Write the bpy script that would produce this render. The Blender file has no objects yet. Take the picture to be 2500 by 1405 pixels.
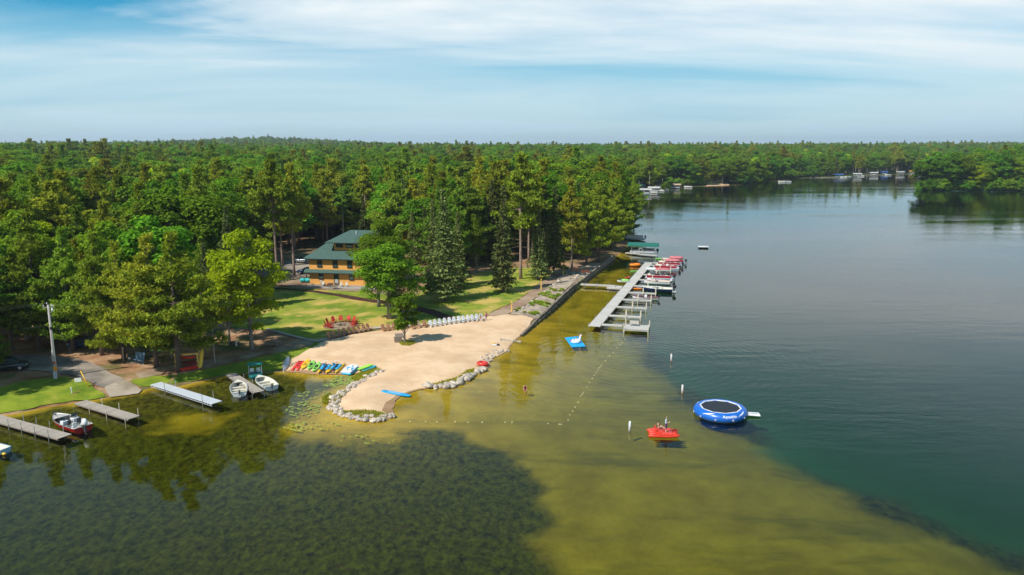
import bpy, bmesh, math, random
import numpy as np
from mathutils import Vector, Matrix, Euler, geometry

S = bpy.context.scene
C = S.collection
R = math.radians
rnd = random.Random(7)

# ------------------------------------------------------------------ camera
FPX, CAMH = 1850.0, 30.0                 # focal length in photograph pixels (2500 wide), drone height
PITCH = math.atan(347.0 / FPX)
cam = bpy.data.cameras.new('camera')
cam.sensor_width = 36.0
cam.lens = FPX / 2500.0 * 36.0
cam.clip_start = 0.5
cam.clip_end = 30000.0
camo = bpy.data.objects.new('camera', cam)
C.objects.link(camo)
camo.location = (0, 0, CAMH)
camo.rotation_euler = (R(90) - PITCH, 0, 0)
S.camera = camo

# ------------------------------------------------------------------ sun and sky
SUN_EL = R(49)
SUN_DIR = Vector((-0.75 * math.cos(SUN_EL), -0.66 * math.cos(SUN_EL), math.sin(SUN_EL))).normalized()
sun = bpy.data.lights.new('sun', 'SUN')
sun.energy = 4.0
sun.angle = R(1.2)
sun.color = (1.0, 0.965, 0.90)
suno = bpy.data.objects.new('sun', sun)
C.objects.link(suno)
suno.rotation_euler = (-SUN_DIR).to_track_quat('-Z', 'Y').to_euler()
suno.location = (-60, -40, 90)

W = bpy.data.worlds.new('World')
S.world = W
W.use_nodes = True
wn, wl = W.node_tree.nodes, W.node_tree.links
wn.clear()
def N(tree, t, **kw):
    n = tree.nodes.new(t)
    for k, v in kw.items():
        if k.startswith('i_'):
            key = k[2:]
            n.inputs[int(key) if key.isdigit() else key].default_value = v
        else:
            setattr(n, k, v)
    return n
def math_(tree, op, a, b=None, clamp=False):
    n = tree.nodes.new('ShaderNodeMath'); n.operation = op; n.use_clamp = clamp
    for i, v in enumerate((a, b)):
        if v is None: continue
        if isinstance(v, (int, float)): n.inputs[i].default_value = v
        else: tree.links.new(v, n.inputs[i])
    return n.outputs[0]
def ramp(tree, src, stops):
    n = tree.nodes.new('ShaderNodeValToRGB')
    el = n.color_ramp.elements
    while len(el) > 1: el.remove(el[-1])
    for i, (p, c) in enumerate(stops):
        e = el[0] if i == 0 else el.new(p)
        e.position = p
        e.color = (c, c, c, 1) if isinstance(c, (int, float)) else (*c, 1)
    tree.links.new(src, n.inputs[0])
    return n.outputs[0]
wt = W.node_tree
sky = N(wt, 'ShaderNodeTexSky', sky_type='NISHITA')
sky.sun_disc = False
sky.sun_elevation = SUN_EL
sky.sun_rotation = math.atan2(SUN_DIR.x, SUN_DIR.y)
sky.altitude = 300
sky.air_density = 1.0
sky.dust_density = 0.3
sky.ozone_density = 3.0
hs = N(wt, 'ShaderNodeHueSaturation', i_Hue=0.485, i_Saturation=2.4, i_Value=0.58)
wl.new(sky.outputs[0], hs.inputs['Color'])
bg1 = N(wt, 'ShaderNodeBackground', i_Strength=0.14)
wl.new(hs.outputs[0], bg1.inputs[0])
tc = N(wt, 'ShaderNodeTexCoord')
sep = N(wt, 'ShaderNodeSeparateXYZ')
wl.new(tc.outputs['Generated'], sep.inputs[0])
zz = math_(wt, 'ADD', math_(wt, 'MAXIMUM', sep.outputs[2], 0.0), 0.10)
cx = math_(wt, 'DIVIDE', sep.outputs[0], zz)
cy = math_(wt, 'DIVIDE', sep.outputs[1], zz)
cmb = N(wt, 'ShaderNodeCombineXYZ')
wl.new(cx, cmb.inputs[0]); wl.new(cy, cmb.inputs[1])
mp = N(wt, 'ShaderNodeMapping')
mp.inputs['Location'].default_value = (-18.79, 17.56, 0)
mp.inputs['Rotation'].default_value = (0, 0, R(28))
mp.inputs['Scale'].default_value = (0.30, 0.62, 1)
wl.new(cmb.outputs[0], mp.inputs[0])
n1 = N(wt, 'ShaderNodeTexNoise', i_Scale=0.85, i_Detail=9.0, i_Roughness=0.56, i_Distortion=0.7)
wl.new(mp.outputs[0], n1.inputs['Vector'])
n2 = N(wt, 'ShaderNodeTexNoise', i_Scale=0.22, i_Detail=3.0, i_Roughness=0.5)
wl.new(mp.outputs[0], n2.inputs['Vector'])
mixn = math_(wt, 'ADD', math_(wt, 'MULTIPLY', n1.outputs[0], 0.5), math_(wt, 'MULTIPLY', n2.outputs[0], 0.5))
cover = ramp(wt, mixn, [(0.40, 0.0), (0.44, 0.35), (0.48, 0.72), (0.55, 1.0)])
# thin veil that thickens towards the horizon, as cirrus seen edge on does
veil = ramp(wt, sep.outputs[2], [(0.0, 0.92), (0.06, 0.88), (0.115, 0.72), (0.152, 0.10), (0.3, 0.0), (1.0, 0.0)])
# clouds in the unseen upper sky thinned out to darken lake reflections
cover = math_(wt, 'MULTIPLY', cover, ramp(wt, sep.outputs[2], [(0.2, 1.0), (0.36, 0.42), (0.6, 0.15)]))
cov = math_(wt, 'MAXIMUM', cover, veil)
bg2 = N(wt, 'ShaderNodeBackground', i_Strength=0.78)
ccol = N(wt, 'ShaderNodeMix', data_type='RGBA')
ccol.inputs[6].default_value = (0.38, 0.65, 0.81, 1)
ccol.inputs[7].default_value = (0.88, 0.95, 0.98, 1)
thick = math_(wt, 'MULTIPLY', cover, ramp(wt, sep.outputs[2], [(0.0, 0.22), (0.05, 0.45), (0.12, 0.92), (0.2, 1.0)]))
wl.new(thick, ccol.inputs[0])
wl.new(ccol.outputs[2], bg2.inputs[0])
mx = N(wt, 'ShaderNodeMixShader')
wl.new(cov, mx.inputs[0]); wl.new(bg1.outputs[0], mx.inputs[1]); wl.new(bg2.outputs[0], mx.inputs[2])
wo = N(wt, 'ShaderNodeOutputWorld')
wl.new(mx.outputs[0], wo.inputs[0])

W.cycles.sampling_method = 'MANUAL'
W.cycles.sample_map_resolution = 512
S.view_settings.view_transform = 'Standard'
S.view_settings.look = 'None'
S.view_settings.exposure = 0.4
S.view_settings.gamma = 1.0
S.view_settings.use_curve_mapping = False
S.render.engine = 'CYCLES'
cy_ = S.cycles
cy_.max_bounces = 7
cy_.diffuse_bounces = 2
cy_.glossy_bounces = 3
cy_.transmission_bounces = 3
cy_.transparent_max_bounces = 10
cy_.volume_bounces = 0
cy_.caustics_reflective = False
cy_.caustics_refractive = False
cy_.use_denoising = True
cy_.denoiser = 'OPENIMAGEDENOISE'
cy_.sample_clamp_indirect = 4.0
cy_.use_adaptive_sampling = True
cy_.adaptive_threshold = 0.012

# ------------------------------------------------------------------ materials
MATS = {}
def newmat(name):
    m = bpy.data.materials.new(name); m.use_nodes = True
    m.node_tree.nodes.clear()
    MATS[name] = m
    return m, m.node_tree
def M(name, col, rough=0.6, var=0.18, scale=4.0, bump=0.0, metal=0.0, spec=0.4, second=None, stretch=None, coat=0.0, bscale=None, emit=None):
    """painted / natural surface: base colour broken up by noise, optional second colour and relief"""
    if name in MATS: return MATS[name]
    m, t = newmat(name)
    b = N(t, 'ShaderNodeBsdfPrincipled', i_Roughness=rough, i_Metallic=metal)
    b.inputs['Specular IOR Level'].default_value = spec
    b.inputs['Coat Weight'].default_value = coat
    o = N(t, 'ShaderNodeOutputMaterial'); t.links.new(b.outputs[0], o.inputs[0])
    tcn = N(t, 'ShaderNodeTexCoord')
    src = tcn.outputs['Object']
    if stretch:
        mp_ = N(t, 'ShaderNodeMapping'); mp_.inputs['Scale'].default_value = stretch
        t.links.new(src, mp_.inputs[0]); src = mp_.outputs[0]
    nz = N(t, 'ShaderNodeTexNoise', i_Scale=scale, i_Detail=5.0, i_Roughness=0.6)
    t.links.new(src, nz.inputs['Vector'])
    oi = N(t, 'ShaderNodeObjectInfo')
    lo = tuple(c * (1 - var) for c in col); hi = tuple(min(1, c * (1 + var)) for c in col)
    if second: lo = second
    r_ = ramp(t, nz.outputs[0], [(0.3, lo), (0.68, hi)])
    hsv = N(t, 'ShaderNodeHueSaturation')
    t.links.new(r_, hsv.inputs['Color'])
    v = math_(t, 'ADD', math_(t, 'MULTIPLY', oi.outputs['Random'], var * 0.9), 1 - var * 0.45)
    t.links.new(v, hsv.inputs['Value'])
    t.links.new(hsv.outputs[0], b.inputs['Base Color'])
    rr = math_(t, 'ADD', math_(t, 'MULTIPLY', nz.outputs[0], 0.25), rough - 0.12)
    t.links.new(rr, b.inputs['Roughness'])
    if bump:
        n2 = N(t, 'ShaderNodeTexNoise', i_Scale=bscale or scale * 4, i_Detail=4.0)
        t.links.new(src, n2.inputs['Vector'])
        bp = N(t, 'ShaderNodeBump', i_Strength=0.6, i_Distance=bump)
        t.links.new(n2.outputs[0], bp.inputs['Height'])
        t.links.new(bp.outputs[0], b.inputs['Normal'])
    return m
def leafmat(name, col, tip=None, trans=0.35, var=0.35, hue=0.03):
    m, t = newmat(name)
    oi = N(t, 'ShaderNodeObjectInfo'); ge = N(t, 'ShaderNodeNewGeometry')
    mixc = N(t, 'ShaderNodeMix', data_type='RGBA')
    mixc.inputs[6].default_value = (*[c * (1 - var) for c in col], 1)
    mixc.inputs[7].default_value = (*(tip or [c * (1 + var) for c in col]), 1)
    t.links.new(ge.outputs['Random Per Island'], mixc.inputs[0])
    hsv = N(t, 'ShaderNodeHueSaturation')
    t.links.new(mixc.outputs[2], hsv.inputs['Color'])
    t.links.new(math_(t, 'ADD', math_(t, 'MULTIPLY', oi.outputs['Random'], hue), 0.5 - hue * .66), hsv.inputs['Hue'])
    w = N(t, 'ShaderNodeTexWhiteNoise', noise_dimensions='1D')
    t.links.new(math_(t, 'MULTIPLY', oi.outputs['Random'], 917.0), w.inputs['W'])
    t.links.new(math_(t, 'ADD', math_(t, 'MULTIPLY', w.outputs[0], 0.6), 0.72), hsv.inputs['Value'])
    d = N(t, 'ShaderNodeBsdfDiffuse'); tr = N(t, 'ShaderNodeBsdfTranslucent')
    t.links.new(hsv.outputs[0], d.inputs[0])
    br = N(t, 'ShaderNodeMix', data_type='RGBA', blend_type='MULTIPLY'); br.inputs[0].default_value = 1
    br.inputs[7].default_value = (1.3, 1.25, 0.6, 1)
    t.links.new(hsv.outputs[0], br.inputs[6]); t.links.new(br.outputs[2], tr.inputs[0])
    mxx = N(t, 'ShaderNodeMixShader', i_Fac=trans) if False else N(t, 'ShaderNodeMixShader')
    mxx.inputs[0].default_value = trans
    t.links.new(d.outputs[0], mxx.inputs[1]); t.links.new(tr.outputs[0], mxx.inputs[2])
    o = N(t, 'ShaderNodeOutputMaterial'); t.links.new(mxx.outputs[0], o.inputs[0])
    return m

# ------------------------------------------------------------------ mesh helpers
class MB:
    """collects simple solids and links them as ONE mesh object"""
    def __init__(s): s.v = []; s.f = []; s.m = []; s.mi = 0; s.sm = []; s.smooth = False
    def add(s, vs, fs):
        b = len(s.v)
        s.v += [tuple(v) for v in vs]
        for f in fs:
            s.f.append([i + b for i in f]); s.m.append(s.mi); s.sm.append(s.smooth)
        return s
    def box(s, c, d, rz=0, rx=0, ry=0, taper=1.0):
        M_ = Euler((rx, ry, rz)).to_matrix(); c = Vector(c); x, y, z = d[0] / 2, d[1] / 2, d[2] / 2
        vs = []
        for k in (-1, 1):
            q = taper if k > 0 else 1
            for i, j in ((-1, -1), (1, -1), (1, 1), (-1, 1)):
                vs.append(c + M_ @ Vector((i * x * q, j * y * q, k * z)))
        return s.add(vs, [(3, 2, 1, 0), (4, 5, 6, 7), (0, 1, 5, 4), (1, 2, 6, 5), (2, 3, 7, 6), (3, 0, 4, 7)])
    def tube(s, pts, rs, n=8, cap=True):
        pts = [Vector(p) for p in pts]
        if isinstance(rs, (int, float)): rs = [rs] * len(pts)
        b = []; k = len(pts); a = None
        for i, p in enumerate(pts):
            d = (pts[min(i + 1, k - 1)] - pts[max(i - 1, 0)])
            if d.length < 1e-7: d = Vector((0, 0, 1))
            d.normalize()
            if a is None: a = d.orthogonal().normalized()
            a = (a - d * a.dot(d)); a = a.normalized() if a.length > 1e-6 else d.orthogonal().normalized()
            e = d.cross(a)
            for q in range(n):
                t = 2 * math.pi * q / n
                b.append(p + (a * math.cos(t) + e * math.sin(t)) * rs[i])
        fs = []
        for i in range(k - 1):
            for q in range(n):
                fs.append((i * n + q, i * n + (q + 1) % n, (i + 1) * n + (q + 1) % n, (i + 1) * n + q))
        if cap:
            fs.append(tuple(range(n - 1, -1, -1))); fs.append(tuple((k - 1) * n + q for q in range(n)))
        return s.add(b, fs)
    def ell(s, c, r, n=10, m=6, rz=0, ry=0):
        vs = []; c = Vector(c); M_ = Euler((0, ry, rz)).to_matrix()
        vs.append(c + M_ @ Vector((0, 0, -r[2])))
        for i in range(1, m):
            p = -math.pi / 2 + math.pi * i / m
            for j in range(n):
                t = 2 * math.pi * j / n
                vs.append(c + M_ @ Vector((r[0] * math.cos(p) * math.cos(t), r[1] * math.cos(p) * math.sin(t), r[2] * math.sin(p))))
        vs.append(c + M_ @ Vector((0, 0, r[2])))
        fs = [(0, 1 + (j + 1) % n, 1 + j) for j in range(n)]
        for i in range(m - 2):
            for j in range(n):
                a = 1 + i * n + j; b_ = 1 + i * n + (j + 1) % n
                fs.append((a, b_, b_ + n, a + n))
        L = len(vs) - 1; o = 1 + (m - 2) * n
        fs += [(o + j, o + (j + 1) % n, L) for j in range(n)]
        return s.add(vs, fs)
    def loft(s, secs, closed=False, cap=True):
        n = len(secs[0]); vs = [p for q in secs for p in q]; fs = []
        for i in range(len(secs) - 1):
            for j in range(n if closed else n - 1):
                k = (j + 1) % n
                fs.append((i * n + j, i * n + k, (i + 1) * n + k, (i + 1) * n + j))
        if cap:
            fs.append(tuple(range(n - 1, -1, -1))); fs.append(tuple((len(secs) - 1) * n + j for j in range(n)))
        return s.add(vs, fs)
    def prism(s, poly, z0, z1):
        n = len(poly)
        vs = [(x, y, z0) for x, y in poly] + [(x, y, z1) for x, y in poly]
        fs = [tuple(range(n - 1, -1, -1)), tuple(range(n, 2 * n))] + [(i, (i + 1) % n, n + (i + 1) % n, n + i) for i in range(n)]
        return s.add(vs, fs)
    def torus(s, c, R_, r, n=28, k=10, a0=0, a1=2 * math.pi, sz=1.0):
        full = abs(a1 - a0 - 2 * math.pi) < 1e-6
        vs = []; fs = []; m = n if full else n + 1
        for i in range(m):
            a = a0 + (a1 - a0) * i / n
            for j in range(k):
                t = 2 * math.pi * j / k
                rr = R_ + r * math.cos(t)
                vs.append((c[0] + rr * math.cos(a), c[1] + rr * math.sin(a), c[2] + r * sz * math.sin(t)))
        for i in range(n):
            for j in range(k):
                i2 = (i + 1) % m
                fs.append((i * k + j, i2 * k + j, i2 * k + (j + 1) % k, i * k + (j + 1) % k))
        return s.add(vs, fs)
    def mesh(s, name, mats):
        me = bpy.data.meshes.new(name)
        me.from_pydata(s.v, [], s.f)
        for mt in (mats if isinstance(mats, (list, tuple)) else [mats]): me.materials.append(mt)
        me.polygons.foreach_set('material_index', s.m)
        me.polygons.foreach_set('use_smooth', s.sm)
        me.update()
        return me
    def build(s, name, mats, parent=None, loc=None, rz=0):
        return link(name, s.mesh(name, mats), parent, loc, rz)
def link(name, me, parent=None, loc=None, rz=0, scale=None):
    o = bpy.data.objects.new(name, me)
    C.objects.link(o)
    if parent: o.parent = parent
    if loc is not None: o.location = loc
    if rz: o.rotation_euler[2] = rz
    if scale is not None: o.scale = scale if hasattr(scale, '__len__') else (scale,) * 3
    return o
def bev(o, w=0.02, seg=2):
    md = o.modifiers.new('bevel', 'BEVEL'); md.width = w; md.segments = seg; md.limit_method = 'ANGLE'
    return o
def tag(o, label, cat, group=None):
    o['label'] = label; o['category'] = cat
    if group: o['group'] = group
    return o
def thing(name, label, cat, loc=(0, 0, 0), rz=0, group=None, scale=None):
    o = bpy.data.objects.new(name, None); C.objects.link(o)
    o.empty_display_size = 0.2
    o.location = loc; o.rotation_euler = (0, 0, rz)
    if scale is not None: o.scale = scale if hasattr(scale, '__len__') else (scale,) * 3
    return tag(o, label, cat, group)
def struct(o): o['kind'] = 'structure'; return o
def stuff(o, label=None, cat=None):
    o['kind'] = 'stuff'
    if label: o['label'] = label
    if cat: o['category'] = cat
    return o
def copy_tree(o, parent=None):
    c = o.copy(); C.objects.link(c); c.parent = parent
    for ch in list(o.children): copy_tree(ch, c)
    return c
def dup(root, loc, rz=0, label=None, group=None, scale=None):
    c = copy_tree(root); c.location = loc; c.rotation_euler = (0, 0, rz)
    if label: c['label'] = label
    if group: c['group'] = group
    if scale is not None: c.scale = scale if hasattr(scale, '__len__') else (scale,) * 3
    return c
def recolor(root, old, new):
    for o in [root] + list(root.children_recursive):
        if o.type == 'MESH' and any(s_.material == old for s_ in o.material_slots):
            o.data = o.data.copy()
            for i, mt in enumerate(o.data.materials):
                if mt == old: o.data.materials[i] = new
def mesh_np(name, V, F, mats, mi=None, smooth=False):
    """fast mesh from numpy arrays; F is a list of (n,k) int arrays"""
    me = bpy.data.meshes.new(name)
    me.vertices.add(len(V)); me.vertices.foreach_set('co', np.asarray(V, np.float32).ravel())
    loops = np.concatenate([f.ravel() for f in F]).astype(np.int32)
    sizes = np.concatenate([np.full(len(f), f.shape[1], np.int32) for f in F])
    starts = np.concatenate([[0], np.cumsum(sizes)[:-1]]).astype(np.int32)
    me.loops.add(len(loops)); me.loops.foreach_set('vertex_index', loops)
    me.polygons.add(len(sizes)); me.polygons.foreach_set('loop_start', starts); me.polygons.foreach_set('loop_total', sizes)
    for mt in (mats if isinstance(mats, (list, tuple)) else [mats]): me.materials.append(mt)
    if mi is not None: me.polygons.foreach_set('material_index', np.asarray(mi, np.int32))
    if smooth: me.polygons.foreach_set('use_smooth', np.ones(len(sizes), bool))
    me.update(calc_edges=True)
    me.validate()
    return me

# ------------------------------------------------------------------ where a measured direction meets a level
def gp(px, py, z=0.0):
    x = (px - 1250) / FPX; y = -(py - 702.5) / FPX
    c, s = math.cos(PITCH), math.sin(PITCH)
    d = (x, c + y * s, -s + y * c)
    t = (z - CAMH) / d[2]
    return Vector((d[0] * t, d[1] * t, z))

# ================================================================== GROUND, LAKE BED, WATER
def P2(*pp, z=0.0):
    return [tuple(gp(x, y, z).xy) for x, y in pp]
near_shore = [(-3000, -60), (-500, 20), (-180, 62), (-100, 74)] + P2((0, 1016), (60, 1007), (120, 994), (180, 984), (215, 980), (262, 974), (300, 966), (345, 957),
    (372, 948), (430, 946), (470, 937), (520, 926), (560, 917), (610, 914), (660, 910), (700, 909), (740, 914), (800, 917), (850, 918), (880, 914), (930, 905), (900, 917), (868, 934), (835, 955), (806, 976),
    (797, 994), (815, 1012), (850, 1025), (900, 1031), (940, 1028), (968, 1019), (962, 1000), (968, 982), (985, 968), (1030, 952), (1070, 951), (1120, 941),
    (1160, 921), (1186, 903), (1185, 895), (1205, 878), (1240, 862), (1247, 850), (1258, 834))
wall_line = P2((1258, 834), (1276, 823), (1300, 802), (1318, 786), (1342, 766), (1362, 746), (1382, 726), (1402, 708), (1422, 694), (1450, 671), (1474, 654), (1500, 632))
wall_line = wall_line[1:]
rest_shore = P2((1526, 611)) + [(39, 246), (43, 285), (50, 330), (60, 395), (70, 450), (77, 484), (92, 497), (104, 512), (112, 540), (125, 562), (140, 573), (158, 578), (182, 596), (205, 622), (222, 660),
    (243, 690), (275, 718), (330, 752), (392, 790), (440, 816), (560, 850), (800, 900), (1600, 1000), (6000, 1100), (9000, 1100), (9000, 9500), (-9000, 9500), (-9000, -60)]
LAND = np.array(near_shore + wall_line + rest_shore)
ISLAND = np.array([(276, 520), (290, 513), (320, 509), (345, 506), (420, 500), (520, 505), (700, 470), (900, 520), (900, 640), (600, 640), (430, 605), (350, 570), (300, 545)])
def sdist(P, poly):
    """signed distance, positive inside"""
    P = np.asarray(P, float); d2 = np.full(len(P), 1e18); ins = np.zeros(len(P), bool)
    a = poly; b = np.roll(poly, -1, 0)
    for (x0, y0), (x1, y1) in zip(a, b):
        dx, dy = x1 - x0, y1 - y0
        t = np.clip(((P[:, 0] - x0) * dx + (P[:, 1] - y0) * dy) / (dx * dx + dy * dy + 1e-12), 0, 1)
        q = (P[:, 0] - x0 - t * dx) ** 2 + (P[:, 1] - y0 - t * dy) ** 2
        d2 = np.minimum(d2, q)
        if y0 != y1:
            ins ^= ((y0 > P[:, 1]) != (y1 > P[:, 1])) & (P[:, 0] < dx * (P[:, 1] - y0) / dy + x0)
    return np.where(ins, 1, -1) * np.sqrt(d2)
def sstep(a, b, x):
    t = np.clip((x - a) / (b - a), 0, 1); return t * t * (3 - 2 * t)
def vnoise(x, y, s, seed=0):
    """smooth value noise in numpy"""
    x = x / s; y = y / s
    xi = np.floor(x).astype(np.int64); yi = np.floor(y).astype(np.int64)
    fx = x - xi; fy = y - yi; fx = fx * fx * (3 - 2 * fx); fy = fy * fy * (3 - 2 * fy)
    def h(a, b):
        n = (a * 374761393 + b * 668265263 + seed * 982451653) & 0xffffffff
        n = ((n ^ (n >> 13)) * 1274126177) & 0xffffffff
        return ((n ^ (n >> 16)) & 0xffff) / 65535.0
    return (h(xi, yi) * (1 - fx) + h(xi + 1, yi) * fx) * (1 - fy) + (h(xi, yi + 1) * (1 - fx) + h(xi + 1, yi + 1) * fx) * fy
# deep basin beyond the drop-off, sand shelf and weed bed of the shallows
DEEP = np.array(P2((1545, 560), (1538, 640), (1528, 760), (1540, 850), (1600, 905), (1690, 965), (1790, 1030), (1900, 1095), (2010, 1145), (2140, 1195), (2300, 1265), (2500, 1330)) + [(75, 30), (200, -300), (6000, -300), (6000, 1090), (1600, 990), (560, 840), (330, 742), (235, 660), (180, 585), (120, 540), (85, 480), (60, 400), (48, 330), (42, 280)])
SHELF = np.array(P2((1236, 870), (1262, 838), (1500, 640), (1545, 620), (1560, 800), (1640, 920), (1800, 1020), (1960, 1110), (2180, 1210), (2500, 1340)) + [(60, 35), (8, 20)] + P2((1345, 1405), (1340, 1280), (1310, 1175), (1255, 1110), (1180, 1075), (1080, 1052), (1010, 1045), (955, 1048), (880, 1062), (800, 1020), (780, 985), (790, 960), (1000, 960)))
def H_raw(P):
    x, y = P[:, 0], P[:, 1]
    s1 = sdist(P, LAND); s2 = sdist(P, ISLAND)
    sd = np.maximum(s1, s2)
    wl_ = np.array(wall_line)
    dw = np.full(len(P), 1e9)
    for (x0, y0), (x1, y1) in zip(wl_[:-1], wl_[1:]):
        dx, dy = x1 - x0, y1 - y0
        t = np.clip(((x - x0) * dx + (y - y0) * dy) / (dx * dx + dy * dy), 0, 1)
        dw = np.minimum(dw, np.hypot(x - x0 - t * dx, y - y0 - t * dy))
    rise = sstep(118, 150, y)                       # the wall grows out of the beach
    wallz = (1 - sstep(2.0, 5.0, dw)) * rise * (x > -4)
    leftbank = (1 - sstep(-46, -40, x)) * (y < 100) * (~((x > -52) & (x < -43.5) & (y > 84)))
    k = 0.28 + 2.6 * wallz + 1.2 * leftbank
    pos = np.maximum(sd, 0)
    land = 0.85 * (1 - np.exp(-pos * k)) + 0.25 * sstep(15, 60, pos)
    dist = np.hypot(x, y)
    land += 6.5 * sstep(60, 420, pos) * sstep(250, 700, dist) * (s1 > s2)
    land += 5 * (vnoise(x, y, 240, 3) - 0.4) * sstep(450, 900, dist) * (pos > 30)
    land += 26 * np.exp(-((x + 830) / 330) ** 2 - ((y - 2650) / 500) ** 2)
    land += 8 * np.exp(-((x + 1700) / 900) ** 2 - ((y - 2400) / 500) ** 2)
    land += 8 * np.exp(-((x - 1250) / 500) ** 2 - ((y - 2300) / 500) ** 2)
    land += 8 * (vnoise(x, y, 1500, 5)) * sstep(3000, 5000, dist)
    land += 30 * vnoise(x, y, 2600, 8) * sstep(5200, 7000, dist)
    land += 5 * sstep(5, 60, s2) * (s2 > s1)
    neg = np.maximum(-sd, 0)
    dp = sdist(P, DEEP)
    shelf = 0.065 * np.minimum(neg, 18) + 0.022 * np.clip(neg - 18, 0, 40)
    shelf = shelf + wallz * 0.35 * (neg > 0)
    deep = 1.0 * sstep(-3, 12, dp + (vnoise(x, y, 9.0, 13) - .5) * 4)
    water = -(0.02 + shelf + deep)
    z = np.where(sd >= 0, land, water)
    z = np.where((sd < 0), z, z + 0.05 * (vnoise(x, y, 2.5, 1) - 0.5) * sstep(0.5, 4, pos))
    return z, sd, dp
def axis(lo, hi, step, lim0, lim1, g=1.09):
    a = list(np.arange(lo, hi + 1e-6, step)); s = step
    while a[-1] < lim1: s *= g; a.append(min(a[-1] + s, lim1))
    s = step
    while a[0] > lim0: s *= g; a.insert(0, max(a[0] - s, lim0))
    return np.array(a)
GX = axis(-72, 46, 0.75, -9000, 9000)
GY = axis(46, 215, 0.75, -1500, 9400)
gx, gy = np.meshgrid(GX, GY)
GP = np.stack([gx.ravel(), gy.ravel()], 1)
GZ, GSD, GDP = H_raw(GP)
GZ2 = GZ.reshape(len(GY), len(GX))
def Hf(x, y):
    i = int(np.clip(np.searchsorted(GX, x) - 1, 0, len(GX) - 2)); j = int(np.clip(np.searchsorted(GY, y) - 1, 0, len(GY) - 2))
    u = (x - GX[i]) / (GX[i + 1] - GX[i]); v = (y - GY[j]) / (GY[j + 1] - GY[j])
    return float((GZ2[j, i] * (1 - u) + GZ2[j, i + 1] * u) * (1 - v) + (GZ2[j + 1, i] * (1 - u) + GZ2[j + 1, i + 1] * u) * v)
def gz(px, py, dz=0.0):
    """point of the ground (or of the water, if higher) seen at a measured direction"""
    z = 0.6
    for _ in range(6):
        p = gp(px, py, z); z = max(Hf(p.x, p.y), 0.0)
    p.z = z + dz + (0.05 if z > 0.25 else 0.0)
    return p

nx_, ny_ = len(GX), len(GY)
idx = np.arange(nx_ * ny_).reshape(ny_, nx_)
quads = np.stack([idx[:-1, :-1], idx[:-1, 1:], idx[1:, 1:], idx[1:, :-1]], -1).reshape(-1, 4)
shelf_sd = sdist(GP, SHELF)
nzv = vnoise(GP[:, 0], GP[:, 1], 3.0, 11) * 2.2 + vnoise(GP[:, 0], GP[:, 1], 1.1, 12) * 1.4 - 1.8
nzb = (vnoise(GP[:, 0], GP[:, 1], 9.0, 13) - .5) * 7 + (vnoise(GP[:, 0], GP[:, 1], 4.0, 14) - .5) * 3
weed = 1 - sstep(-1.2, 1.6, shelf_sd + nzv * 1.2 + nzb * .55)
# sandy bottom close to the docks and ramp on the weedy side
for (px_, py_, rr) in ((1, 1, 0), (465, 1022, 3.3), (800, 1035, 5.0), (880, 1050, 4.0)):
    c_ = gp(px_, py_)
    dd = np.hypot((GP[:, 0] - c_.x) / 1.35, GP[:, 1] - c_.y)
    weed *= 1 - (1 - sstep(rr * 0.45, rr * 1.1, dd + nzv * 1.3 + nzb * .35))
lft = 1 - sstep(-33, -26, GP[:, 0])
weed *= sstep(0.8 - .5 * lft, 3.0 - 1.6 * lft, np.maximum(-GSD, 0) + nzv * 0.5)
deepm = sstep(-1.0, 4.0, GDP - 1.5 + nzv * 0.8 + nzb * .6)
far = sstep(150, 420, np.hypot(GP[:, 0], GP[:, 1]) + 60 * (vnoise(GP[:, 0], GP[:, 1], 40, 6) - .5))
under = (GZ < 0.03).astype(float)

mg, t = newmat('ground')
at_ = N(t, 'ShaderNodeAttribute', attribute_name='zone')
sp_ = N(t, 'ShaderNodeSeparateColor'); t.links.new(at_.outputs['Color'], sp_.inputs[0])
geo = N(t, 'ShaderNodeNewGeometry')
def noise_of(t, scale, detail=5, rough=.6, stretch=None, src=None):
    s = src or geo_out(t)
    if stretch:
        mp_ = N(t, 'ShaderNodeMapping'); mp_.inputs['Scale'].default_value = stretch[:3]
        if len(stretch) > 3: mp_.inputs['Rotation'].default_value = (0, 0, stretch[3])
        t.links.new(s, mp_.inputs[0]); s = mp_.outputs[0]
    n = N(t, 'ShaderNodeTexNoise', i_Scale=scale, i_Detail=float(detail), i_Roughness=rough)
    t.links.new(s, n.inputs['Vector'])
    return n.outputs[0]
def geo_out(t):
    for n in t.nodes:
        if n.type == 'NEW_GEOMETRY': return n.outputs['Position']
    return N(t, 'ShaderNodeNewGeometry').outputs['Position']
def mixc(t, f, a, b):
    n = N(t, 'ShaderNodeMix', data_type='RGBA')
    for i, v in ((0, f), (6, a), (7, b)):
        if isinstance(v, (int, float)): n.inputs[i].default_value = v
        elif isinstance(v, tuple): n.inputs[i].default_value = (*v, 1)
        else: t.links.new(v, n.inputs[i])
    return n.outputs[2]
duff = mixc(t, ramp(t, noise_of(t, 0.35, 6), [(0.35, 0), (0.65, 1)]), (0.24, 0.105, 0.045), (0.44, 0.28, 0.16))
duff = mixc(t, ramp(t, noise_of(t, 0.16, 4), [(0.5, 0), (0.68, 1)]), duff, (0.09, 0.115, 0.03))
forest_floor = mixc(t, noise_of(t, 0.1), (0.03, 0.05, 0.015), (0.06, 0.08, 0.02))
land_c = mixc(t, sp_.outputs[2], duff, forest_floor)
sandbed = mixc(t, ramp(t, noise_of(t, 0.22, 5, .65), [(0.35, 0), (0.7, 1)]), (0.34, 0.220, 0.012), (0.54, 0.36, 0.030))
sandbed = mixc(t, ramp(t, noise_of(t, 1.0, 5, .65, (0.06, 0.2, 1, R(-25))), [(0.50, 0), (0.66, .75)]), sandbed, (0.17, 0.13, 0.012))
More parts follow.
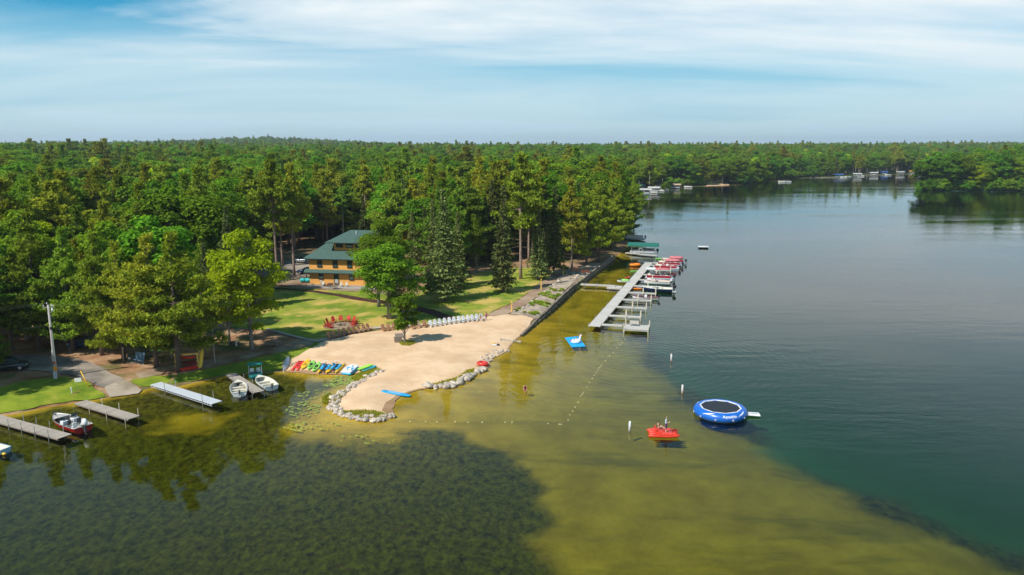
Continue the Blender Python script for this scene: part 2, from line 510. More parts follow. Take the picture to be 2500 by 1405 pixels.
sandbed = mixc(t, ramp(t, noise_of(t, 3.2, 4, .7), [(0.5, 0), (0.75, .35)]), sandbed, (0.14, 0.10, 0.012))
weedn = ramp(t, noise_of(t, 1.6, 8, .8, (1, .7, 1, .3)), [(0.38, 0), (0.66, 1)])
weedc = mixc(t, weedn, (0.016, 0.015, 0.003), (0.165, 0.15, 0.012))
weedc = mixc(t, ramp(t, noise_of(t, 0.5, 6, .75), [(0.55, 0), (0.78, 0.6)]), weedc, (0.13, 0.065, 0.018))
bed_c = mixc(t, sp_.outputs[0], sandbed, weedc)
bed_c = mixc(t, sp_.outputs[1], bed_c, (0.058, 0.185, 0.175))
under_n = math_(t, 'LESS_THAN', N(t, 'ShaderNodeSeparateXYZ').outputs[2], 0.03)
sxyz = [n for n in t.nodes if n.type == 'SEPXYZ'][0]; t.links.new(geo_out(t), sxyz.inputs[0])
gc = mixc(t, under_n, land_c, bed_c)
b = N(t, 'ShaderNodeBsdfPrincipled', i_Roughness=0.95); b.inputs['Specular IOR Level'].default_value = 0.1
t.links.new(gc, b.inputs['Base Color'])
bp = N(t, 'ShaderNodeBump', i_Strength=0.5, i_Distance=0.12); t.links.new(noise_of(t, 2.2, 6), bp.inputs['Height']); t.links.new(bp.outputs[0], b.inputs['Normal'])
o = N(t, 'ShaderNodeOutputMaterial'); t.links.new(b.outputs[0], o.inputs[0])
gme = mesh_np('ground', np.column_stack([GP, GZ]), [quads], mg, smooth=True)
ca = gme.color_attributes.new('zone', 'FLOAT_COLOR', 'POINT')
ca.data.foreach_set('color', np.column_stack([weed, deepm, far, np.ones(len(GP))]).astype(np.float32).ravel())
struct(link('ground', gme))

# ---- water: a clear surface over the bed, tea-coloured by what it absorbs
mw, t = newmat('lake_water')
geo = N(t, 'ShaderNodeNewGeometry')
def ring_waves(cxy, lam, r0, r1, amp):
    c_ = N(t, 'ShaderNodeVectorMath', operation='DISTANCE'); c_.inputs[1].default_value = (cxy[0], cxy[1], 0)
    t.links.new(geo_out(t), c_.inputs[0]); d_ = c_.outputs['Value']
    w_ = math_(t, 'SINE', math_(t, 'MULTIPLY', d_, 2 * math.pi / lam))
    mr = N(t, 'ShaderNodeMapRange', interpolation_type='SMOOTHSTEP'); mr.inputs[1].default_value = r0; mr.inputs[2].default_value = r1; mr.inputs[3].default_value = amp; mr.inputs[4].default_value = 0
    t.links.new(d_, mr.inputs[0])
    return math_(t, 'MULTIPLY', w_, mr.outputs[0])
rip = math_(t, 'MULTIPLY', noise_of(t, 1.0, 2, .5, (0.85, 1.9, 1, R(8))), 0.020)
rip = math_(t, 'ADD', rip, math_(t, 'MULTIPLY', noise_of(t, 1.0, 1, .5, (0.16, 0.42, 1, R(-12))), 0.045))
patch = ramp(t, noise_of(t, 1.0, 2, .55, (0.012, 0.035, 1, R(4))), [(0.40, 0.15), (0.62, 1.1)])
calm = N(t, 'ShaderNodeMapRange', interpolation_type='SMOOTHSTEP'); calm.inputs[1].default_value = -34; calm.inputs[2].default_value = -8; calm.inputs[3].default_value = 0.35; calm.inputs[4].default_value = 1.0
sx2 = N(t, 'ShaderNodeSeparateXYZ'); t.links.new(geo_out(t), sx2.inputs[0]); t.links.new(sx2.outputs[0], calm.inputs[0])
rip = math_(t, 'MULTIPLY', math_(t, 'MULTIPLY', rip, patch), calm.outputs[0])
for a in ((tuple(gp(1530, 850).xy), 0.75, 2, 8, 0.0030), (tuple(gp(1560, 880).xy), 1.3, 12, 36, 0.0028), (tuple(gp(1283, 958).xy), 0.8, 1, 7, 0.0028), (tuple(gp(1618, 1066).xy), 0.7, 1, 6, 0.0028)):
    rip = math_(t, 'ADD', rip, ring_waves(*a))
bp = N(t, 'ShaderNodeBump', i_Strength=1.0, i_Distance=1.0); t.links.new(rip, bp.inputs['Height'])
fr = N(t, 'ShaderNodeFresnel', i_IOR=1.25); t.links.new(bp.outputs[0], fr.inputs['Normal'])
gl = N(t, 'ShaderNodeBsdfGlossy', i_Roughness=0.03); gl.inputs[0].default_value = (1, 1, 1, 1); t.links.new(bp.outputs[0], gl.inputs['Normal'])
tr = N(t, 'ShaderNodeBsdfTransparent'); tr.inputs[0].default_value = (0.97, 0.98, 0.96, 1)
ms = N(t, 'ShaderNodeMixShader'); t.links.new(fr.outputs[0], ms.inputs[0]); t.links.new(tr.outputs[0], ms.inputs[1]); t.links.new(gl.outputs[0], ms.inputs[2])
va = N(t, 'ShaderNodeVolumeAbsorption', i_Density=0.48); va.inputs[0].default_value = (0.58, 0.69, 0.34, 1)
o = N(t, 'ShaderNodeOutputMaterial'); t.links.new(ms.outputs[0], o.inputs[0]); t.links.new(va.outputs[0], o.inputs[1])
wme = bpy.data.meshes.new('lake'); wme.from_pydata([(-2500, -1200, 0), (7000, -1200, 0), (7000, 1400, 0), (-2500, 1400, 0)], [], [(0, 1, 2, 3)]); wme.materials.append(mw)
struct(link('lake', wme))

# ---- sheets of turf, sand, asphalt laid on the ground
def sheet(name, poly, mat, off, step=0.9, jit=0.25, seed=0):
    pts = [Vector(p) for p in poly]
    bd = []
    for a, b_ in zip(pts, pts[1:] + pts[:1]):
        n = max(1, int((b_ - a).length / step))
        nn = (b_ - a).orthogonal().normalized() if (b_ - a).length > 1e-6 else Vector((0, 0))
        for i in range(n):
            q = a.lerp(b_, i / n)
            bd.append(q + nn * jit * (float(vnoise(np.array([q.x]), np.array([q.y]), 1.7, seed)[0]) - 0.5) * 2 * (0 if i == 0 else 1))
    arr = np.array([(p.x, p.y) for p in bd])
    lo, hi = arr.min(0), arr.max(0)
    xs, ys = np.meshgrid(np.arange(lo[0], hi[0], step), np.arange(lo[1], hi[1], step))
    G = np.stack([xs.ravel(), ys.ravel()], 1)
    G = G[sdist(G, arr) > step * 0.45]
    vs = bd + [Vector(p) for p in G]
    n = len(bd)
    r_ = geometry.delaunay_2d_cdt(vs, [(i, (i + 1) % n) for i in range(n)], [], 1, 1e-4)
    me = bpy.data.meshes.new(name)
    me.from_pydata([(v.x, v.y, Hf(v.x, v.y) + off) for v in r_[0]], [], [list(f) for f in r_[2]])
    me.materials.append(mat); me.polygons.foreach_set('use_smooth', [True] * len(me.polygons)); me.update()
    return struct(link(name, me))
def PZ(*pp): return [tuple(gz(*p).xy) for p in pp]

def groundmat(name, c1, c2, c3=None, s1=0.3, s3=0.12, lo=.4, hi=.6, bump=.03, rough=.95, stretch=None, thr=(0.48, 0.62), wet=None):
    m, t = newmat(name); N(t, 'ShaderNodeNewGeometry')
    c = mixc(t, ramp(t, noise_of(t, s1, 7, .65, stretch), [(lo, 0), (hi, 1)]), c1, c2)
    if c3: c = mixc(t, ramp(t, noise_of(t, s3, 5, .6, stretch), [(thr[0], 0), (thr[1], 1)]), c, c3)
    if wet:
        # tracks raked and trodden into the sand, and the damp strip along the waterline
        tr_n = ramp(t, noise_of(t, 0.9, 6, .75, (1, 2.2, 1, .5)), [(0.50, 0), (0.70, .32)]); c = mixc(t, tr_n, c, tuple(v * .72 for v in c1))
        sz = N(t, 'ShaderNodeSeparateXYZ'); t.links.new(geo_out(t), sz.inputs[0])
        zz_ = math_(t, 'ADD', sz.outputs[2], math_(t, 'MULTIPLY', noise_of(t, .6, 4, .6), .16))
        c = mixc(t, ramp(t, zz_, [(0.17, 1), (0.27, 0)]), c, wet)
    f = noise_of(t, 9.0, 4, .7)
    c = mixc(t, 0.22, c, mixc(t, ramp(t, f, [(0.3, 0), (0.7, 1)]), (0, 0, 0), c))
    b = N(t, 'ShaderNodeBsdfPrincipled', i_Roughness=rough); b.inputs['Specular IOR Level'].default_value = 0.15
    t.links.new(c, b.inputs['Base Color'])
    bp = N(t, 'ShaderNodeBump', i_Strength=0.6, i_Distance=bump); t.links.new(noise_of(t, 4.0, 6, .7), bp.inputs['Height']); t.links.new(bp.outputs[0], b.inputs['Normal'])
    o = N(t, 'ShaderNodeOutputMaterial'); t.links.new(b.outputs[0], o.inputs[0])
    return m
m_lawn = groundmat('lawn_turf', (0.16, 0.24, 0.022), (0.30, 0.33, 0.035), (0.58, 0.41, 0.11), s1=.35, s3=0.16)
m_lawn2 = groundmat('shore_turf', (0.13, 0.21, 0.015), (0.26, 0.31, 0.025), (0.42, 0.32, 0.07), s1=.4, s3=.2, thr=(.58, .72))
m_sand = groundmat('beach_sand', (0.72, 0.475, 0.275), (0.84, 0.59, 0.365), (0.57, 0.39, 0.235), s1=.25, s3=.09, thr=(.56, .85), bump=.05, wet=(0.36, 0.21, 0.10))
m_wet = groundmat('wet_sand', (0.36, 0.21, 0.10), (0.44, 0.28, 0.15), s1=.4)
m_asph = groundmat('asphalt', (0.20, 0.17, 0.14), (0.29, 0.245, 0.20), (0.40, 0.33, 0.25), s1=.5, s3=.15)
m_ramp = groundmat('concrete_ramp', (0.42, 0.34, 0.25), (0.52, 0.43, 0.33), (0.30, 0.25, 0.17), s1=.6, s3=.3)
m_walk = groundmat('concrete_walk', (0.48, 0.40, 0.31), (0.58, 0.50, 0.40), s1=.6)
m_dirt = groundmat('bare_dirt', (0.28, 0.20, 0.125), (0.40, 0.30, 0.20), (0.22, 0.11, 0.055), s1=.35, s3=.2)
m_mulch = groundmat('bark_mulch', (0.055, 0.026, 0.018), (0.11, 0.055, 0.035), s1=1.2)
m_path = groundmat('gravel_path', (0.29, 0.18, 0.115), (0.39, 0.26, 0.17), (0.45, 0.32, 0.21), s1=.5)
m_gravel = groundmat('pale_gravel', (0.42, 0.33, 0.235), (0.54, 0.44, 0.33), (0.30, 0.22, 0.155), s1=1.2, s3=.5)

BEACH = PZ((690, 908), (712, 911), (760, 915), (800, 916), (850, 917), (885, 911), (925, 904), (905, 914), (872, 931), (840, 951), (812, 975), (804, 994), (822, 1011), (856, 1022), (900, 1028), (938, 1025), (964, 1016), (958, 1000), (964, 981), (982, 966), (1030, 950), (1070, 948), (1118, 938), (1158, 918), (1182, 902), (1183, 893), (1203, 876), (1236, 860), (1245, 848), (1256, 833), (1272, 820), (1290, 800), (1303, 779), (1250, 770), (1205, 763), (1196, 772), (1170, 780), (1120, 787), (1050, 797), (1000, 803), (920, 809), (860, 818), (800, 832), (762, 845), (735, 866), (706, 880))
sheet('beach', BEACH, m_sand, 0.070, 0.8, 0.18, 1)
sheet('lawn', PZ((560, 800), (590, 740), (640, 712), (690, 702), (760, 706), (868, 712), (960, 722), (1010, 722), (1080, 690), (1160, 668), (1240, 655), (1335, 655), (1345, 668), (1318, 692), (1262, 735), (1212, 757), (1196, 766), (1170, 776), (1120, 783), (1050, 793), (1000, 799), (920, 804), (850, 815), (796, 828), (770, 834), (700, 818), (650, 806)), m_lawn, 0.060, 1.0, 0.3, 2)
sheet('shore_lawn', PZ((318, 930), (380, 919), (440, 914), (520, 900), (600, 882), (660, 868), (720, 852), (768, 838), (780, 840), (740, 862), (708, 880), (692, 905), (660, 908), (610, 911), (560, 915), (520, 923), (470, 934), (425, 943), (380, 944), (345, 946)), m_lawn2, 0.075, 0.8, 0.3, 3)
sheet('lower_lawn', PZ((-60, 960), (0, 948), (50, 934), (110, 925), (160, 922), (205, 932), (240, 955), (258, 971), (215, 979), (180, 983), (120, 993), (60, 1006), (0, 1015), (-60, 1024)), m_lawn2, 0.100, 0.8, 0.25, 4)
sheet('road', PZ((-80, 880), (40, 868), (95, 868), (150, 872), (200, 880), (240, 895), (268, 912), (300, 927), (255, 948), (222, 936), (185, 920), (120, 910), (60, 905), (-80, 915)), m_asph, 0.110, 0.9, 0.2, 5)
sheet('boat_ramp', PZ((255, 948), (300, 927), (322, 938), (346, 955), (338, 962), (268, 972), (262, 962)), m_ramp, 0.125, 0.7, 0.1, 6)
sheet('footpath', PZ((330, 912), (380, 900), (450, 890), (540, 875), (620, 858), (700, 842), (752, 829), (776, 832), (760, 845), (700, 858), (640, 870), (560, 890), (470, 905), (400, 915), (340, 926)), m_dirt, 0.095, 0.9, 0.3, 7)
sheet('walkway', PZ((652, 803), (700, 816), (752, 829), (778, 832), (800, 826), (850, 813), (905, 801), (1000, 795), (1050, 790), (1052, 793), (1000, 799), (907, 805), (852, 818), (802, 831), (776, 837), (752, 833), (700, 820), (650, 806)), m_walk, 0.130, 0.8, 0.0, 8)
sheet('mulch_path', PZ((660, 704), (720, 706), (780, 712), (830, 719), (880, 728), (940, 737), (1000, 745), (1060, 758), (1100, 772), (1120, 780), (1090, 784), (1045, 768), (990, 752), (930, 743), (870, 734), (820, 724), (770, 716), (715, 710), (660, 708)), m_mulch, 0.110, 0.8, 0.15, 9)
sheet('parking_lot', PZ((640, 655), (690, 640), (735, 632), (800, 630), (800, 680), (752, 676), (730, 681), (690, 688), (640, 694)), m_asph, 0.100, 1.2, 0.2, 10)
sheet('yard', PZ((660, 690), (700, 689), (752, 680), (770, 700), (880, 706), (960, 716), (960, 722), (868, 714), (760, 707), (700, 703), (650, 706)), m_dirt, 0.120, 1.0, 0.2, 11)
sheet('garden_path', PZ((1186, 770), (1235, 752), (1275, 728), (1310, 700), (1335, 680), (1352, 665), (1375, 652), (1420, 638), (1440, 642), (1400, 660), (1374, 676), (1345, 700), (1310, 727), (1270, 756), (1240, 768), (1205, 774)), m_path, 0.110, 0.9, 0.25, 12)
sheet('gravel_terrace', PZ((1245, 768), (1274, 757), (1312, 729), (1346, 701), (1376, 677), (1402, 661), (1440, 643), (1468, 645), (1448, 664), (1418, 688), (1396, 704), (1376, 722), (1354, 744), (1334, 764), (1312, 778), (1302, 779)), m_gravel, 0.120, 0.8, 0.15, 13)
for nm, pp in (('wet_sand', ((962, 1006), (958, 1000), (964, 981), (982, 966), (1030, 950), (1060, 947), (1000, 956), (966, 968), (942, 985), (932, 1004), (945, 1012))), ('wet_sand', ((1160, 895), (1183, 905), (1200, 893), (1190, 882))), ('wet_sand', ((700, 909), (712, 911), (760, 915), (800, 916), (850, 917), (850, 912), (800, 909), (750, 906), (712, 902)))):
    sheet(nm, PZ(*pp), m_wet, 0.085, 0.6, 0.15, 14)

# ================================================================== TREES
m_bark = M('pine_bark', (0.13, 0.095, 0.075), .9, .3, 2.0, .03, stretch=(3, 3, .6))
m_barkg = M('grey_bark', (0.24, 0.21, 0.18), .9, .25, 2.0, .02, stretch=(3, 3, .6))
m_barkr = M('red_pine_bark', (0.30, 0.21, 0.16), .9, .3, 2.0, .03, stretch=(3, 3, .6))
m_birch = M('birch_bark', (0.55, 0.52, 0.47), .8, .3, 3.0, .0, stretch=(1, 1, 4), second=(0.16, 0.14, 0.12))
m_leaf = {
    'red': leafmat('red_pine_needles', (0.150, 0.200, 0.0180), (0.400, 0.450, 0.0420), .32, .35, .05),
    'white': leafmat('white_pine_needles', (0.115, 0.225, 0.0216), (0.310, 0.460, 0.0450), .32, .35, .05),
    'spruce': leafmat('spruce_needles', (0.090, 0.125, 0.036), (0.20, 0.245, 0.070), .22, .35, .04),
    'maple': leafmat('maple_leaves', (0.095, 0.215, 0.0150), (0.210, 0.400, 0.0270), .45, .35, .05),
    'lime': leafmat('lime_leaves', (0.310, 0.450, 0.0132), (0.560, 0.700, 0.0252), .45, .35, .02),
    'birch': leafmat('birch_leaves', (0.135, 0.240, 0.0270), (0.280, 0.400, 0.0480), .45, .35, .07),
    'jack': leafmat('jack_pine_needles', (0.175, 0.230, 0.0192), (0.430, 0.500, 0.0450), .32, .35, .03),
    'dry': leafmat('dead_needles', (0.40, 0.20, 0.09), (0.50, 0.30, 0.16), .2, .4, .02),
    'grass': leafmat('grass_blades', (0.30, 0.36, 0.03), (0.55, 0.55, 0.07), .5, .4, .03),
    'herb': leafmat('herb_leaves', (0.24, 0.38, 0.03), (0.46, 0.60, 0.06), .4, .4, .03),
}
def unit(v): return v / (np.linalg.norm(v, axis=-1, keepdims=True) + 1e-9)
def leaf_quads(c, n, w, l, rg):
    """diamond leaves: centres, normals, widths, lengths"""
    k = len(c); r_ = unit(rg.normal(size=(k, 3)))
    t_ = unit(np.cross(n, r_)); b_ = np.cross(n, t_)
    w = np.broadcast_to(w, (k,))[:, None] / 2; l = np.broadcast_to(l, (k,))[:, None] / 2
    V = np.stack([c - t_ * l, c + b_ * w, c + t_ * l, c - b_ * w], 1)
    return V.reshape(-1, 3), np.arange(4 * k).reshape(-1, 4)
def dir_tris(c, d, l, w, rg):
    """needle sprays: thin triangles growing from c along d"""
    k = len(c); s_ = unit(np.cross(d, unit(rg.normal(size=(k, 3)))))
    l = np.broadcast_to(l, (k,))[:, None]; w = np.broadcast_to(w, (k,))[:, None] / 2
    V = np.stack([c - s_ * w * .55, c + s_ * w * .55, c + d * l * .55 + s_ * w, c + d * l, c + d * l * .55 - s_ * w], 1)
    return V.reshape(-1, 3), np.arange(5 * k).reshape(-1, 5)
def trunk_mb(H, r0, rg, lean=0.02, top=0.97, n=7, k=9):
    mb = MB(); mb.smooth = True
    dx, dy = rg.normal(size=2) * lean * H * .3
    ph = rg.uniform(0, 6.28)
    pts = []; rs = []
    for i in range(k):
        t = i / (k - 1)
        pts.append((dx * t + .012 * H * math.sin(3 * t + ph) * t, dy * t + .012 * H * math.cos(2.6 * t + ph) * t, H * top * t - (.3 if i == 0 else 0)))
        rs.append(r0 * ((1.35 if i == 0 else 1.0) * (1 - t) ** .8 + .04))
    mb.tube(pts, rs, n)
    P = np.array(pts)
    def at(z):
        return np.array([np.interp(z, P[:, 2], P[:, i]) for i in (0, 1)] + [z])
    return mb, at
def branch(mb, a, b_, r, sag=0.0, n=4):
    a = np.asarray(a); b_ = np.asarray(b_); m_ = (a + b_) / 2 + np.array([0, 0, sag])
    mb.tube([a, m_, b_], [r, r * .7, r * .25], n, cap=False)
def deciduous(seed, H, Rc, base, nlobe=36, per=230, leaf=.36, slim=1.0, r0=.26, open_=0.0):
    rg = np.random.default_rng(seed)
    mb, at = trunk_mb(H, r0, rg, top=.85)
    ctr = []; rad = []
    zc = (base + H) / 2; hz = (H - base) / 2
    for i in range(nlobe):
        u = rg.normal(size=3); u /= np.linalg.norm(u)
        f = rg.uniform(.45, .9) if i > 5 else rg.uniform(.1, .4)
        p = np.array([u[0] * Rc * f, u[1] * Rc * f, zc + u[2] * hz * f])
        if p[2] < zc: p[:2] *= .95
        ctr.append(p); rad.append(rg.uniform(.20, .36) * Rc * (1.05 if p[2] > zc else .9))
    Vs, Fs, o = [], [], 0
    for p, r_ in zip(ctr, rad):
        k = int(per * (r_ / (.28 * Rc)) ** 2)
        u = unit(rg.normal(size=(k, 3))); u[:, 2] = np.where(u[:, 2] < -.35, -u[:, 2] * .8, u[:, 2]); u = unit(u)
        rr = r_ * rg.uniform(.55, 1.08, size=(k, 1)) * (1 + .22 * np.sin(u[:, :1] * 5 + p[0]) * np.cos(u[:, 1:2] * 5))
        c = p + u * rr * np.array([1, 1, .8 * slim])
        n = unit(u * .9 + np.array([0, 0, .75]) + rg.normal(size=(k, 3)) * .55)
        s_ = leaf * rg.uniform(.6, 1.3, size=k)
        v, f = leaf_quads(c, n, s_ * .75, s_, rg)
        Vs.append(v); Fs.append(f + o); o += len(v)
        z0 = max(base * .75, p[2] - np.linalg.norm(p[:2]) * .9 - .6)
        branch(mb, at(min(z0, H * .8)), p, r0 * .22, .15)
    return mb, np.concatenate(Vs), [np.concatenate(Fs)]
def tufts(c, rg, k, l, w, up=.35):
    c = np.repeat(c, k, 0)
    d = unit(rg.normal(size=(len(c), 3)) + np.array([0, 0, up]))
    return dir_tris(c, d, l * rg.uniform(.6, 1.2, size=len(c)), w, rg)
def pine(seed, H, Rc, base, kind='white', whorls=15, per=5, nt=20, k=8, ln=.5, wd=.13, r0=.24, stubs=0):
    rg = np.random.default_rng(seed)
    mb, at = trunk_mb(H, r0, rg)
    cs = []
    for i in range(whorls):
        t = i / (whorls - 1)
        z = base + (H - base) * t ** .92
        if kind == 'white': L = Rc * (1 - t) ** .75 * (.62 + .7 * math.sin(math.pi * min(1, t * 1.15 + .08)))
        else: L = Rc * (1 - t ** 2.2) * (.45 + .6 * math.sin(math.pi * min(1, t + .22)))
        L = max(L, .5)
        for j in range(per):
            if rg.random() < .12: continue
            a = rg.uniform(0, 2 * math.pi); l_ = L * rg.uniform(.6, 1.2)
            rise = rg.uniform(.02, .28) * l_ * (1 if kind == 'white' else .9) + (t > .8) * .5 * l_
            p0 = at(min(z + rg.uniform(-.3, .3), H * .96)); d = np.array([math.cos(a), math.sin(a), 0])
            p1 = p0 + d * l_ + np.array([0, 0, rise])
            branch(mb, p0, p1, .055 * (.5 + l_ / 4), -.06 * l_)
            side = np.array([-d[1], d[0], 0])
            n_ = max(5, int(nt * (l_ / (Rc * .8)) ** 1.3))
            if kind == 'white':
                s_ = rg.uniform(.28, 1.04, n_)
                lat = rg.normal(size=n_) * .17 * l_ * (.4 + s_ * .6)
                c = p0 + d * (l_ * s_)[:, None] + side * lat[:, None]
                c[:, 2] = p0[2] + rise * s_ ** 1.6 - .2 * l_ * s_ * (1 - s_) + rg.normal(size=n_) * .13
            else:
                s_ = rg.uniform(.45, 1.05, n_)
                c = p0 + (p1 - p0) * s_[:, None] + rg.normal(size=(n_, 3)) * np.array([.40, .40, .24]) * (.6 + .12 * l_)
            cs.append(c)
    c = np.concatenate(cs + [at(H * .95)[None] + rg.normal(size=(6, 3)) * .25])
    for i in range(stubs):
        z = rg.uniform(base * .35, base); a = rg.uniform(0, 6.28); l_ = rg.uniform(.5, 2.2)
        branch(mb, at(z), at(z) + np.array([math.cos(a) * l_, math.sin(a) * l_, rg.uniform(-.3, .3)]), .03, 0)
    v, f = tufts(c, rg, k, ln, wd)
    return mb, v, [f]
def spruce(seed, H, Rc, base=.9, k=8, wh=.42, r0=.2, dens=1.0):
    rg = np.random.default_rng(seed)
    mb, at = trunk_mb(H, r0, rg, lean=.006)
    C_, D_, L_ = [], [], []
    z = base
    while z < H * .985:
        t = (z - base) / (H - base)
        L = Rc * (1 - t) ** 1.08 * (.82 + .32 * rg.random()) + .12
        nb = max(4, int(k * (.55 + .45 * (1 - t))))
        for j in range(nb):
            a = rg.uniform(0, 6.28); l_ = L * rg.uniform(.6, 1.15); d = np.array([math.cos(a), math.sin(a), 0]); side = np.array([-d[1], d[0], 0])
            p0 = at(z)
            if l_ > 1.3: branch(mb, p0, p0 + d * l_ * .9 + np.array([0, 0, -.22 * l_]), .025, 0, 3)
            n_ = max(4, int(dens * 7.5 * l_))
            s_ = rg.uniform(.15, 1.0, n_); lat = rg.normal(size=n_) * .16 * l_ * (1.15 - s_ * .6)
            c = p0 + d * (l_ * s_)[:, None] + side * lat[:, None]
            c[:, 2] += -.34 * l_ * s_ + .22 * l_ * s_ ** 3 + rg.normal(size=n_) * .07
            dd = unit(d * rg.uniform(.5, 1.1, (n_, 1)) + side * np.sign(lat)[:, None] * .55 + np.array([0, 0, -.35]) + rg.normal(size=(n_, 3)) * .3)
            C_.append(c); D_.append(dd); L_.append(rg.uniform(.35, .65, n_) * (1 if l_ > 1 else .7))
        z += wh * rg.uniform(.8, 1.2) * (1 - .35 * t)
    C_ = np.concatenate(C_); D_ = np.concatenate(D_); L_ = np.concatenate(L_)
    v, f = dir_tris(C_, D_, L_ * 1.15, .27, rg)
    return mb, v, [f]
SPEC = {}
def proto(kind, mb, v, f, lm, bm, H):
    crown = mesh_np('crown', v, f, lm); trunk = mb.mesh('trunk', bm)
    SPEC.setdefault(kind, []).append((trunk, crown, H))
for s in range(4): proto('red', *pine(10 + s, 20, (3.5, 4.2, 3.8, 3.2)[s], (9, 7.5, 10.5, 6)[s], 'red', 12, 7, 34, 9, .62, .21, .24, 14), m_leaf['red'], m_barkr, 20)
for s in range(3): proto('white', *pine(20 + s, 20, (5.2, 4.6, 5.6)[s], (3.2, 5.0, 2.6)[s], 'white', 18, 6, 42, 8, .60, .19, .28, 5), m_leaf['white'], m_bark, 20)
for s in range(3): proto('jack', *pine(30 + s, 16, (5.0, 5.4, 4.6)[s], (3.0, 3.8, 2.6)[s], 'white', 13, 5, 62, 12, .48, .12, .25, 16), m_leaf['jack'], m_bark, 16)
for s in range(3): proto('spruce', *spruce(40 + s, 18, (2.7, 3.0, 2.8)[s], (1.3, 2.0, 1.5)[s], 9, .38), m_leaf['spruce'], m_bark, 18)
for s in range(4): proto('maple', *deciduous(50 + s, 16, (4.8, 5.4, 4.4, 5.0)[s], (3.0, 3.6, 2.6, 2.2)[s], 50, 230, .48), m_leaf['maple'], m_barkg, 16)
for s in range(2): proto('oak', *deciduous(56 + s, 16, (4.9, 5.3)[s], (2.2, 2.8)[s], 60, 380, .33), m_leaf['maple'], m_barkg, 16)
for s in range(2): proto('lime', *deciduous(60 + s, 15, (4.6, 4.4)[s], (1.6, 2.4)[s], 58, 340, .34), m_leaf['lime'], m_barkg, 15)
for s in range(3): proto('birch', *deciduous(70 + s, 19, (3.0, 2.6, 3.3)[s], (8, 9, 7)[s], 28, 190, .44, 1.2, .15), m_leaf['birch'], m_birch, 19)
for s in range(2): proto('bush', *deciduous(90 + s, 7, 3.6, .0, 34, 200, .5, 1.1, .12), m_leaf['maple'], m_barkg, 7)
proto('small', *deciduous(80, 6.2, 2.1, 1.3, 32, 190, .28, 1.0, .13), m_leaf['maple'], m_barkg, 6.2)
proto('dead', *pine(85, 17, 3.2, 6, 'red', 9, 5, 16, 6, .4, .12, .2, 10), m_leaf['dry'], m_barkg, 17)
NAMES = {'oak': ('maple_tree', 'tree'), 'red': ('red_pine', 'pine tree'), 'white': ('white_pine', 'pine tree'), 'jack': ('jack_pine', 'pine tree'), 'spruce': ('spruce_tree', 'spruce tree'), 'maple': ('maple_tree', 'tree'), 'lime': ('maple_tree', 'tree'), 'birch': ('birch_tree', 'birch tree'), 'small': ('young_maple_tree', 'tree'), 'dead': ('dead_pine', 'dead tree')}
def tree(kind, var, loc, h, label, group=None, wide=1.0, rz=None, lean=None):
    trunk, crown, H = SPEC[kind][var % len(SPEC[kind])]
    s = h / H
    o = thing(NAMES[kind][0], label, NAMES[kind][1], loc, rnd.uniform(0, 6.28) if rz is None else rz, group, (s * wide, s * wide, s))
    if lean: o.rotation_euler = (lean[0], lean[1], o.rotation_euler[2])
    link('trunk', trunk, o); link('crown', crown, o)
    return o
def gtree(px, py, kind, var, h, label, **kw):
    p = gz(px, py); return tree(kind, var, (p.x, p.y, p.z - .05), h, label, **kw)
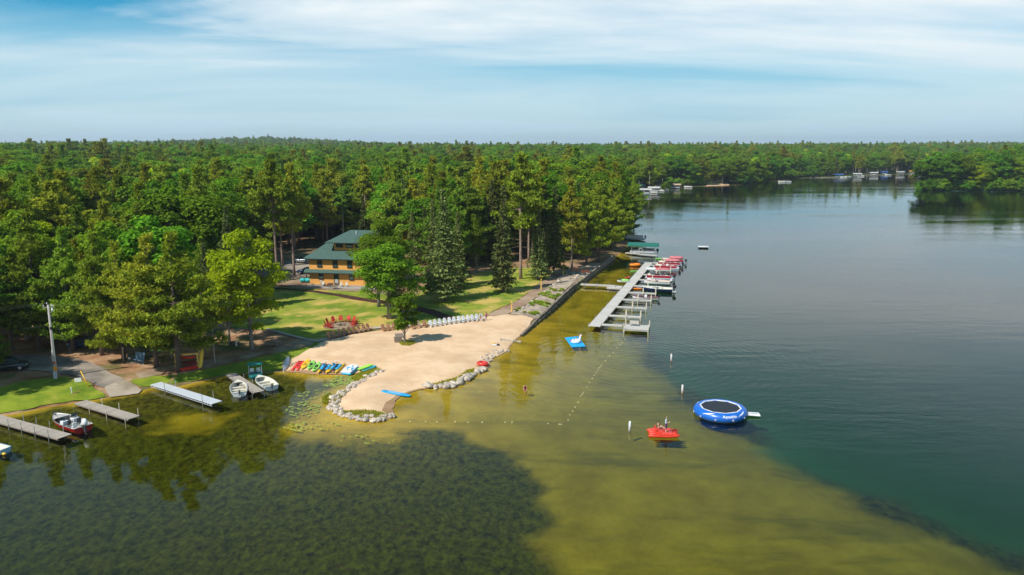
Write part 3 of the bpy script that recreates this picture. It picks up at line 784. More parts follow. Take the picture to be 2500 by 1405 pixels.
FRONT = [
    (438, 907, 'jack', 0, 18.5, 'broad olive pine whose dark trunk stands right beside the kayak rack', dict(wide=1.15)),
    (383, 897, 'jack', 1, 18.0, 'bushy olive pine between the blue chairs and the kayak rack', dict(wide=1.05)),
    (303, 878, 'jack', 2, 16.5, 'olive pine standing just behind the green utility box', {}),
    (250, 868, 'white', 1, 17.5, 'pine with thick bare lower trunk at the edge of the dirt parking area', {}),
    (178, 857, 'white', 0, 18.0, 'tall dark pine behind the utility pole with layered soft branches', {}),
    (95, 850, 'white', 2, 20.0, 'big soft-needled pine with sweeping layers left of the utility pole', {}),
    (30, 858, 'white', 1, 15.5, 'green layered pine beside the left bend of the road', {}),
    (-35, 925, 'white', 0, 9.0, 'low pine whose branches hang over the parked dark car', dict(wide=1.1)),
    (615, 856, 'lime', 0, 17.5, 'bright yellow-green maple standing by the picnic table', dict(wide=.95)),
    (560, 835, 'lime', 1, 14.0, 'yellow-green maple behind the fire ring', dict(wide=.8)),
    (525, 888, 'birch', 1, 9.5, 'slim birch with pale trunk beside the dirt path', dict(wide=.9)),
    (612, 752, 'spruce', 1, 14.0, 'dark spruce standing close behind the bright yellow-green maple', {}),
    (568, 762, 'spruce', 0, 19.0, 'tall dark narrow spruce rising between the two yellow-green maples', dict(wide=1.0)),
    (677, 688, 'red', 2, 26.0, 'tall red pine with long bare pale trunk at the edge of the parking lot', dict(wide=.9)),
    (719, 674, 'red', 0, 25.0, 'tall red pine with long bare trunk beside the dark blue car', dict(wide=.9)),
    (690, 652, 'red', 1, 22.0, 'red pine standing at the back of the parking lot', {}),
    (800, 600, 'red', 3, 22.0, 'red pine rising right behind the green lodge roof', {}),
    (950, 780, 'oak', 0, 13.8, 'large leafy maple in front of the lodge casting shade on the lawn', dict(wide=1.5)),
    (925, 750, 'oak', 1, 16.0, 'dark green maple hiding the right half of the lodge', dict(wide=1.15)),
    (975, 735, 'birch', 2, 15.0, 'thin maple with bare grey twigs on its right side before the lodge', dict(wide=1.1)),
    (988, 838, 'small', 0, 8.0, 'young maple growing out of the sand beach beside a wooden bin', dict(wide=1.0)),
    (1088, 736, 'spruce', 1, 21.5, 'tall grey-green spruce on the lawn behind the white chairs', dict(wide=1.05)),
    (1060, 716, 'spruce', 0, 19.0, 'slender spruce close behind the tall grey-green spruce', dict(wide=.9)),
    (1120, 700, 'spruce', 2, 16.0, 'spruce with open trunk in the middle of the dry lawn', {}),
    (1164, 668, 'oak', 1, 13.0, 'dark round-crowned tree with a split black trunk on the lawn', dict(wide=.62)),
    (1228, 714, 'spruce', 0, 22.0, 'narrow spruce standing on the lawn beside the gravel path', dict(wide=.85)),
    (1271, 682, 'red', 0, 27.5, 'towering red pine with thick bare trunk and flat top beside the gravel path', dict(wide=1.0)),
    (1312, 684, 'spruce', 2, 16.5, 'bushy spruce between the towering red pine and the garden posts', dict(wide=1.0)),
    (1352, 672, 'spruce', 1, 20.5, 'blue-green spruce where the gravel path enters the woods', dict(wide=.85)),
    (1396, 655, 'red', 3, 21.5, 'red pine behind the orange benches', {}),
    (1432, 648, 'jack', 0, 19.0, 'spreading olive pine over the top of the stone wall', dict(wide=.9)),
    (1462, 640, 'jack', 1, 19.5, 'olive pine with open crown leaning toward the boat docks', dict(wide=.9)),
    (1492, 612, 'white', 0, 22.0, 'white pine reaching out over the water behind the green boat lift', dict(wide=.95)),
    (1518, 588, 'white', 2, 21.0, 'white pine at the water edge with long horizontal limbs over the lake', dict(wide=1.0)),
    (1500, 575, 'red', 1, 24.0, 'red pine behind the shoreline white pines', {}),
    (1548, 548, 'white', 1, 19.0, 'white pine farthest along the point above the moored boats', {}),
    (1400, 625, 'spruce', 0, 18.0, 'dark spruce deep behind the orange benches', {}),
    (1330, 640, 'spruce', 2, 20.0, 'dark spruce standing behind the gravel path woods', {}),
    (1200, 640, 'spruce', 1, 21.0, 'spruce at the back edge of the dry lawn', {}),
    (1010, 660, 'spruce', 0, 14.0, 'dark spruce tucked behind the right side of the lodge', {}),
]
for px, py, k, v, h, lb, kw in FRONT: gtree(px, py, k, v, h, lb, **kw)
# bare birch snag with pale forked top
p = gz(1160, 590)
sn = thing('dead_birch', 'bleached bare forked snag rising above the spruces', 'dead tree', (p.x, p.y, p.z))
mb = MB(); mb.smooth = True
mb.tube([(0, 0, -.3), (.1, 0, 9), (.3, .1, 15), (.2, .1, 21)], [.32, .26, .2, .05], 7); mb.build('trunk', m_birch, sn)
mb = MB(); mb.tube([(.25, .1, 13.5), (-.9, .2, 16.5), (-1.2, .3, 18.5)], [.14, .1, .03], 6); mb.tube([(.28, .1, 15.5), (1.0, 0, 17.8)], [.08, .02], 5); mb.build('limb', m_birch, sn)

# ---- forest: the nearest ones as single trees, the far woods as one mass
CLEAR = np.array(PZ((-90, 905), (60, 862), (180, 850), (300, 843), (430, 840), (520, 838), (520, 805), (560, 755), (610, 700), (625, 648), (690, 620), (790, 600), (900, 610), (1010, 650), (1060, 690), (1120, 672), (1180, 640), (1260, 640), (1350, 648), (1420, 628), (1480, 618), (1500, 622), (1500, 660), (1262, 832), (900, 1030), (300, 980), (-90, 1030)))
frontxy = np.array([tuple(gz(a[0], a[1]).xy) for a in FRONT])
rg = np.random.default_rng(5)
def scatter(dmin, dmax, step, lo=-.74, hi=.76):
    n = int(2 * dmax * .8 / step)
    xs, ys = np.meshgrid(np.arange(-dmax * .8, dmax * .8, step), np.arange(dmin * .6, dmax, step))
    P = np.stack([xs.ravel(), ys.ravel()], 1) + rg.uniform(-.42, .42, (xs.size, 2)) * step
    d = np.hypot(P[:, 0], P[:, 1])
    return P[(d > dmin) & (d < dmax) & (P[:, 1] > 60) & (P[:, 0] > lo * P[:, 1] - 10) & (P[:, 0] < hi * P[:, 1] + 10)]
def landfilter(P, margin):
    s = np.maximum(sdist(P, LAND), sdist(P, ISLAND))
    return P[s > margin]
cabin_spots = [gz(1022, 566).xy, gz(240, 690).xy, gz(235, 640).xy]
NEAR = scatter(95, 300, 6.6); NEAR = landfilter(NEAR, 2.5); NEAR = NEAR[sdist(NEAR, CLEAR) < -1.5]
keep = np.array([np.min(np.hypot(*(frontxy - q).T)) > 4.0 and all((Vector(q) - c).length > 8 for c in cabin_spots) and not (-62 < q[0] < -36 and 158 < q[1] < 185) for q in NEAR]); NEAR = NEAR[keep]
dist = np.hypot(NEAR[:, 0], NEAR[:, 1]); order = np.argsort(dist)
NEAR = NEAR[order]
WOOD = {'red': ('olive red pine', 'red pines'), 'white': ('layered white pine', 'white pines'), 'jack': ('spreading olive pine', 'spreading pines'), 'spruce': ('dark narrow spruce', 'spruces'), 'maple': ('round green broadleaf tree', 'broadleaf trees'), 'lime': ('bright yellow-green broadleaf tree', 'bright broadleaf trees'), 'birch': ('slim pale-trunked birch', 'birches'), 'dead': ('rust-brown dying pine', 'dying pines')}
def wood_label(k, q, h, lo, hi):
    u = 1250 + FPX * q[0] / q[1]; d = math.hypot(q[0], q[1])
    place = ('in the woods behind the road and the front pines' if u < 480 else 'in the woods behind the bright maples' if u < 660 else 'in the woods behind the lodge and its parking lot' if u < 1040 else 'in the woods behind the lawn spruces' if u < 1330 else 'in the woods above the garden wall and docks')
    depth = 'deep ' if d > 235 else ''
    size = 'tall ' if h > lo + .55 * (hi - lo) else 'lower '
    return size + WOOD[k][0] + ' ' + depth + place, size + WOOD[k][1] + ' ' + depth + place
def species(x, y, r_):
    """pines near the lake shore and in front, broadleaf stands further back"""
    d = math.hypot(x, y)
    pine_w = .56 - .42 * min(1, max(0, (d - 150) / 150)) + (.6 if d < 420 else .3) * (float(vnoise(np.array([x]), np.array([y]), 45, 21)[0]) - .5)
    u = r_.random()
    if r_.random() < pine_w:
        return 'red' if u < .42 else 'white' if u < .68 else 'spruce' if u < .86 else 'jack' if u < .985 else 'dead'
    return 'maple' if u < .66 else 'lime' if u < .76 else 'birch' if u < .93 else 'white'
r2 = random.Random(11)
HT = {'red': (19, 26), 'white': (18, 25), 'jack': (14, 18), 'spruce': (14, 21), 'maple': (16, 22), 'lime': (14, 19), 'birch': (17, 22), 'bush': (5, 9), 'dead': (13, 17)}
NIND = 400
for q in NEAR[:NIND]:
    k = species(q[0], q[1], r2); lo, hi = HT[k]
    if math.hypot(*q) < 150: lo, hi = lo * .8, hi * .85
    h = r2.uniform(lo, hi)
    tree(k, r2.randrange(4), (q[0], q[1], Hf(*q) - .1), h, *wood_label(k, q, h, lo, hi), wide=r2.uniform(.9, 1.2), rz=r2.uniform(0, 6.28))
pc = bpy.data.collections.new('far_tree_shapes')
kinds = []
for k in ('red', 'white', 'spruce', 'maple', 'lime', 'birch', 'jack', 'dead', 'bush'):
    for (tr_, cr_, H) in SPEC[k]:
        nt_, nc_ = len(tr_.vertices), len(cr_.vertices)
        bm = bmesh.new(); bm.from_mesh(cr_)
        n0 = len(bm.faces); bm.from_mesh(tr_); bm.faces.ensure_lookup_table()
        for f in bm.faces[n0:]: f.material_index = 1
        me = bpy.data.meshes.new('far_tree'); bm.to_mesh(me); bm.free()
        me.materials.append(cr_.materials[0]); me.materials.append(tr_.materials[0])
        ob = bpy.data.objects.new('far_tree_%02d' % len(kinds), me); pc.objects.link(ob); kinds.append((k, H))
by_kind = {}
for i, (k, H) in enumerate(kinds): by_kind.setdefault(k, []).append((i, H))
FARP = [NEAR[NIND:]]
for a, b_, st in ((300, 600, 8.5), (600, 1100, 11), (1100, 2000, 16), (2000, 3600, 24)):
    FARP.append(landfilter(scatter(a, b_, st), 3.0))
def forest(name, P, label):
    pos, var, scl, rot = [], [], [], []
    for q in P:
        k = species(q[0], q[1], r2) if len(q) < 3 or q[2] == 0 else 'bush'; lo, hi = HT[k]; i, H = r2.choice(by_kind[k])
        h = r2.uniform(lo, hi)
        h *= r2.uniform(.72, 1.18)
        if math.hypot(q[0], q[1]) > 1200: h *= 1.1
        pos.append((q[0], q[1], Hf(q[0], q[1]) - .2)); var.append(i); s = h / H; w = s * r2.uniform(1.0, 1.45); scl.append((w, w, s)); rot.append((0, 0, r2.uniform(0, 6.28)))
    me = bpy.data.meshes.new(name); me.from_pydata(pos, [], [])
    me.attributes.new('variant', 'INT', 'POINT').data.foreach_set('value', var)
    me.attributes.new('size', 'FLOAT_VECTOR', 'POINT').data.foreach_set('vector', np.array(scl, np.float32).ravel())
    me.attributes.new('turn', 'FLOAT_VECTOR', 'POINT').data.foreach_set('vector', np.array(rot, np.float32).ravel())
    o = link(name, me)
    md = o.modifiers.new('trees', 'NODES'); md.node_group = gn
    return stuff(o, label, 'forest')
gn = bpy.data.node_groups.new('forest_instances', 'GeometryNodeTree')
gn.interface.new_socket('Geometry', in_out='INPUT', socket_type='NodeSocketGeometry'); gn.interface.new_socket('Geometry', in_out='OUTPUT', socket_type='NodeSocketGeometry')
gi = gn.nodes.new('NodeGroupInput'); go = gn.nodes.new('NodeGroupOutput')
iop = gn.nodes.new('GeometryNodeInstanceOnPoints'); ci = gn.nodes.new('GeometryNodeCollectionInfo')
ci.inputs['Collection'].default_value = pc; ci.inputs['Separate Children'].default_value = True; ci.inputs['Reset Children'].default_value = True
def nattr(nm, ty):
    n = gn.nodes.new('GeometryNodeInputNamedAttribute'); n.data_type = ty; n.inputs['Name'].default_value = nm
    return [s for s in n.outputs if s.enabled][0]
iop.inputs['Pick Instance'].default_value = True
gn.links.new(gi.outputs[0], iop.inputs['Points']); gn.links.new(ci.outputs[0], iop.inputs['Instance'])
gn.links.new(nattr('variant', 'INT'), iop.inputs['Instance Index'])
e2r = gn.nodes.new('FunctionNodeEulerToRotation'); gn.links.new(nattr('turn', 'FLOAT_VECTOR'), e2r.inputs[0]); gn.links.new(e2r.outputs[0], iop.inputs['Rotation'])
gn.links.new(nattr('size', 'FLOAT_VECTOR'), iop.inputs['Scale']); gn.links.new(iop.outputs[0], go.inputs[0])
FP = np.concatenate(FARP)
ub = 1250 + FPX * FP[:, 0] / FP[:, 1] * math.cos(PITCH); sdl = sdist(FP, LAND)
FP = FP[~((((ub > 1545) & (ub < 1665)) | ((ub > 2020) & (ub < 2262))) & (sdl < 9))]
isl = sdist(FP, ISLAND) > 0
def shore_bushes(poly, step, a=0, b_=None, off=(1.5, 5)):
    out = []
    pts = [tuple(v) for v in poly][a:b_]; L = plen_(pts); d = 0
    while d < L:
        q, dr = along_(pts, d); nn = Vector((-dr.y, dr.x)); o_ = r2.uniform(*off); out.append((q.x + nn.x * o_, q.y + nn.y * o_, 1.0)); d += step * r2.uniform(.7, 1.3)
    return np.array(out)
def plen_(pts): return sum((Vector(v) - Vector(u)).length for u, v in zip(pts, pts[1:]))
def along_(pts, d):
    for u, v in zip(pts, pts[1:]):
        l = (Vector(v) - Vector(u)).length
        if d <= l: return Vector(u).lerp(Vector(v), d / l), (Vector(v) - Vector(u)).normalized()
        d -= l
    return Vector(pts[-1]), (Vector(pts[-1]) - Vector(pts[-2])).normalized()
ns = len(near_shore) + len(wall_line)
SB = shore_bushes(LAND, 4.0, ns + 4, ns + 23)
keepb = np.ones(len(SB), bool)
for pxa, pxb in ((1540, 1610), (1712, 1785), (1985, 2262)):
    u_ = 1250 + FPX * SB[:, 0] / SB[:, 1] * math.cos(PITCH); keepb &= ~((u_ > pxa) & (u_ < pxb))
SB = SB[keepb]
z3 = lambda P: np.column_stack([P, np.zeros(len(P))])
forest('far_forest', np.concatenate([z3(FP[~isl]), SB]), 'mixed green forest stretching back to the horizon')
IS = []
for q in FP[isl]: IS.append(q)
ex = ISLAND[:5]
isl_pts = landfilter(np.stack([g.ravel() for g in np.meshgrid(np.arange(270, 480, 6.5), np.arange(500, 600, 6.5))], 1) + rg.uniform(-2, 2, (16 * 33, 2)), -999) if False else None
for x in np.arange(270, 470, 7.0):
    for y in np.arange(500, 600, 7.0):
        IS.append((x + r2.uniform(-2.5, 2.5), y + r2.uniform(-2.5, 2.5)))
IS = np.array(IS); IS = IS[sdist(IS, ISLAND) > 1.0]
_sp = species
species = lambda x, y, r_: 'maple' if r_.random() < .78 else r_.choice(['lime', 'birch', 'white'])
sv = dict(HT); HT.update(maple=(18, 25), lime=(15, 20), birch=(17, 22), white=(20, 27))
IB = np.concatenate([shore_bushes(np.roll(ISLAND, -11, 0), 3.0, 0, 8, (.3, 2.5)), shore_bushes(np.roll(ISLAND, -11, 0), 4.0, 0, 8, (3, 7))])
forest('island_forest', np.concatenate([z3(IS), IB]), 'rounded broadleaf woods covering the wooded point across the lake')
HT.update(sv); species = _sp

# ================================================================== STONES
m_stone = M('field_stone', (0.43, 0.36, 0.28), .85, .5, 2.5, .02, second=(0.20, 0.165, 0.13))
m_stone2 = M('wall_stone', (0.23, 0.19, 0.14), .9, .7, 2.0, .03, second=(0.06, 0.05, 0.035))
m_wet_stone = M('wet_stone', (0.16, 0.12, 0.08), .4, .3, 2.5, .02)
def rock_mesh(seed, mat, flat=.7):
    rg_ = np.random.default_rng(seed); bm = bmesh.new(); bmesh.ops.create_icosphere(bm, subdivisions=2, radius=.5)
    cuts = [(unit(rg_.normal(size=3)), rg_.uniform(.32, .45)) for _ in range(9)]
    for v in bm.verts:
        p = np.array(v.co)
        for n, d in cuts:
            e = p @ n - d
            if e > 0: p = p - n * e * .85
        p *= np.array([1.15, .95, flat])
        v.co = p
    me = bpy.data.meshes.new('stone'); bm.to_mesh(me); bm.free()
    me.materials.append(mat); me.polygons.foreach_set('use_smooth', [True] * len(me.polygons)); return me
ROCKS = [rock_mesh(i, m_stone, .62 + .06 * (i % 4)) for i in range(6)]
ROCKW = [rock_mesh(20 + i, m_stone2, .75) for i in range(5)]
def along(pts, d):
    acc = 0
    for a, b_ in zip(pts, pts[1:]):
        l = (Vector(b_) - Vector(a)).length
        if acc + l >= d: return Vector(a).lerp(Vector(b_), (d - acc) / l), (Vector(b_) - Vector(a)).normalized()
        acc += l
    return Vector(pts[-1]), (Vector(pts[-1]) - Vector(pts[-2])).normalized()
def plen(pts): return sum((Vector(b_) - Vector(a)).length for a, b_ in zip(pts, pts[1:]))
rk = random.Random(3)
def riprap(label, pxpts, n, size, width, sign=1):
    pts = [tuple(gp(x, y).xy) for x, y in pxpts]
    c = Vector(pts[len(pts) // 2]); root = thing('rock_border', label, 'rocks', (c.x, c.y, 0))
    L = plen(pts)
    for i in range(n):
        q, d = along(pts, L * (i + rk.uniform(-.4, .4)) / n if 0 < i < n - 1 else L * i / n)
        nn = Vector((-d.y, d.x)) * sign
        w = rk.random() ** 1.1 * width
        s = (size[0] + (size[1] - size[0]) * rk.random() ** 1.8) * (1 - .25 * w / width)
        q = q + nn * w
        o = link('stone', rk.choice(ROCKS), root, (q.x - c.x, q.y - c.y, max(Hf(q.x, q.y), -.12) + s * .17), rk.uniform(0, 6.28), s)
        o.rotation_euler[0] = rk.uniform(-.25, .25); o.rotation_euler[1] = rk.uniform(-.25, .25)
    return root
SPIT = [(925, 907), (905, 917), (868, 936), (838, 957), (808, 978), (799, 995), (816, 1012), (852, 1026), (900, 1032), (940, 1029), (968, 1019)]
riprap('pale field stones edging the curved sand spit', SPIT, 270, (.25, 1.0), 1.2, 1)
riprap('large rounded boulders lining the beach edge between the cove and the red float', [(1032, 948), (1070, 952), (1105, 946), (1130, 937), (1158, 921), (1184, 905)], 90, (.3, 1.35), .9, 1)
riprap('loose small stones between the red float and the wall end', [(1186, 897), (1200, 882), (1215, 868), (1238, 861), (1246, 860)], 110, (.16, .6), 1.6, 1)
riprap('flat ledge stones where the wall meets the beach', [(1222, 838), (1240, 838), (1254, 836), (1272, 836)], 16, (.4, .75), .5, 1)

# stone retaining wall: courses of rounded stones
wroot = thing('stone_wall', 'dark fieldstone retaining wall curving from the beach up to the pines', 'wall', (*wall_line[0], 0))
wx, wy = wall_line[0]; L = plen(wall_line)
cnt = 0; rest = MB(); d = 0.0
while d < L:
    q, dr = along(wall_line, d); nn = Vector((-dr.y, dr.x)); ang = math.atan2(dr.y, dr.x)
    topz = max(.22, min(1.05, Hf(q.x + nn.x * 1.6, q.y + nn.y * 1.6) + .12))
    near_ = d < 62; st = .5 if near_ else .62
    nrow = max(1, int(round(topz / .42)))
    for r_ in range(nrow + 1):
        z = -.12 + (topz + .05) * r_ / nrow
        p = q + nn * (.05 + .10 * r_) + dr * rk.uniform(-.1, .1)
        s = (st * rk.uniform(.55, 1.05), .5 * rk.uniform(.7, 1.4), topz / nrow * rk.uniform(.8, 1.4))
        if cnt < 295 and near_:
            o = link('stone', rk.choice(ROCKW), wroot, (p.x - wx, p.y - wy, z), ang + rk.uniform(-.3, .3), s); cnt += 1
        else:
            b0 = len(rest.v); me = rk.choice(ROCKW); mm = Matrix.Translation((p.x - wx, p.y - wy, z)) @ Matrix.Rotation(ang + rk.uniform(-.3, .3), 4, 'Z') @ Matrix.Diagonal((*s, 1))
            rest.smooth = True; rest.add([mm @ v.co for v in me.vertices], [list(f.vertices) for f in me.polygons])
    d += st
stuff(rest.build('stones', m_stone2, wroot))
core = MB()
core.loft([[(q_[0] - wx + n_[0] * a_, q_[1] - wy + n_[1] * a_, z_) for a_, z_ in ((.10, -.6), (.16, h_), (.5, h_), (.55, -.6))] for q_, n_, h_ in ((lambda q, d: (q, (-d.y, d.x), max(.1, min(.92, Hf(q.x - d.y * 1.6, q.y + d.x * 1.6)))))(*along(wall_line, plen(wall_line) * i_ / 60)) for i_ in range(61))], closed=True)
core.build('rubble_core', M('wall_gaps', (0.035, 0.03, 0.022), .95, .3), wroot)
# pale rocks along the garden edge
pts = [(1248, 766), (1276, 755), (1314, 727), (1348, 699), (1378, 675), (1404, 659)]
pw = [tuple(gz(*p).xy) for p in pts]; c = Vector(pw[0]); gb = thing('rock_border', 'row of pale rocks edging the gravel garden beside the brown path', 'rocks', (c.x, c.y, 0)); L = plen(pw)
for i in range(62):
    q, dr = along(pw, L * i / 61); q = q + Vector((-dr.y, dr.x)) * rk.uniform(-.5, .4); s = rk.uniform(.3, .75)
    link('stone', rk.choice(ROCKS), gb, (q.x - c.x, q.y - c.y, Hf(q.x, q.y) + .1 + s * .15), rk.uniform(0, 6.28), s)
pts = [(1262, 764), (1280, 769), (1296, 775), (1306, 780)]; pw = [tuple(gz(*p).xy) for p in pts]; c = Vector(pw[0]); L = plen(pw)
gb = thing('rock_border', 'low dark stone step at the beach end of the garden', 'rocks', (c.x, c.y, 0))
for i in range(18):
    q, dr = along(pw, L * i / 17); link('stone', rk.choice(ROCKW), gb, (q.x - c.x, q.y - c.y, Hf(q.x, q.y) + .12), rk.uniform(0, 6.28), (rk.uniform(.4, .7), .4, .4))
# boulders in the rock garden near the benches
for i, (px, py) in enumerate(((1385, 675), (1398, 670), (1410, 676), (1420, 672), (1432, 678), (1404, 682), (1390, 683), (1425, 683), (1440, 668))):
    p = gz(px, py); tag(link('boulder', rk.choice(ROCKS), None, (p.x, p.y, p.z + .18), rk.uniform(0, 6), rk.uniform(.7, 1.1)), 'pale boulder in the rock garden before the orange benches', 'boulder', 'boulders of the rock garden')

# ---- low plants
def tuft_mesh(seed, n, r, h, w, mat, name='foliage'):
    rg_ = np.random.default_rng(seed)
    a = rg_.uniform(0, 6.28, n); q = r * np.sqrt(rg_.random(n))
    c = np.stack([q * np.cos(a), q * np.sin(a), np.zeros(n)], 1)
    d = unit(np.stack([np.cos(a) * q / r * .7 + rg_.normal(size=n) * .3, np.sin(a) * q / r * .7 + rg_.normal(size=n) * .3, np.ones(n) * .9], 1))
    v, f = dir_tris(c, d, h * rg_.uniform(.5, 1.1, n), w, rg_)
    return mesh_np(name, v, [f], mat)
HERB = [tuft_mesh(i, 150, .42, .62, .14, m_leaf['herb']) for i in range(4)]
beds = [((1262, 762), 2), ((1281, 768), 2), ((1300, 768), 3), ((1310, 770), 3), ((1270, 757), 3), ((1254, 762), 1)]
spots = [(1260, 760), (1268, 757), (1281, 765), (1297, 767), (1308, 766), (1303, 770), (1313, 768), (1297, 744), (1304, 742), (1312, 743), (1320, 746), (1326, 748), (1316, 740), (1308, 738), (1333, 750), (1300, 748), (1324, 741), (1336, 744), (1343, 746), (1320, 722), (1328, 724), (1336, 726), (1344, 729), (1351, 731), (1326, 718), (1334, 720), (1342, 722), (1350, 725), (1358, 726), (1338, 716), (1364, 722), (1339, 706), (1347, 709), (1355, 712), (1366, 713), (1372, 710), (1376, 668), (1384, 672)]
for i, (px, py) in enumerate(spots):
    p = gz(px, py)
    o = thing('garden_plant', 'bright green leafy clump planted in the gravel terrace', 'plant', (p.x, p.y, p.z + .04), rk.uniform(0, 6), 'clumps of the gravel terrace', rk.uniform(.55, .9)); link('foliage', HERB[i % 4], o)
def grass_patch(label, pxpoly, n, h, mat='grass', name='grass_patch', wade=0):
    poly = np.array([tuple(gp(*p).xy) if wade else tuple(gz(*p).xy) for p in pxpoly]); lo, hi = poly.min(0), poly.max(0)
    rg_ = np.random.default_rng(n); P = rg_.uniform(lo, hi, (n * 4, 2)); P = P[sdist(P, poly) > 0][:n]
    z = np.array([max(Hf(*q), 0 if wade else -.3) for q in P]) + .02
    d = unit(np.column_stack([rg_.normal(size=(len(P), 2)) * .35, np.ones(len(P))]))
    v, f = dir_tris(np.column_stack([P, z]), d, h * rg_.uniform(.4, 1.1, len(P)), .09, rg_)
    return stuff(link(name, mesh_np(name, v, [f], m_leaf[mat])), label, 'grass')
grass_patch('tall shore grass on the spit beside the lime and teal boards', ((880, 912), (900, 906), (928, 903), (924, 908), (900, 921), (872, 933), (858, 925)), 2600, .45)
grass_patch('patch of grass inside the rounded tip of the spit', ((826, 1004), (850, 1006), (890, 1003), (925, 1008), (950, 1016), (930, 1024), (890, 1024), (850, 1018)), 1500, .3)
grass_patch('grass strip between the spit sand and its pale stones', ((822, 1004), (812, 990), (820, 975), (845, 955), (850, 958), (828, 980)), 600, .35)
grass_patch('weeds growing behind the large beach boulders', ((1040, 943), (1080, 946), (1120, 934), (1158, 914), (1160, 903), (1142, 906), (1115, 925), (1070, 937)), 1500, .4)
grass_patch('grass ring around the foot of the young beach maple', ((972, 836), (988, 832), (1008, 834), (1014, 841), (1000, 846), (980, 845)), 900, .3)
grass_patch('green plants spilling over the stone wall beside the walkway', ((1404, 704), (1416, 692), (1428, 684), (1426, 690), (1412, 703)), 900, .5, 'herb')
grass_patch('weeds on the waterline left of the spit stones', ((786, 972), (806, 962), (812, 975), (798, 990), (788, 985)), 500, .4, 'grass')
# lily pads
mb = MB(); rl = random.Random(4)
for (cx_, cy_, rx_, ry_, n) in ((850, 925, 38, 14, 190), (790, 975, 70, 24, 120), (740, 1000, 40, 22, 60), (760, 1040, 70, 14, 46), (890, 1075, 80, 14, 14), (820, 938, 30, 10, 80)):
    for _ in range(n):
        a = rl.uniform(0, 6.28); q = rl.random() ** .5
        p = gp(cx_ + rx_ * q * math.cos(a), cy_ + ry_ * q * math.sin(a))
        if Hf(p.x, p.y) > -.02: continue
        r_ = rl.uniform(.08, .19); a0 = rl.uniform(0, 6.28)
        k = [(p.x, p.y, .012)] + [(p.x + r_ * math.cos(a0 + .3 + 5.7 * i / 8), p.y + r_ * math.sin(a0 + .3 + 5.7 * i / 8), .012 + rl.uniform(0, .012)) for i in range(9)]
        mb.add(k, [(0, i, i + 1) for i in range(1, 9)])
stuff(mb.build('lily_pads', M('lily_pad', (0.30, 0.38, 0.06), .5, .3, 3.0)), 'floating lily pads scattered left of the sand spit', 'lily pads')

# ================================================================== CHAIRS
m_white = M('white_resin', (0.78, 0.78, 0.76), .5, .06, 3)
m_tan = M('tan_resin', (0.44, 0.22, 0.11), .6, .14, 4)
m_tan2 = M('pale_tan_resin', (0.56, 0.38, 0.24), .6, .14, 4)
m_red = M('red_resin', (0.52, 0.045, 0.03), .55, .14, 4)
def adirondack(mat, label, group):
    r_ = thing('adirondack_chair', label, 'chair', group=group)
    # local +x is forward
    mb = MB()
    for j, hh in zip(range(-2, 3), (.74, .84, .88, .84, .74)):
        y = j * .125; mb.box((-.30 - .42 * hh * .36, y, .30 + hh * .5 * .92), (.03, .112, hh), 0, 0, -.38)
    mb.box((-.37, 0, .58), (.05, .62, .07), 0, 0, -.38)
    mb.build('backrest', mat, r_)
    mb = MB()
    for i in range(5): mb.box((.28 - i * .125, 0, .37 - i * .032), (.105, .56, .025), 0, 0, -.25)
    mb.build('seat', mat, r_)
    arm = MB().prism([(-.45, -.05), (.30, -.075), (.40, -.04), (.40, .04), (.30, .075), (-.45, .05)], 0, .028).mesh('armrest', mat)
    leg = MB().box((0, 0, .28), (.11, .035, .56)).mesh('leg', mat)
    rear = MB().box((0, 0, 0), (.95, .035, .11), 0, 0, .34).mesh('leg', mat)
    for s in (-1, 1):
        link('armrest', arm, r_, (0, s * .36, .56)); link('leg', leg, r_, (.30, s * .30, 0)); link('leg', rear, r_, (-.12, s * .28, .19))
    return r_
def chair_row(p0, p1, n, mat, label, group, face, skip=()):
    a, b_ = gz(*p0), gz(*p1); ch = adirondack(mat, label, group); first = True
    for i in range(n):
        if i in skip: continue
        q = a.lerp(b_, i / (n - 1)); bow = .5 * math.sin(math.pi * i / (n - 1)) * .7
        q = q + Vector((.0, bow, 0)); q.z = Hf(q.x, q.y) + .04
        rz = R(face + rk.uniform(-7, 7))
        if first: ch.location = q; ch.rotation_euler[2] = rz; first = False
        else: dup(ch, q, rz)
    return ch
chair_row((806, 829), (902, 808), 9, m_tan, 'tan Adirondack chair in the row of nine along the walkway', 'nine tan chairs along the walkway', -42)
ch = chair_row((938, 810), (950, 809), 2, m_tan, 'tan Adirondack chair left of the young beach maple', 'tan chairs beside the young maple', -55)
chair_row((964, 806), (1010, 805), 3, m_tan, 'tan Adirondack chair half hidden behind the young beach maple', 'tan chairs behind the young maple', -55)
p = gz(1025, 802); cp = adirondack(m_tan2, 'pale tan Adirondack chair next to the last tan chair of the row', None); cp.location = (p.x, p.y, p.z + .04); cp.rotation_euler[2] = R(-50)
p = gz(1039, 801); cp = adirondack(m_tan, 'tan Adirondack chair right beside the first white chair', None); cp.location = (p.x, p.y, p.z + .04); cp.rotation_euler[2] = R(-55)
chair_row((1054, 800), (1178, 783), 12, m_white, 'white Adirondack chair in the long row at the back of the beach', 'row of white chairs on the beach', -52)
fp = gz(833, 796)
for i, a in enumerate((75, 105, 48, 20, -12, 135, 165, 200, 235)):
    q = Vector((fp.x + 2.15 * math.cos(R(a)), fp.y + 2.5 * math.sin(R(a)), 0)); q.z = Hf(q.x, q.y) + .05
    if i == 0:
        rc = adirondack(m_red, 'red Adirondack chair in the ring around the fire pit', 'red chairs around the fire pit'); rc.location = q; rc.rotation_euler[2] = R(a + 180)
    else: dup(rc, q, R(a + 180 + rk.uniform(-14, 14)))
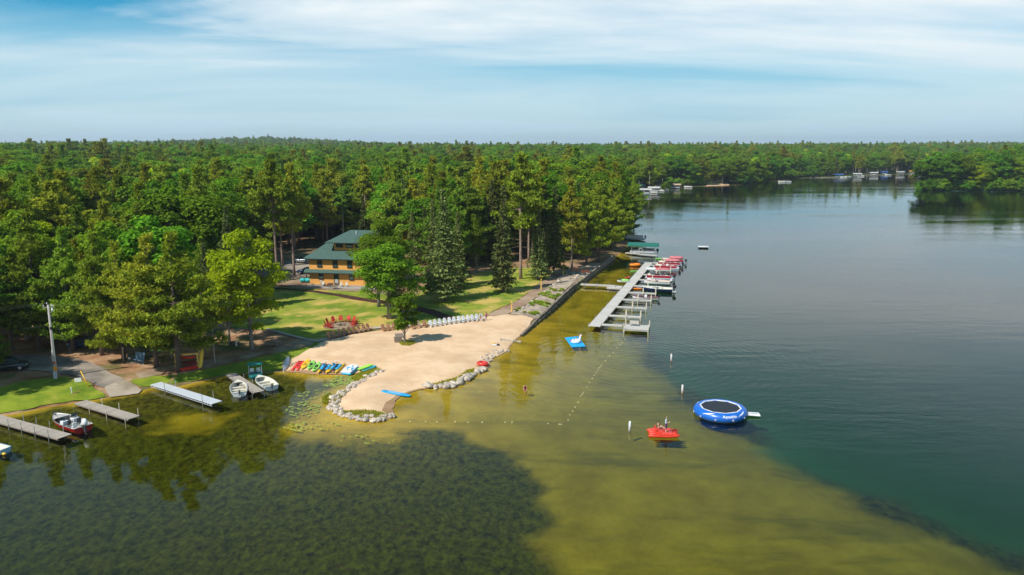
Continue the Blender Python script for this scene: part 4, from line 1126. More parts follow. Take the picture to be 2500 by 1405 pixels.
fr_ = thing('fire_pit', 'round stone fire pit inside the ring of red chairs', 'fire pit', (fp.x, fp.y, fp.z + .04))
MB().prism([(2.9 * math.cos(R(i * 20)), 2.9 * math.sin(R(i * 20))) for i in range(18)], 0, .03).build('gravel_pad', m_dirt, fr_)
for i in range(14): link('stone', ROCKW[i % 5], fr_, (.6 * math.cos(i * .449), .6 * math.sin(i * .449), .12), i, (.36, .28, .3))
MB().prism([(.5 * math.cos(R(i * 36)), .5 * math.sin(R(i * 36))) for i in range(10)], .03, .06).build('ashes', M('ash', (0.03, 0.028, 0.026), .95), fr_)
# wooden bin by the beach maple
m_gwood = M('weathered_wood', (0.22, 0.18, 0.14), .85, .3, 2, .01, stretch=(1, 8, 8))
p = gz(972, 836); bn = thing('storage_bin', 'grey wooden bin with raised sloping lid beside the young beach maple', 'bin', (p.x, p.y, p.z + .03), R(15))
for i in range(4): MB().box((0, -.45, .1 + .17 * i), (1.1, .03, .15)).build('board', m_gwood, bn)
MB().box((0, .45, .35), (1.1, .03, .68)).build('back_panel', m_gwood, bn)
for s in (-1, 1): MB().box((s * .54, 0, .35), (.03, .87, .66)).build('side_panel', m_gwood, bn)
MB().box((.2, .15, .92), (1.25, .95, .04), 0, .5).build('lid', m_gwood, bn)

# ================================================================== KAYAKS, BOARDS, PEDAL CRAFT
m_lime = M('lime_plastic', (0.26, 0.60, 0.10), .35, .1, 2, spec=.5); m_yel = M('yellow_plastic', (0.85, 0.50, 0.02), .35, .1, 2, spec=.5)
m_redp = M('red_plastic', (0.68, 0.04, 0.025), .35, .1, 2, spec=.5); m_blue = M('blue_plastic', (0.03, 0.25, 0.58), .35, .1, 2, spec=.5)
m_sky = M('sky_blue_plastic', (0.03, 0.38, 0.68), .35, .08, 2, spec=.5); m_teal = M('teal_plastic', (0.015, 0.32, 0.42), .4, .1, 2)
m_black = M('black_rubber', (0.012, 0.012, 0.014), .5, .2, 4); m_alu = M('aluminium', (0.55, 0.57, 0.58), .38, .12, 3, metal=.75)
m_or = M('orange_plastic', (0.80, 0.22, 0.01), .4, .1, 2); m_wht = M('white_gelcoat', (0.76, 0.76, 0.73), .3, .05, 2, coat=.3); m_dgrey = M('dark_grey', (0.06, 0.065, 0.07), .5, .2, 4)
m_cream = M('cream_gelcoat', (0.66, 0.62, 0.50), .4, .06, 2); m_navy = M('navy_gelcoat', (0.015, 0.022, 0.07), .2, .1, 2, coat=.5); m_maroon = M('maroon_panel', (0.34, 0.015, 0.03), .3, .1, 2, coat=.3)
m_pinkc = M('faded_red_canvas', (0.52, 0.16, 0.17), .9, .1, 2); m_green = M('green_canvas', (0.015, 0.13, 0.10), .85, .15, 2); m_glass = M('tinted_glass', (0.05, 0.08, 0.09), .08, .05, 1, spec=.7)
def hull_secs(L, B, D, n=11, m=9, bow=.9, stern=.9, sheer=.06, flat=.5, keel=0.0):
    out = []
    for i in range(n):
        t = i / (n - 1); x = (t - .5) * L
        w = max(.02, (1 - abs(2 * t - 1) ** (2.4 if t > .5 else 2.4 * stern / bow)) ** .8) * B / 2
        zt = D + sheer * (2 * t - 1) ** 2
        sec = []
        for j in range(m):
            a = math.pi * j / (m - 1)
            sec.append((x, -w * math.cos(a), zt - (zt - keel) * max(0, math.sin(a)) ** flat * (.35 + .65 * min(1, w / (B / 2) * 1.6))))
        out.append(sec)
    return out
def kayak(name, label, mat, L=2.9, B=.78, cockpits=((.0, .5, .22), (-.75, .3, .17)), group=None, cat='kayak', deckmat=None):
    r_ = thing(name, label, cat, group=group); mb = MB(); mb.smooth = True
    secs = hull_secs(L, B, .26, 13, 9); mb.loft(secs, cap=False)
    # crowned deck
    dk = []
    for s in secs:
        a, b_ = Vector(s[0]), Vector(s[-1]); dk.append([tuple(a.lerp(b_, k / 6) + Vector((0, 0, .07 * math.sin(math.pi * k / 6) * min(1, (b_ - a).length / B + .2)))) for k in range(7)])
    mb.loft(dk, cap=False); mb.build('hull', mat, r_)
    for (x, a, b_) in cockpits:
        c_ = MB(); c_.smooth = True; c_.torus((0, 0, 0), 1, .1, 18, 6); me = c_.mesh('cockpit_rim', deckmat or mat); link('cockpit_rim', me, r_, (x, 0, .335), 0, (a, b_, .3))
        MB().prism([(a * .92 * math.cos(R(i * 24)), b_ * .92 * math.sin(R(i * 24))) for i in range(15)], .325, .338).build('cockpit', m_black, r_, (x, 0, 0))
        s_ = MB().box((x - a * .45, 0, .40), (.05, b_ * 1.3, .18), 0, 0, -.3).build('seat_back', m_dgrey, r_)
    return r_
def put(o, p, rz=0, rx=0, ry=0, dz=0.0): o.location = (p[0], p[1], (p[2] if len(p) > 2 else 0) + dz); o.rotation_euler = (rx, ry, rz); return o
def axis_put(o, a, b_, dz=0.05, tilt=None):
    """lay a thing between two ground points, +x towards b"""
    a = gz(*a); b_ = gz(*b_); m_ = (a + b_) / 2; rz = math.atan2(b_.y - a.y, b_.x - a.x)
    za, zb = max(Hf(a.x, a.y), 0), max(Hf(b_.x, b_.y), 0); pit = math.atan2(zb - za, (b_ - a).xy.length)
    return put(o, (m_.x, m_.y, (za + zb) / 2), rz, 0, -pit, dz)
# overturned silver canoe
cn = thing('canoe', 'silver aluminium canoe lying upside down at the beach edge', 'canoe')
mb = MB(); mb.smooth = True; S_ = hull_secs(4.9, .92, .36, 15, 9, sheer=.12); mb.loft([[(x, y, .42 - z + .02) for x, y, z in s] for s in S_], cap=False); mb.build('hull', m_alu, cn)
MB().tube([(x, 0, .435 + .0 * x) for x in (-1.9, -1, 0, 1, 1.9)], .022, 6).build('keel', m_alu, cn)
for s in (0, -1): mb = MB(); mb.smooth = True; mb.tube([(q[s][0], q[s][1], .42 - q[s][2] + .03) for q in S_], .025, 6); mb.build('gunwale', m_alu, cn)
axis_put(cn, (694, 907), (704, 876), .05)
# red two-seat paddle float with notch
rp = thing('paddle_float', 'red plastic two-seat float board with a notched stern on the beach', 'float')
mb = MB(); mb.prism([(-1.5, -.5), (-1.42, -.52), (1.45, -.5), (1.5, -.4), (1.5, .4), (1.45, .5), (-1.42, .52), (-1.5, .5), (-1.5, .2), (-.75, .2), (-.62, 0), (-.75, -.2), (-1.5, -.2)], 0, .26); bev(mb.build('hull', m_redp, rp), .08, 3)
for x in (-.1, .55, 1.1): MB().prism([(x + .16 * math.cos(R(i * 30)), .26 * math.sin(R(i * 30))) for i in range(12)], .262, .275).build('footwell', M('deep_red', (0.2, 0.01, 0.01), .6), rp)
axis_put(rp, (718, 910), (738, 884), .03)
k1 = kayak('kayak', 'yellow sit-on-top kayak lying on the beach', m_yel, 3.4, .85, ()); MB().prism([(.55 * math.cos(R(i * 24)), .26 * math.sin(R(i * 24))) for i in range(15)], .325, .335).build('seat_well', M('deep_yellow', (0.55, 0.28, 0.01), .5), k1, (-.3, 0, 0)); MB().prism([(.4 * math.cos(R(i * 24)), .22 * math.sin(R(i * 24))) for i in range(15)], .322, .33).build('seat_well', MATS['deep_yellow'], k1, (.75, 0, 0))
axis_put(k1, (737, 907), (755, 881), .03)
k2 = kayak('kayak', 'green kayak lying beside the yellow kayak', m_lime, 3.0, .82); axis_put(k2, (753, 908), (767, 884), .03)
k3 = kayak('kayak', 'green kayak lying beside the first pedal catamaran', m_lime, 3.0, .82); axis_put(k3, (765, 912), (781, 889), .03)
def hydrobike(label):
    r_ = thing('water_bike', label, 'water bike')
    for s in (-1, 1):
        mb = MB(); mb.smooth = True
        mb.loft([[(x, .55 * s + .2 * w * math.cos(R(a)), .2 + .2 * w * math.sin(R(a)) + (.08 if abs(x) > 1.3 else 0)) for a in range(0, 360, 36)] for x, w in ((-1.5, .25), (-1.35, .7), (-1, 1), (.6, 1), (1.2, .85), (1.6, .3))], closed=True); mb.build('pontoon', m_yel, r_)
    for s in (-1, 1): MB().box((-.05, .38 * s, .47), (1.5, .36, .09)).build('deck_panel', m_sky, r_)
    mb = MB()
    for s in (-1, 1): mb.box((-.05, s * .07, .44), (1.9, .06, .06))
    for x in (-.7, .55): mb.box((x, 0, .42), (.07, 1.3, .06))
    mb.build('frame', m_dgrey, r_)
    MB().box((-.35, 0, .82), (.3, .42, .07), 0, 0, .15).box((-.52, 0, 1.02), (.06, .42, .4), 0, 0, -.2).box((-.35, 0, .63), (.06, .06, .34)).build('seat', m_blue, r_)
    mb = MB(); mb.tube([(.45, 0, .45), (.38, 0, 1.1), (.2, 0, 1.22)], .025, 6); mb.tube([(.2, -.3, 1.22), (.2, .3, 1.22)], .02, 6); mb.build('handlebar', m_white, r_)
    MB().tube([(.3, -.06, .55), (.3, .06, .55)], .16, 12).build('crank', m_black, r_)
    mb = MB(); mb.torus((0, 0, 0), .2, .05, 14, 6); o = mb.build('propeller_guard', m_black, r_, (-1.15, 0, .2)); o.rotation_euler[1] = R(90)
    return r_
axis_put(hydrobike('yellow-hulled water bike with blue deck beside the green kayaks'), (785, 918), (806, 890), .03)
axis_put(hydrobike('yellow-hulled water bike with blue deck beside the white pedal boat'), (808, 917), (834, 890), .03)
pb = thing('pedal_boat', 'white and blue pedal boat parked half on the grass', 'pedal boat')
mb = MB(); mb.prism([(-1.25, -.7), (1.1, -.7), (1.35, -.4), (1.35, .4), (1.1, .7), (-1.25, .7)], 0, .34); bev(mb.build('hull', m_sky, pb), .12, 3)
mb = MB(); mb.prism([(-1.22, -.68), (1.05, -.68), (1.3, -.38), (1.3, .38), (1.05, .68), (-1.22, .68)], .34, .46); bev(mb.build('deck', m_wht, pb), .05, 2)
for s in (-1, 1):
    MB().box((-.1, s * .32, .475), (.75, .4, .03)).build('footwell', m_sky, pb); MB().box((-.62, s * .32, .58), (.14, .46, .3), 0, 0, -.3).build('seat', m_wht, pb)
MB().box((.75, 0, .475), (.3, .16, .03)).build('cup_tray', m_dgrey, pb)
axis_put(pb, (845, 917), (866, 899), .03)
def board(name, label, mat, L, B, p0, p1, dz=.05, cat='paddle board', pad=None, T=.12):
    r_ = thing(name, label, cat); mb = MB(); mb.smooth = False
    pl = [];
    for i in range(24):
        a = 2 * math.pi * i / 24; pl.append((L / 2 * math.copysign(abs(math.cos(a)) ** .75, math.cos(a)), B / 2 * math.copysign(abs(math.sin(a)) ** .7, math.sin(a))))
    mb.prism(pl, 0, T); bev(mb.build('hull', mat, r_), .04, 2)
    if pad: MB().prism([(x * .45 - L * .05, y * .72) for x, y in pl], T + .002, T + .012).build('deck_pad', pad, r_)
    axis_put(r_, p0, p1, dz); return r_
board('paddle_board', 'lime green board lying on the shore grass', M('lime_foam', (0.36, 0.70, 0.08), .5, .08), 2.5, .8, (881, 906), (902, 898), .25)
board('paddle_board', 'teal board leaning along the lime green board', m_teal, 2.6, .7, (889, 909), (912, 900), .16)
sup = board('paddle_board', 'long bright blue paddle board at the water edge of the cove', m_sky, 3.7, .86, (934, 957), (1000, 969), .06, pad=M('pale_blue_pad', (0.20, 0.45, 0.66), .8, .1)); MB().box((-1.35, 0, .13), (.35, .04, .02)).build('leash', m_black, sup)
fl = thing('float_ring', 'red round inflatable float resting on the wet sand', 'float'); mb = MB(); mb.smooth = True; mb.torus((0, 0, .26), .55, .27, 24, 10); mb.build('tube', m_redp, fl); MB().prism([(.4 * math.cos(R(i * 30)), .4 * math.sin(R(i * 30))) for i in range(12)], .1, .16).build('floor', m_redp, fl); MB().box((-.3, 0, .52), (.14, .3, .1)).build('handle', MATS['deep_red'], fl); put(fl, gz(1178, 893), .4, .0, .12, .02)
# towels and bags on the sand
for px, py, nm, lb, mt, d in ((1204, 839, 'towel', 'yellow towel spread on the sand near the wall end', M('yellow_cloth', (.75, .5, .15), .9, .1), (.9, .5, .04)), (1216, 845, 'beach_bag', 'small dark and white bag on the sand by the loose stones', m_dgrey, (.5, .3, .25)), (1224, 831, 'sandals', 'tiny brown bag dropped near the wall end', M('brown_cloth', (.2, .08, .05), .9, .1), (.3, .2, .12))):
    p = gz(px, py); mb = MB(); mb.box((0, 0, d[2] / 2), d, 0, 0, 0, .85); o = bev(mb.build('bag' if nm == 'sandals' else nm, mt), min(d) * .35, 2); o.location = (p.x, p.y, p.z + .04); o.rotation_euler[2] = rk.uniform(0, 3); tag(o, lb, nm.split('_')[-1] if nm != 'sandals' else 'bag')
p = gz(1212, 844); tag(bev(MB().box((0, 0, .02), (.9, .5, .04)).build('towel', m_white, None, (p.x - .2, p.y, p.z + .05), .3), .01), 'white towel beside the small dark bag', 'towel')

# ================================================================== DOCKS AND BOATS
m_deckw = M('grey_deck_wood', (0.36, 0.31, 0.25), .85, .22, 2.0, .006, stretch=(1, 7, 7)); m_deckl = M('pale_deck', (0.50, 0.465, 0.41), .8, .16, 2.0, stretch=(1, 6, 6)); m_alud = M('white_aluminium', (0.66, 0.69, 0.71), .45, .06, 3, metal=.2); m_pipe = M('galvanised_pipe', (0.42, 0.43, 0.42), .45, .15, 3, metal=.6); m_postw = M('pale_post', (0.68, 0.60, 0.46), .7, .12, 3)
def dock(label, a, b_, width, step, deck, z=.42, posts=(), beam=.14, post_h=.75, truss=False, pmat=None, name='dock'):
    a = gp(*a, z); b_ = gp(*b_, z); L = (b_ - a).xy.length; rz = math.atan2(b_.y - a.y, b_.x - a.x)
    r_ = thing(name, label, 'dock', (a.x, a.y, 0), rz)
    n = max(1, int(L / step)); st = L / n
    me = MB().box((0, 0, 0), (st - .018, width, .045)).mesh('deck_board', deck)
    for i in range(n): link('deck_board', me, r_, (st * (i + .5), 0, z - .022 + rk.uniform(-.004, .004)))
    for s in (-1, 1):
        if truss:
            mb = MB(); mb.box((L / 2, s * (width / 2 + .012), z - .05), (L, .02, .07)); mb.box((L / 2, s * (width / 2 + .012), z - .26), (L, .02, .05))
            k = int(L / .55)
            for i in range(k): mb.box((L * (i + .5) / k, s * (width / 2 + .012), z - .155), (.05, .02, .17), 0, 0, .6 if i % 2 else -.6)
            mb.build('side_truss', deck, r_)
        else: MB().box((L / 2, s * (width / 2 - .04), z - .05 - beam / 2 - .002), (L - .02, .05, beam)).build('side_beam', m_gwood if deck == m_deckw else deck, r_)
    pm = MB().tube([(0, 0, -1.4), (0, 0, z + post_h)], .035, 7).mesh('post', pmat or m_pipe)
    for x, s in posts: link('post', pm, r_, (L * x, s * (width / 2 + .055), 0))
    return r_
dock('weathered grey wooden dock beside the red fishing boat', (-40, 1012), (158, 1066), 1.5, .29, m_deckw, .45, [(x, s) for x in (.42, .58, .74, .9) for s in (-1, 1)])
dock('short weathered grey dock with pale posts between the lawn and the ramp', (196, 981), (327, 1020), 1.45, .29, m_deckw, .42, [(x, s) for x in (.3, .62, .96) for s in (-1, 1)], pmat=m_postw)
dock('white aluminium dock with truss sides on thin pipes', (380, 936), (530, 983), 1.35, .6, m_alud, .55, [(.25, -1), (.25, 1), (.86, -1), (.86, 1)], truss=True, post_h=.9)
dock('grey wooden dock between the two white rowboats', (562, 913), (632, 957), 1.35, .29, m_deckw, .42, [(x, s) for x in (.3, .6, .97) for s in (-1, 1)], post_h=.55)
def outboard(parent, x, z, mat, s=1.0, y=0):
    mb = MB(); mb.smooth = True; mb.ell((x - .12 * s, y, z + .38 * s), (.24 * s, .16 * s, .24 * s), 10, 8); o = mb.build('outboard_motor', mat, parent)
    bev(MB().box((x - .1 * s, y, z - .02), (.16 * s, .1 * s, .5 * s)).box((x - .14 * s, y, z - .36 * s), (.34 * s, .03, .06 * s)).box((x - .02, y, z + .1 * s), (.16 * s, .22 * s, .2 * s)).build('motor_leg', m_dgrey, o), .015)
    return o
def boat_hull(L, B, H, n=12, stern_w=.86, deadrise=.12, bowrise=.18):
    """open hull: returns outer sections from transom to bow, 7 points each"""
    secs = []
    for i in range(n):
        t = i / (n - 1); w = B / 2 * (stern_w + (1 - stern_w) * min(1, t * 3)) * (1 - max(0, (t - .45) / .55) ** 2.3); w = max(w, .03)
        zg = H + bowrise * t ** 3; zc = .10 + .35 * max(0, t - .55) ** 1.5; zk = -.12 + .5 * max(0, t - .8) ** 1.2 * 2
        x = L * t
        secs.append([(x, -w, zg), (x, -w * .93, zc + (zg - zc) * .45), (x, -w * .82, zc - .05), (x, 0, zk), (x, w * .82, zc - .05), (x, w * .93, zc + (zg - zc) * .45), (x, w, zg)])
    return secs
def open_boat(name, label, L, B, H, outer, inner, cat='boat', seats=(.25, .48, .7), group=None, foredeck=.8, stripe=None):
    r_ = thing(name, label, cat, group=group); S_ = boat_hull(L, B, H)
    mb = MB(); mb.smooth = True; mb.loft(S_, cap=False); mb.smooth = False; mb.add(S_[0], [tuple(range(7))]); mb.build('hull', outer, r_)
    I_ = [[(x + (.04 if k == 0 else 0), y * .93 - 0, max(z, .05) if j in (0, 6) else max(z + .05, .07)) for j, (x, y, z) in enumerate(s)] for k, s in enumerate(S_[:-1])]
    mb = MB(); mb.smooth = True; mb.loft([[(p[0], p[1], p[2]) for p in reversed(s)] for s in I_], cap=False); mb.smooth = False; mb.add(I_[0], [tuple(range(6, -1, -1))]); mb.build('interior', inner, r_)
    mb = MB(); mb.smooth = True
    rim = [s[0] for s in S_] + [s[-1] for s in reversed(S_)]
    mb.tube([(x, y, z + .01) for x, y, z in rim] + [(0, S_[0][0][1], H + .01)], .04, 6); mb.build('gunwale', stripe or outer, r_)
    for t in seats:
        s = S_[int(t * 11)]; w = abs(s[0][1]) * .95
        bev(MB().box((L * t, 0, H * .62), (.32, 2 * w * .97, .06)).box((L * t, 0, H * .32), (.24, 2 * w * .8, H * .55)).build('bench', inner, r_), .015)
    if foredeck:
        k = [s for s in S_ if s[0][0] > L * foredeck]
        MB().loft([[(s[0][0], s[0][1] * .96, s[0][2] + .015), (s[0][0], 0, s[0][2] + .045), (s[0][0], -s[0][1] * .96, s[0][2] + .015)] for s in k], cap=False).build('foredeck', inner, r_)
    return r_
def moor(o, stern, bow, z=0.0):
    a = gp(*stern); b_ = gp(*bow); return put(o, (a.x, a.y, z), math.atan2(b_.y - a.y, b_.x - a.x))
bt = open_boat('rowboat', 'white fibreglass rowboat with small motor left of the wooden dock', 4.7, 2.0, .55, m_wht, m_cream, seats=(.1, .36, .6)); outboard(bt, -.05, .42, m_dgrey, .8); moor(bt, (585, 969), (580, 931))
bt = open_boat('rowboat', 'white fibreglass rowboat with small motor right of the wooden dock', 4.9, 2.05, .55, m_wht, m_cream, seats=(.1, .36, .6)); outboard(bt, -.05, .42, m_dgrey, .8); moor(bt, (664, 953), (622, 923))
# red aluminium fishing boat
fb = open_boat('fishing_boat', 'red and silver fishing boat with windshield and white outboard moored by the dock', 6.3, 2.3, .66, M('red_boat_paint', (0.42, 0.015, 0.012), .3, .1, 2, coat=.4), M('boat_carpet', (0.42, 0.40, 0.36), .9, .12), seats=(), stripe=m_alu, foredeck=.70)
outboard(fb, -.15, .55, m_wht, 1.75)
for y in (-.55, .55): bev(MB().box((2.9, y, .62), (.7, .62, .55)).build('console', m_wht, fb), .05)
for y in (-.6, .6):
    mb = MB(); mb.add([(3.25, y - .42, .9), (3.25, y + .42, .9), (2.85, y + .38, 1.32), (2.85, y - .38, 1.32)], [(0, 1, 2, 3)]); mb.box((2.85, y, 1.33), (.04, .8, .04)); mb.build('windshield', m_glass, fb)
for x, y in ((2.1, -.5), (2.1, .5), (.9, -.45), (.9, .5)):
    s_ = bev(MB().box((x, y, .62), (.45, .45, .12)).box((x - .2, y, .88), (.1, .45, .45)).build('seat', m_wht if x < 1.5 else m_dgrey, fb), .04); MB().box((x, y, .3), (.1, .1, .5)).build('pedestal', m_alu, s_)
MB().box((.3, 0, .55), (.55, 1.8, .06)).build('rear_deck', MATS['boat_carpet'], fb)
tm = MB(); tm.tube([(5.9, .2, .85), (5.1, .35, 1.0)], .035, 6); tm.build('trolling_motor', m_black, fb); MB().ell((6.0, .2, 1.05), (.16, .1, .13), 8, 6).build('trolling_head', m_black, fb)
moor(fb, (205, 1056), (122, 1022))
bl = open_boat('rowboat', 'light blue and white rowboat whose stern shows at the left bank', 4.0, 1.5, .5, M('pale_blue_paint', (0.30, 0.48, 0.58), .4, .1), m_cream, seats=(.15, .45, .7)); moor(bl, (14, 1108), (-80, 1090)); MB().ell((-.25, .35, .15), (.22, .16, .14), 8, 6).build('fender', m_yel, bl)
# teal paddle boat with canopy
tp = thing('canopy_pedal_boat', 'teal pedal boat with white seats and green canopy behind the rowboats', 'pedal boat')
mb = MB(); mb.prism([(-1.3, -.85), (1.0, -.85), (1.4, -.5), (1.4, .5), (1.0, .85), (-1.3, .85)], 0, .42); bev(mb.build('hull', M('dark_teal', (0.015, 0.15, 0.14), .4, .1), tp), .12, 3)
for y in (-.42, .42):
    bev(MB().box((-.35, y, .55), (.6, .55, .1)).box((-.62, y, .74), (.1, .5, .36), 0, 0, -.2).build('seat', m_wht, tp), .04)
    MB().tube([(-.6, y * 1.9, .4), (-.75, y * 1.9, 1.62)], .03, 6).build('canopy_pole', m_white, tp); MB().tube([(.5, y * 1.9, .4), (.2, y * 1.9, 1.62)], .03, 6).build('canopy_pole', m_white, tp)
mb = MB(); mb.smooth = True; mb.loft([[(-.95 + 1.4 * k / 6, y, 1.6 + .14 * math.sin(math.pi * k / 6)) for k in range(7)] for y in (-.95, -.3, .3, .95)], cap=False); o = mb.build('canopy', M('teal_canvas', (0.01, 0.19, 0.15), .85, .1), tp); o.modifiers.new('thick', 'SOLIDIFY').thickness = .05
MB().tube([(.6, -.3, .7), (.6, .3, .7)], .06, 8).build('pedal_box', m_dgrey, tp)
moor(tp, (628, 915), (618, 899)); tp.location = (*gp(624, 918).xy, 0); tp.rotation_euler[2] = R(-70)

# ---- the long marina dock
A = gp(1450, 797, .55); B_ = gp(1585, 641, .55); U = (B_ - A).xy.normalized(); LD = (B_ - A).xy.length
md = thing('marina_dock', 'long pale dock with finger piers holding the red pontoon boats', 'dock', (A.x, A.y, 0), math.atan2(U.y, U.x))
n = int(LD / 1.22); me = MB().box((0, 0, 0), (LD / n - .02, 2.0, .06)).mesh('deck_panel', m_deckl)
for i in range(n): link('deck_panel', me, md, (LD * (i + .5) / n, 0, .52))
for s in (-1, 1): MB().box((LD / 2, s * .96, .40), (LD, .06, .17)).build('side_beam', m_gwood, md)
pm = MB().tube([(0, 0, -2.2), (0, 0, .95)], .04, 7).mesh('post', m_pipe)
for i in range(13):
    for s in (-1, 1): link('post', pm, md, (LD * (i + .15) / 12.3, s * 1.06, 0))
FANG = R(-14) - math.atan2(U.y, U.x)
wp = MB().box((0, 0, -.5), (.13, .13, 3.1)).mesh('post', m_postw)
finger_y = [(791, 0), (769, 4), (748, 4), (730, 4), (713, 4), (697, 2), (682, 2), (669.5, 2), (657, 4), (647, 2), (638, 4)]
FB = []
for i, (yy, npst) in enumerate(finger_y):
    # where the finger leaves the main dock
    best = min((abs((lambda p: (702.5 - FPX * math.tan(math.atan2(p.z - 0, 1)) if False else 0))(A)), 0), (0, 0))
    lo, hi = 0, LD
    for _ in range(40):
        m_ = (lo + hi) / 2; q = A.xy + U * m_; dz_ = CAMH - .55; ang = math.atan2(dz_, q.y) - PITCH; py = 702.5 + FPX * math.tan(ang)
        if py > yy: lo = m_
        else: hi = m_
    FB.append(lo)
    fl_ = 5.6 if i else 3.4
    f = MB().box((1.0 + fl_ / 2, 0, 0), (fl_, .95, .06)).box((1.0 + fl_ / 2, .44, -.1), (fl_, .05, .13)).box((1.0 + fl_ / 2, -.44, -.1), (fl_, .05, .13)).build('finger_pier', m_deckl, md, (lo, 0, .515), FANG)
    for k in range(npst): link('post', wp, f, (1.0 + fl_ * (.52 if k < 2 else .97), (.56 if k % 2 else -.56), 0.0))
# end platform and bench
f = MB().box((0, 0, 0), (4.0, 3.4, .08)).box((0, -1.62, -.14), (4.0, .06, .2)).box((0, 1.62, -.14), (4.0, .06, .2)).build('platform', m_deckl, md, (FB[0] - .55, -6.9, .56), FANG)
for x in (-1.95, 1.95):
    for y in (-1.6, 1.6): link('post', wp, f, (x, y, -.1))
MB().box((-.5, .75, .43), (1.5, .4, .05)).box((-.5, .97, .68), (1.5, .05, .4)).box((-1.1, .75, .22), (.06, .36, .4)).box((.1, .75, .22), (.06, .36, .4)).build('bench', m_deckl, f)
MB().box((1.98, 0, -.5), (.03, .5, 1.0)).build('ladder', m_alu, f)
# walkway from the wall
w0 = gp(1418, 692, .8); w1 = gp(1503, 699, .55); rz = math.atan2(w1.y - w0.y, w1.x - w0.x); WL = (w1 - w0).xy.length
wk = thing('gangway', 'narrow pale walkway joining the stone wall to the marina dock', 'dock', (w0.x, w0.y, 0), rz)
me = MB().box((0, 0, 0), (WL / 8 - .02, 1.1, .06)).mesh('deck_panel', m_deckl)
for i in range(8): link('deck_panel', me, wk, (WL * (i + .5) / 8, 0, .62))
for s in (-1, 1): MB().box((WL / 2, s * .5, .5), (WL, .05, .16)).build('side_beam', m_deckl, wk)
for i in range(3):
    for s in (-1, 1): link('post', pm, wk, (WL * (i + .4) / 3, s * .6, 0.0))
sp = gp(1508, 700, .5); sw = thing('swim_platform', 'square pale platform where the walkway meets the marina dock', 'platform', (sp.x - .6, sp.y, 0), rz); MB().box((0, 0, .40), (3.0, 3.0, .07)).build('deck', m_deckl, sw); MB().box((0, -1.46, .26), (3.0, .05, .2)).build('skirt', m_deckl, sw)
def ppos(s, off):                               # metres along the dock, metres off its lake side
    d = Vector((math.cos(R(-14)), math.sin(R(-14)))); q = A.xy + U * s + d * off; return Vector((q.x, q.y, 0))
# ---- pontoon boats
def pontoon(label, panel, canopy=None, rolled=False, L=6.2, group=None, canopy2=None):
    """local +x is the stern side"""
    r_ = thing('pontoon_boat', label, 'pontoon boat', group=group)
    for s in (-1, 1):
        mb = MB(); mb.smooth = True; mb.tube([(-L / 2 - .1, s * .85, .28), (-L / 2 + .5, s * .85, .1), (L / 2 - .1, s * .85, .1), (L / 2, s * .85, .12)], [.06, .3, .3, .26], 12); mb.build('pontoon', m_alu, r_)
    MB().box((0, 0, .46), (L, 2.4, .1)).build('deck', m_alud, r_)
    for s in (-1, 1):
        f = MB().box((-.1, s * 1.16, .84), (L * .86, .035, .56)).build('fence_panel', panel, r_); MB().box((-.1, s * 1.16, 1.14), (L * .88, .06, .05)).box((-.1, s * 1.16, .53), (L * .88, .05, .04)).build('rail', m_wht, f)
    MB().box((-L * .44, 0, .84), (.035, 2.3, .56)).build('fence_panel', panel, r_)
    MB().box((L * .36, 0, .84), (.035, 2.3, .5)).build('fence_panel', panel, r_)
    for x, y, w, d in ((-L * .3, -.8, 1.5, .55), (-L * .3, .8, 1.5, .55), (L * .25, -.3, .6, 1.4)):
        bev(MB().box((x, y, .72), (w, d, .4)).box((x, y + math.copysign(d * .36, y), 1.0), (w, d * .25, .4)).build('lounge_seat', m_cream, r_), .06)
    bev(MB().box((.25, .7, .9), (.5, .6, .8)).build('console', m_wht, r_), .05); mb = MB(); mb.torus((0, 0, 0), .16, .02, 14, 5); o = mb.build('steering_wheel', m_black, r_, (.55, .7, 1.25)); o.rotation_euler[1] = R(60)
    outboard(r_, L / 2 + .35, .45, m_black, 1.3)
    if canopy:
        if rolled:
            mb = MB(); mb.smooth = True; mb.loft([[(x, y * w, 1.45 + .42 * w * (1 - (y / 1.1) ** 2)) for y in (-1.1, -.8, -.4, 0, .4, .8, 1.1)] for x, w in ((-.9, .55), (-.4, .95), (.4, 1.05), (1.6, 1), (2.6, .8))], cap=False); o = mb.build('canopy', canopy, r_); o.modifiers.new('thick', 'SOLIDIFY').thickness = .05
        else:
            mb = MB(); mb.smooth = True; mb.loft([[(x, y, 2.45 + .18 * (1 - (y / 1.2) ** 2)) for y in (-1.2, -.7, 0, .7, 1.2)] for x in (-.9, .3, 1.3, 2.3)], cap=False); o = mb.build('canopy', canopy, r_); o.modifiers.new('thick', 'SOLIDIFY').thickness = .06
            for x0 in (-.8, 2.2):
                for s in (-1, 1): MB().tube([(.7, s * 1.15, 1.1), (x0, s * 1.15, 2.45)], .025, 6).build('canopy_pole', m_alu, r_)
            if canopy2:
                mb = MB(); mb.loft([[(x, y, 2.47 + .18 * (1 - (y / 1.2) ** 2)) for y in (-1.2, -.7, 0, .7, 1.2)] for x in (-2.9, -1.8, -.95)], cap=False); o = mb.build('canopy_front', canopy2, r_); o.modifiers.new('thick', 'SOLIDIFY').thickness = .06
    return r_
def berth(o, s, off, z=0, extra=0): q = ppos(s, off); o.location = (q.x, q.y, z); o.rotation_euler[2] = R(-14 + extra); return o
mid = lambda i, f=.5: FB[i] + (FB[i + 1] - FB[i]) * f
berth(pontoon('red pontoon boat with raised faded canopy beyond the last finger pier', m_maroon, m_pinkc, True), FB[10] + 3.4, 5.6)
berth(pontoon('red pontoon boat with low faded canopy against the last finger pier', m_maroon, m_pinkc, True), mid(9, .62), 5.2)
berth(pontoon('open red pontoon boat lying behind the pale-posted finger pier', m_maroon), mid(8, .55), 5.0)
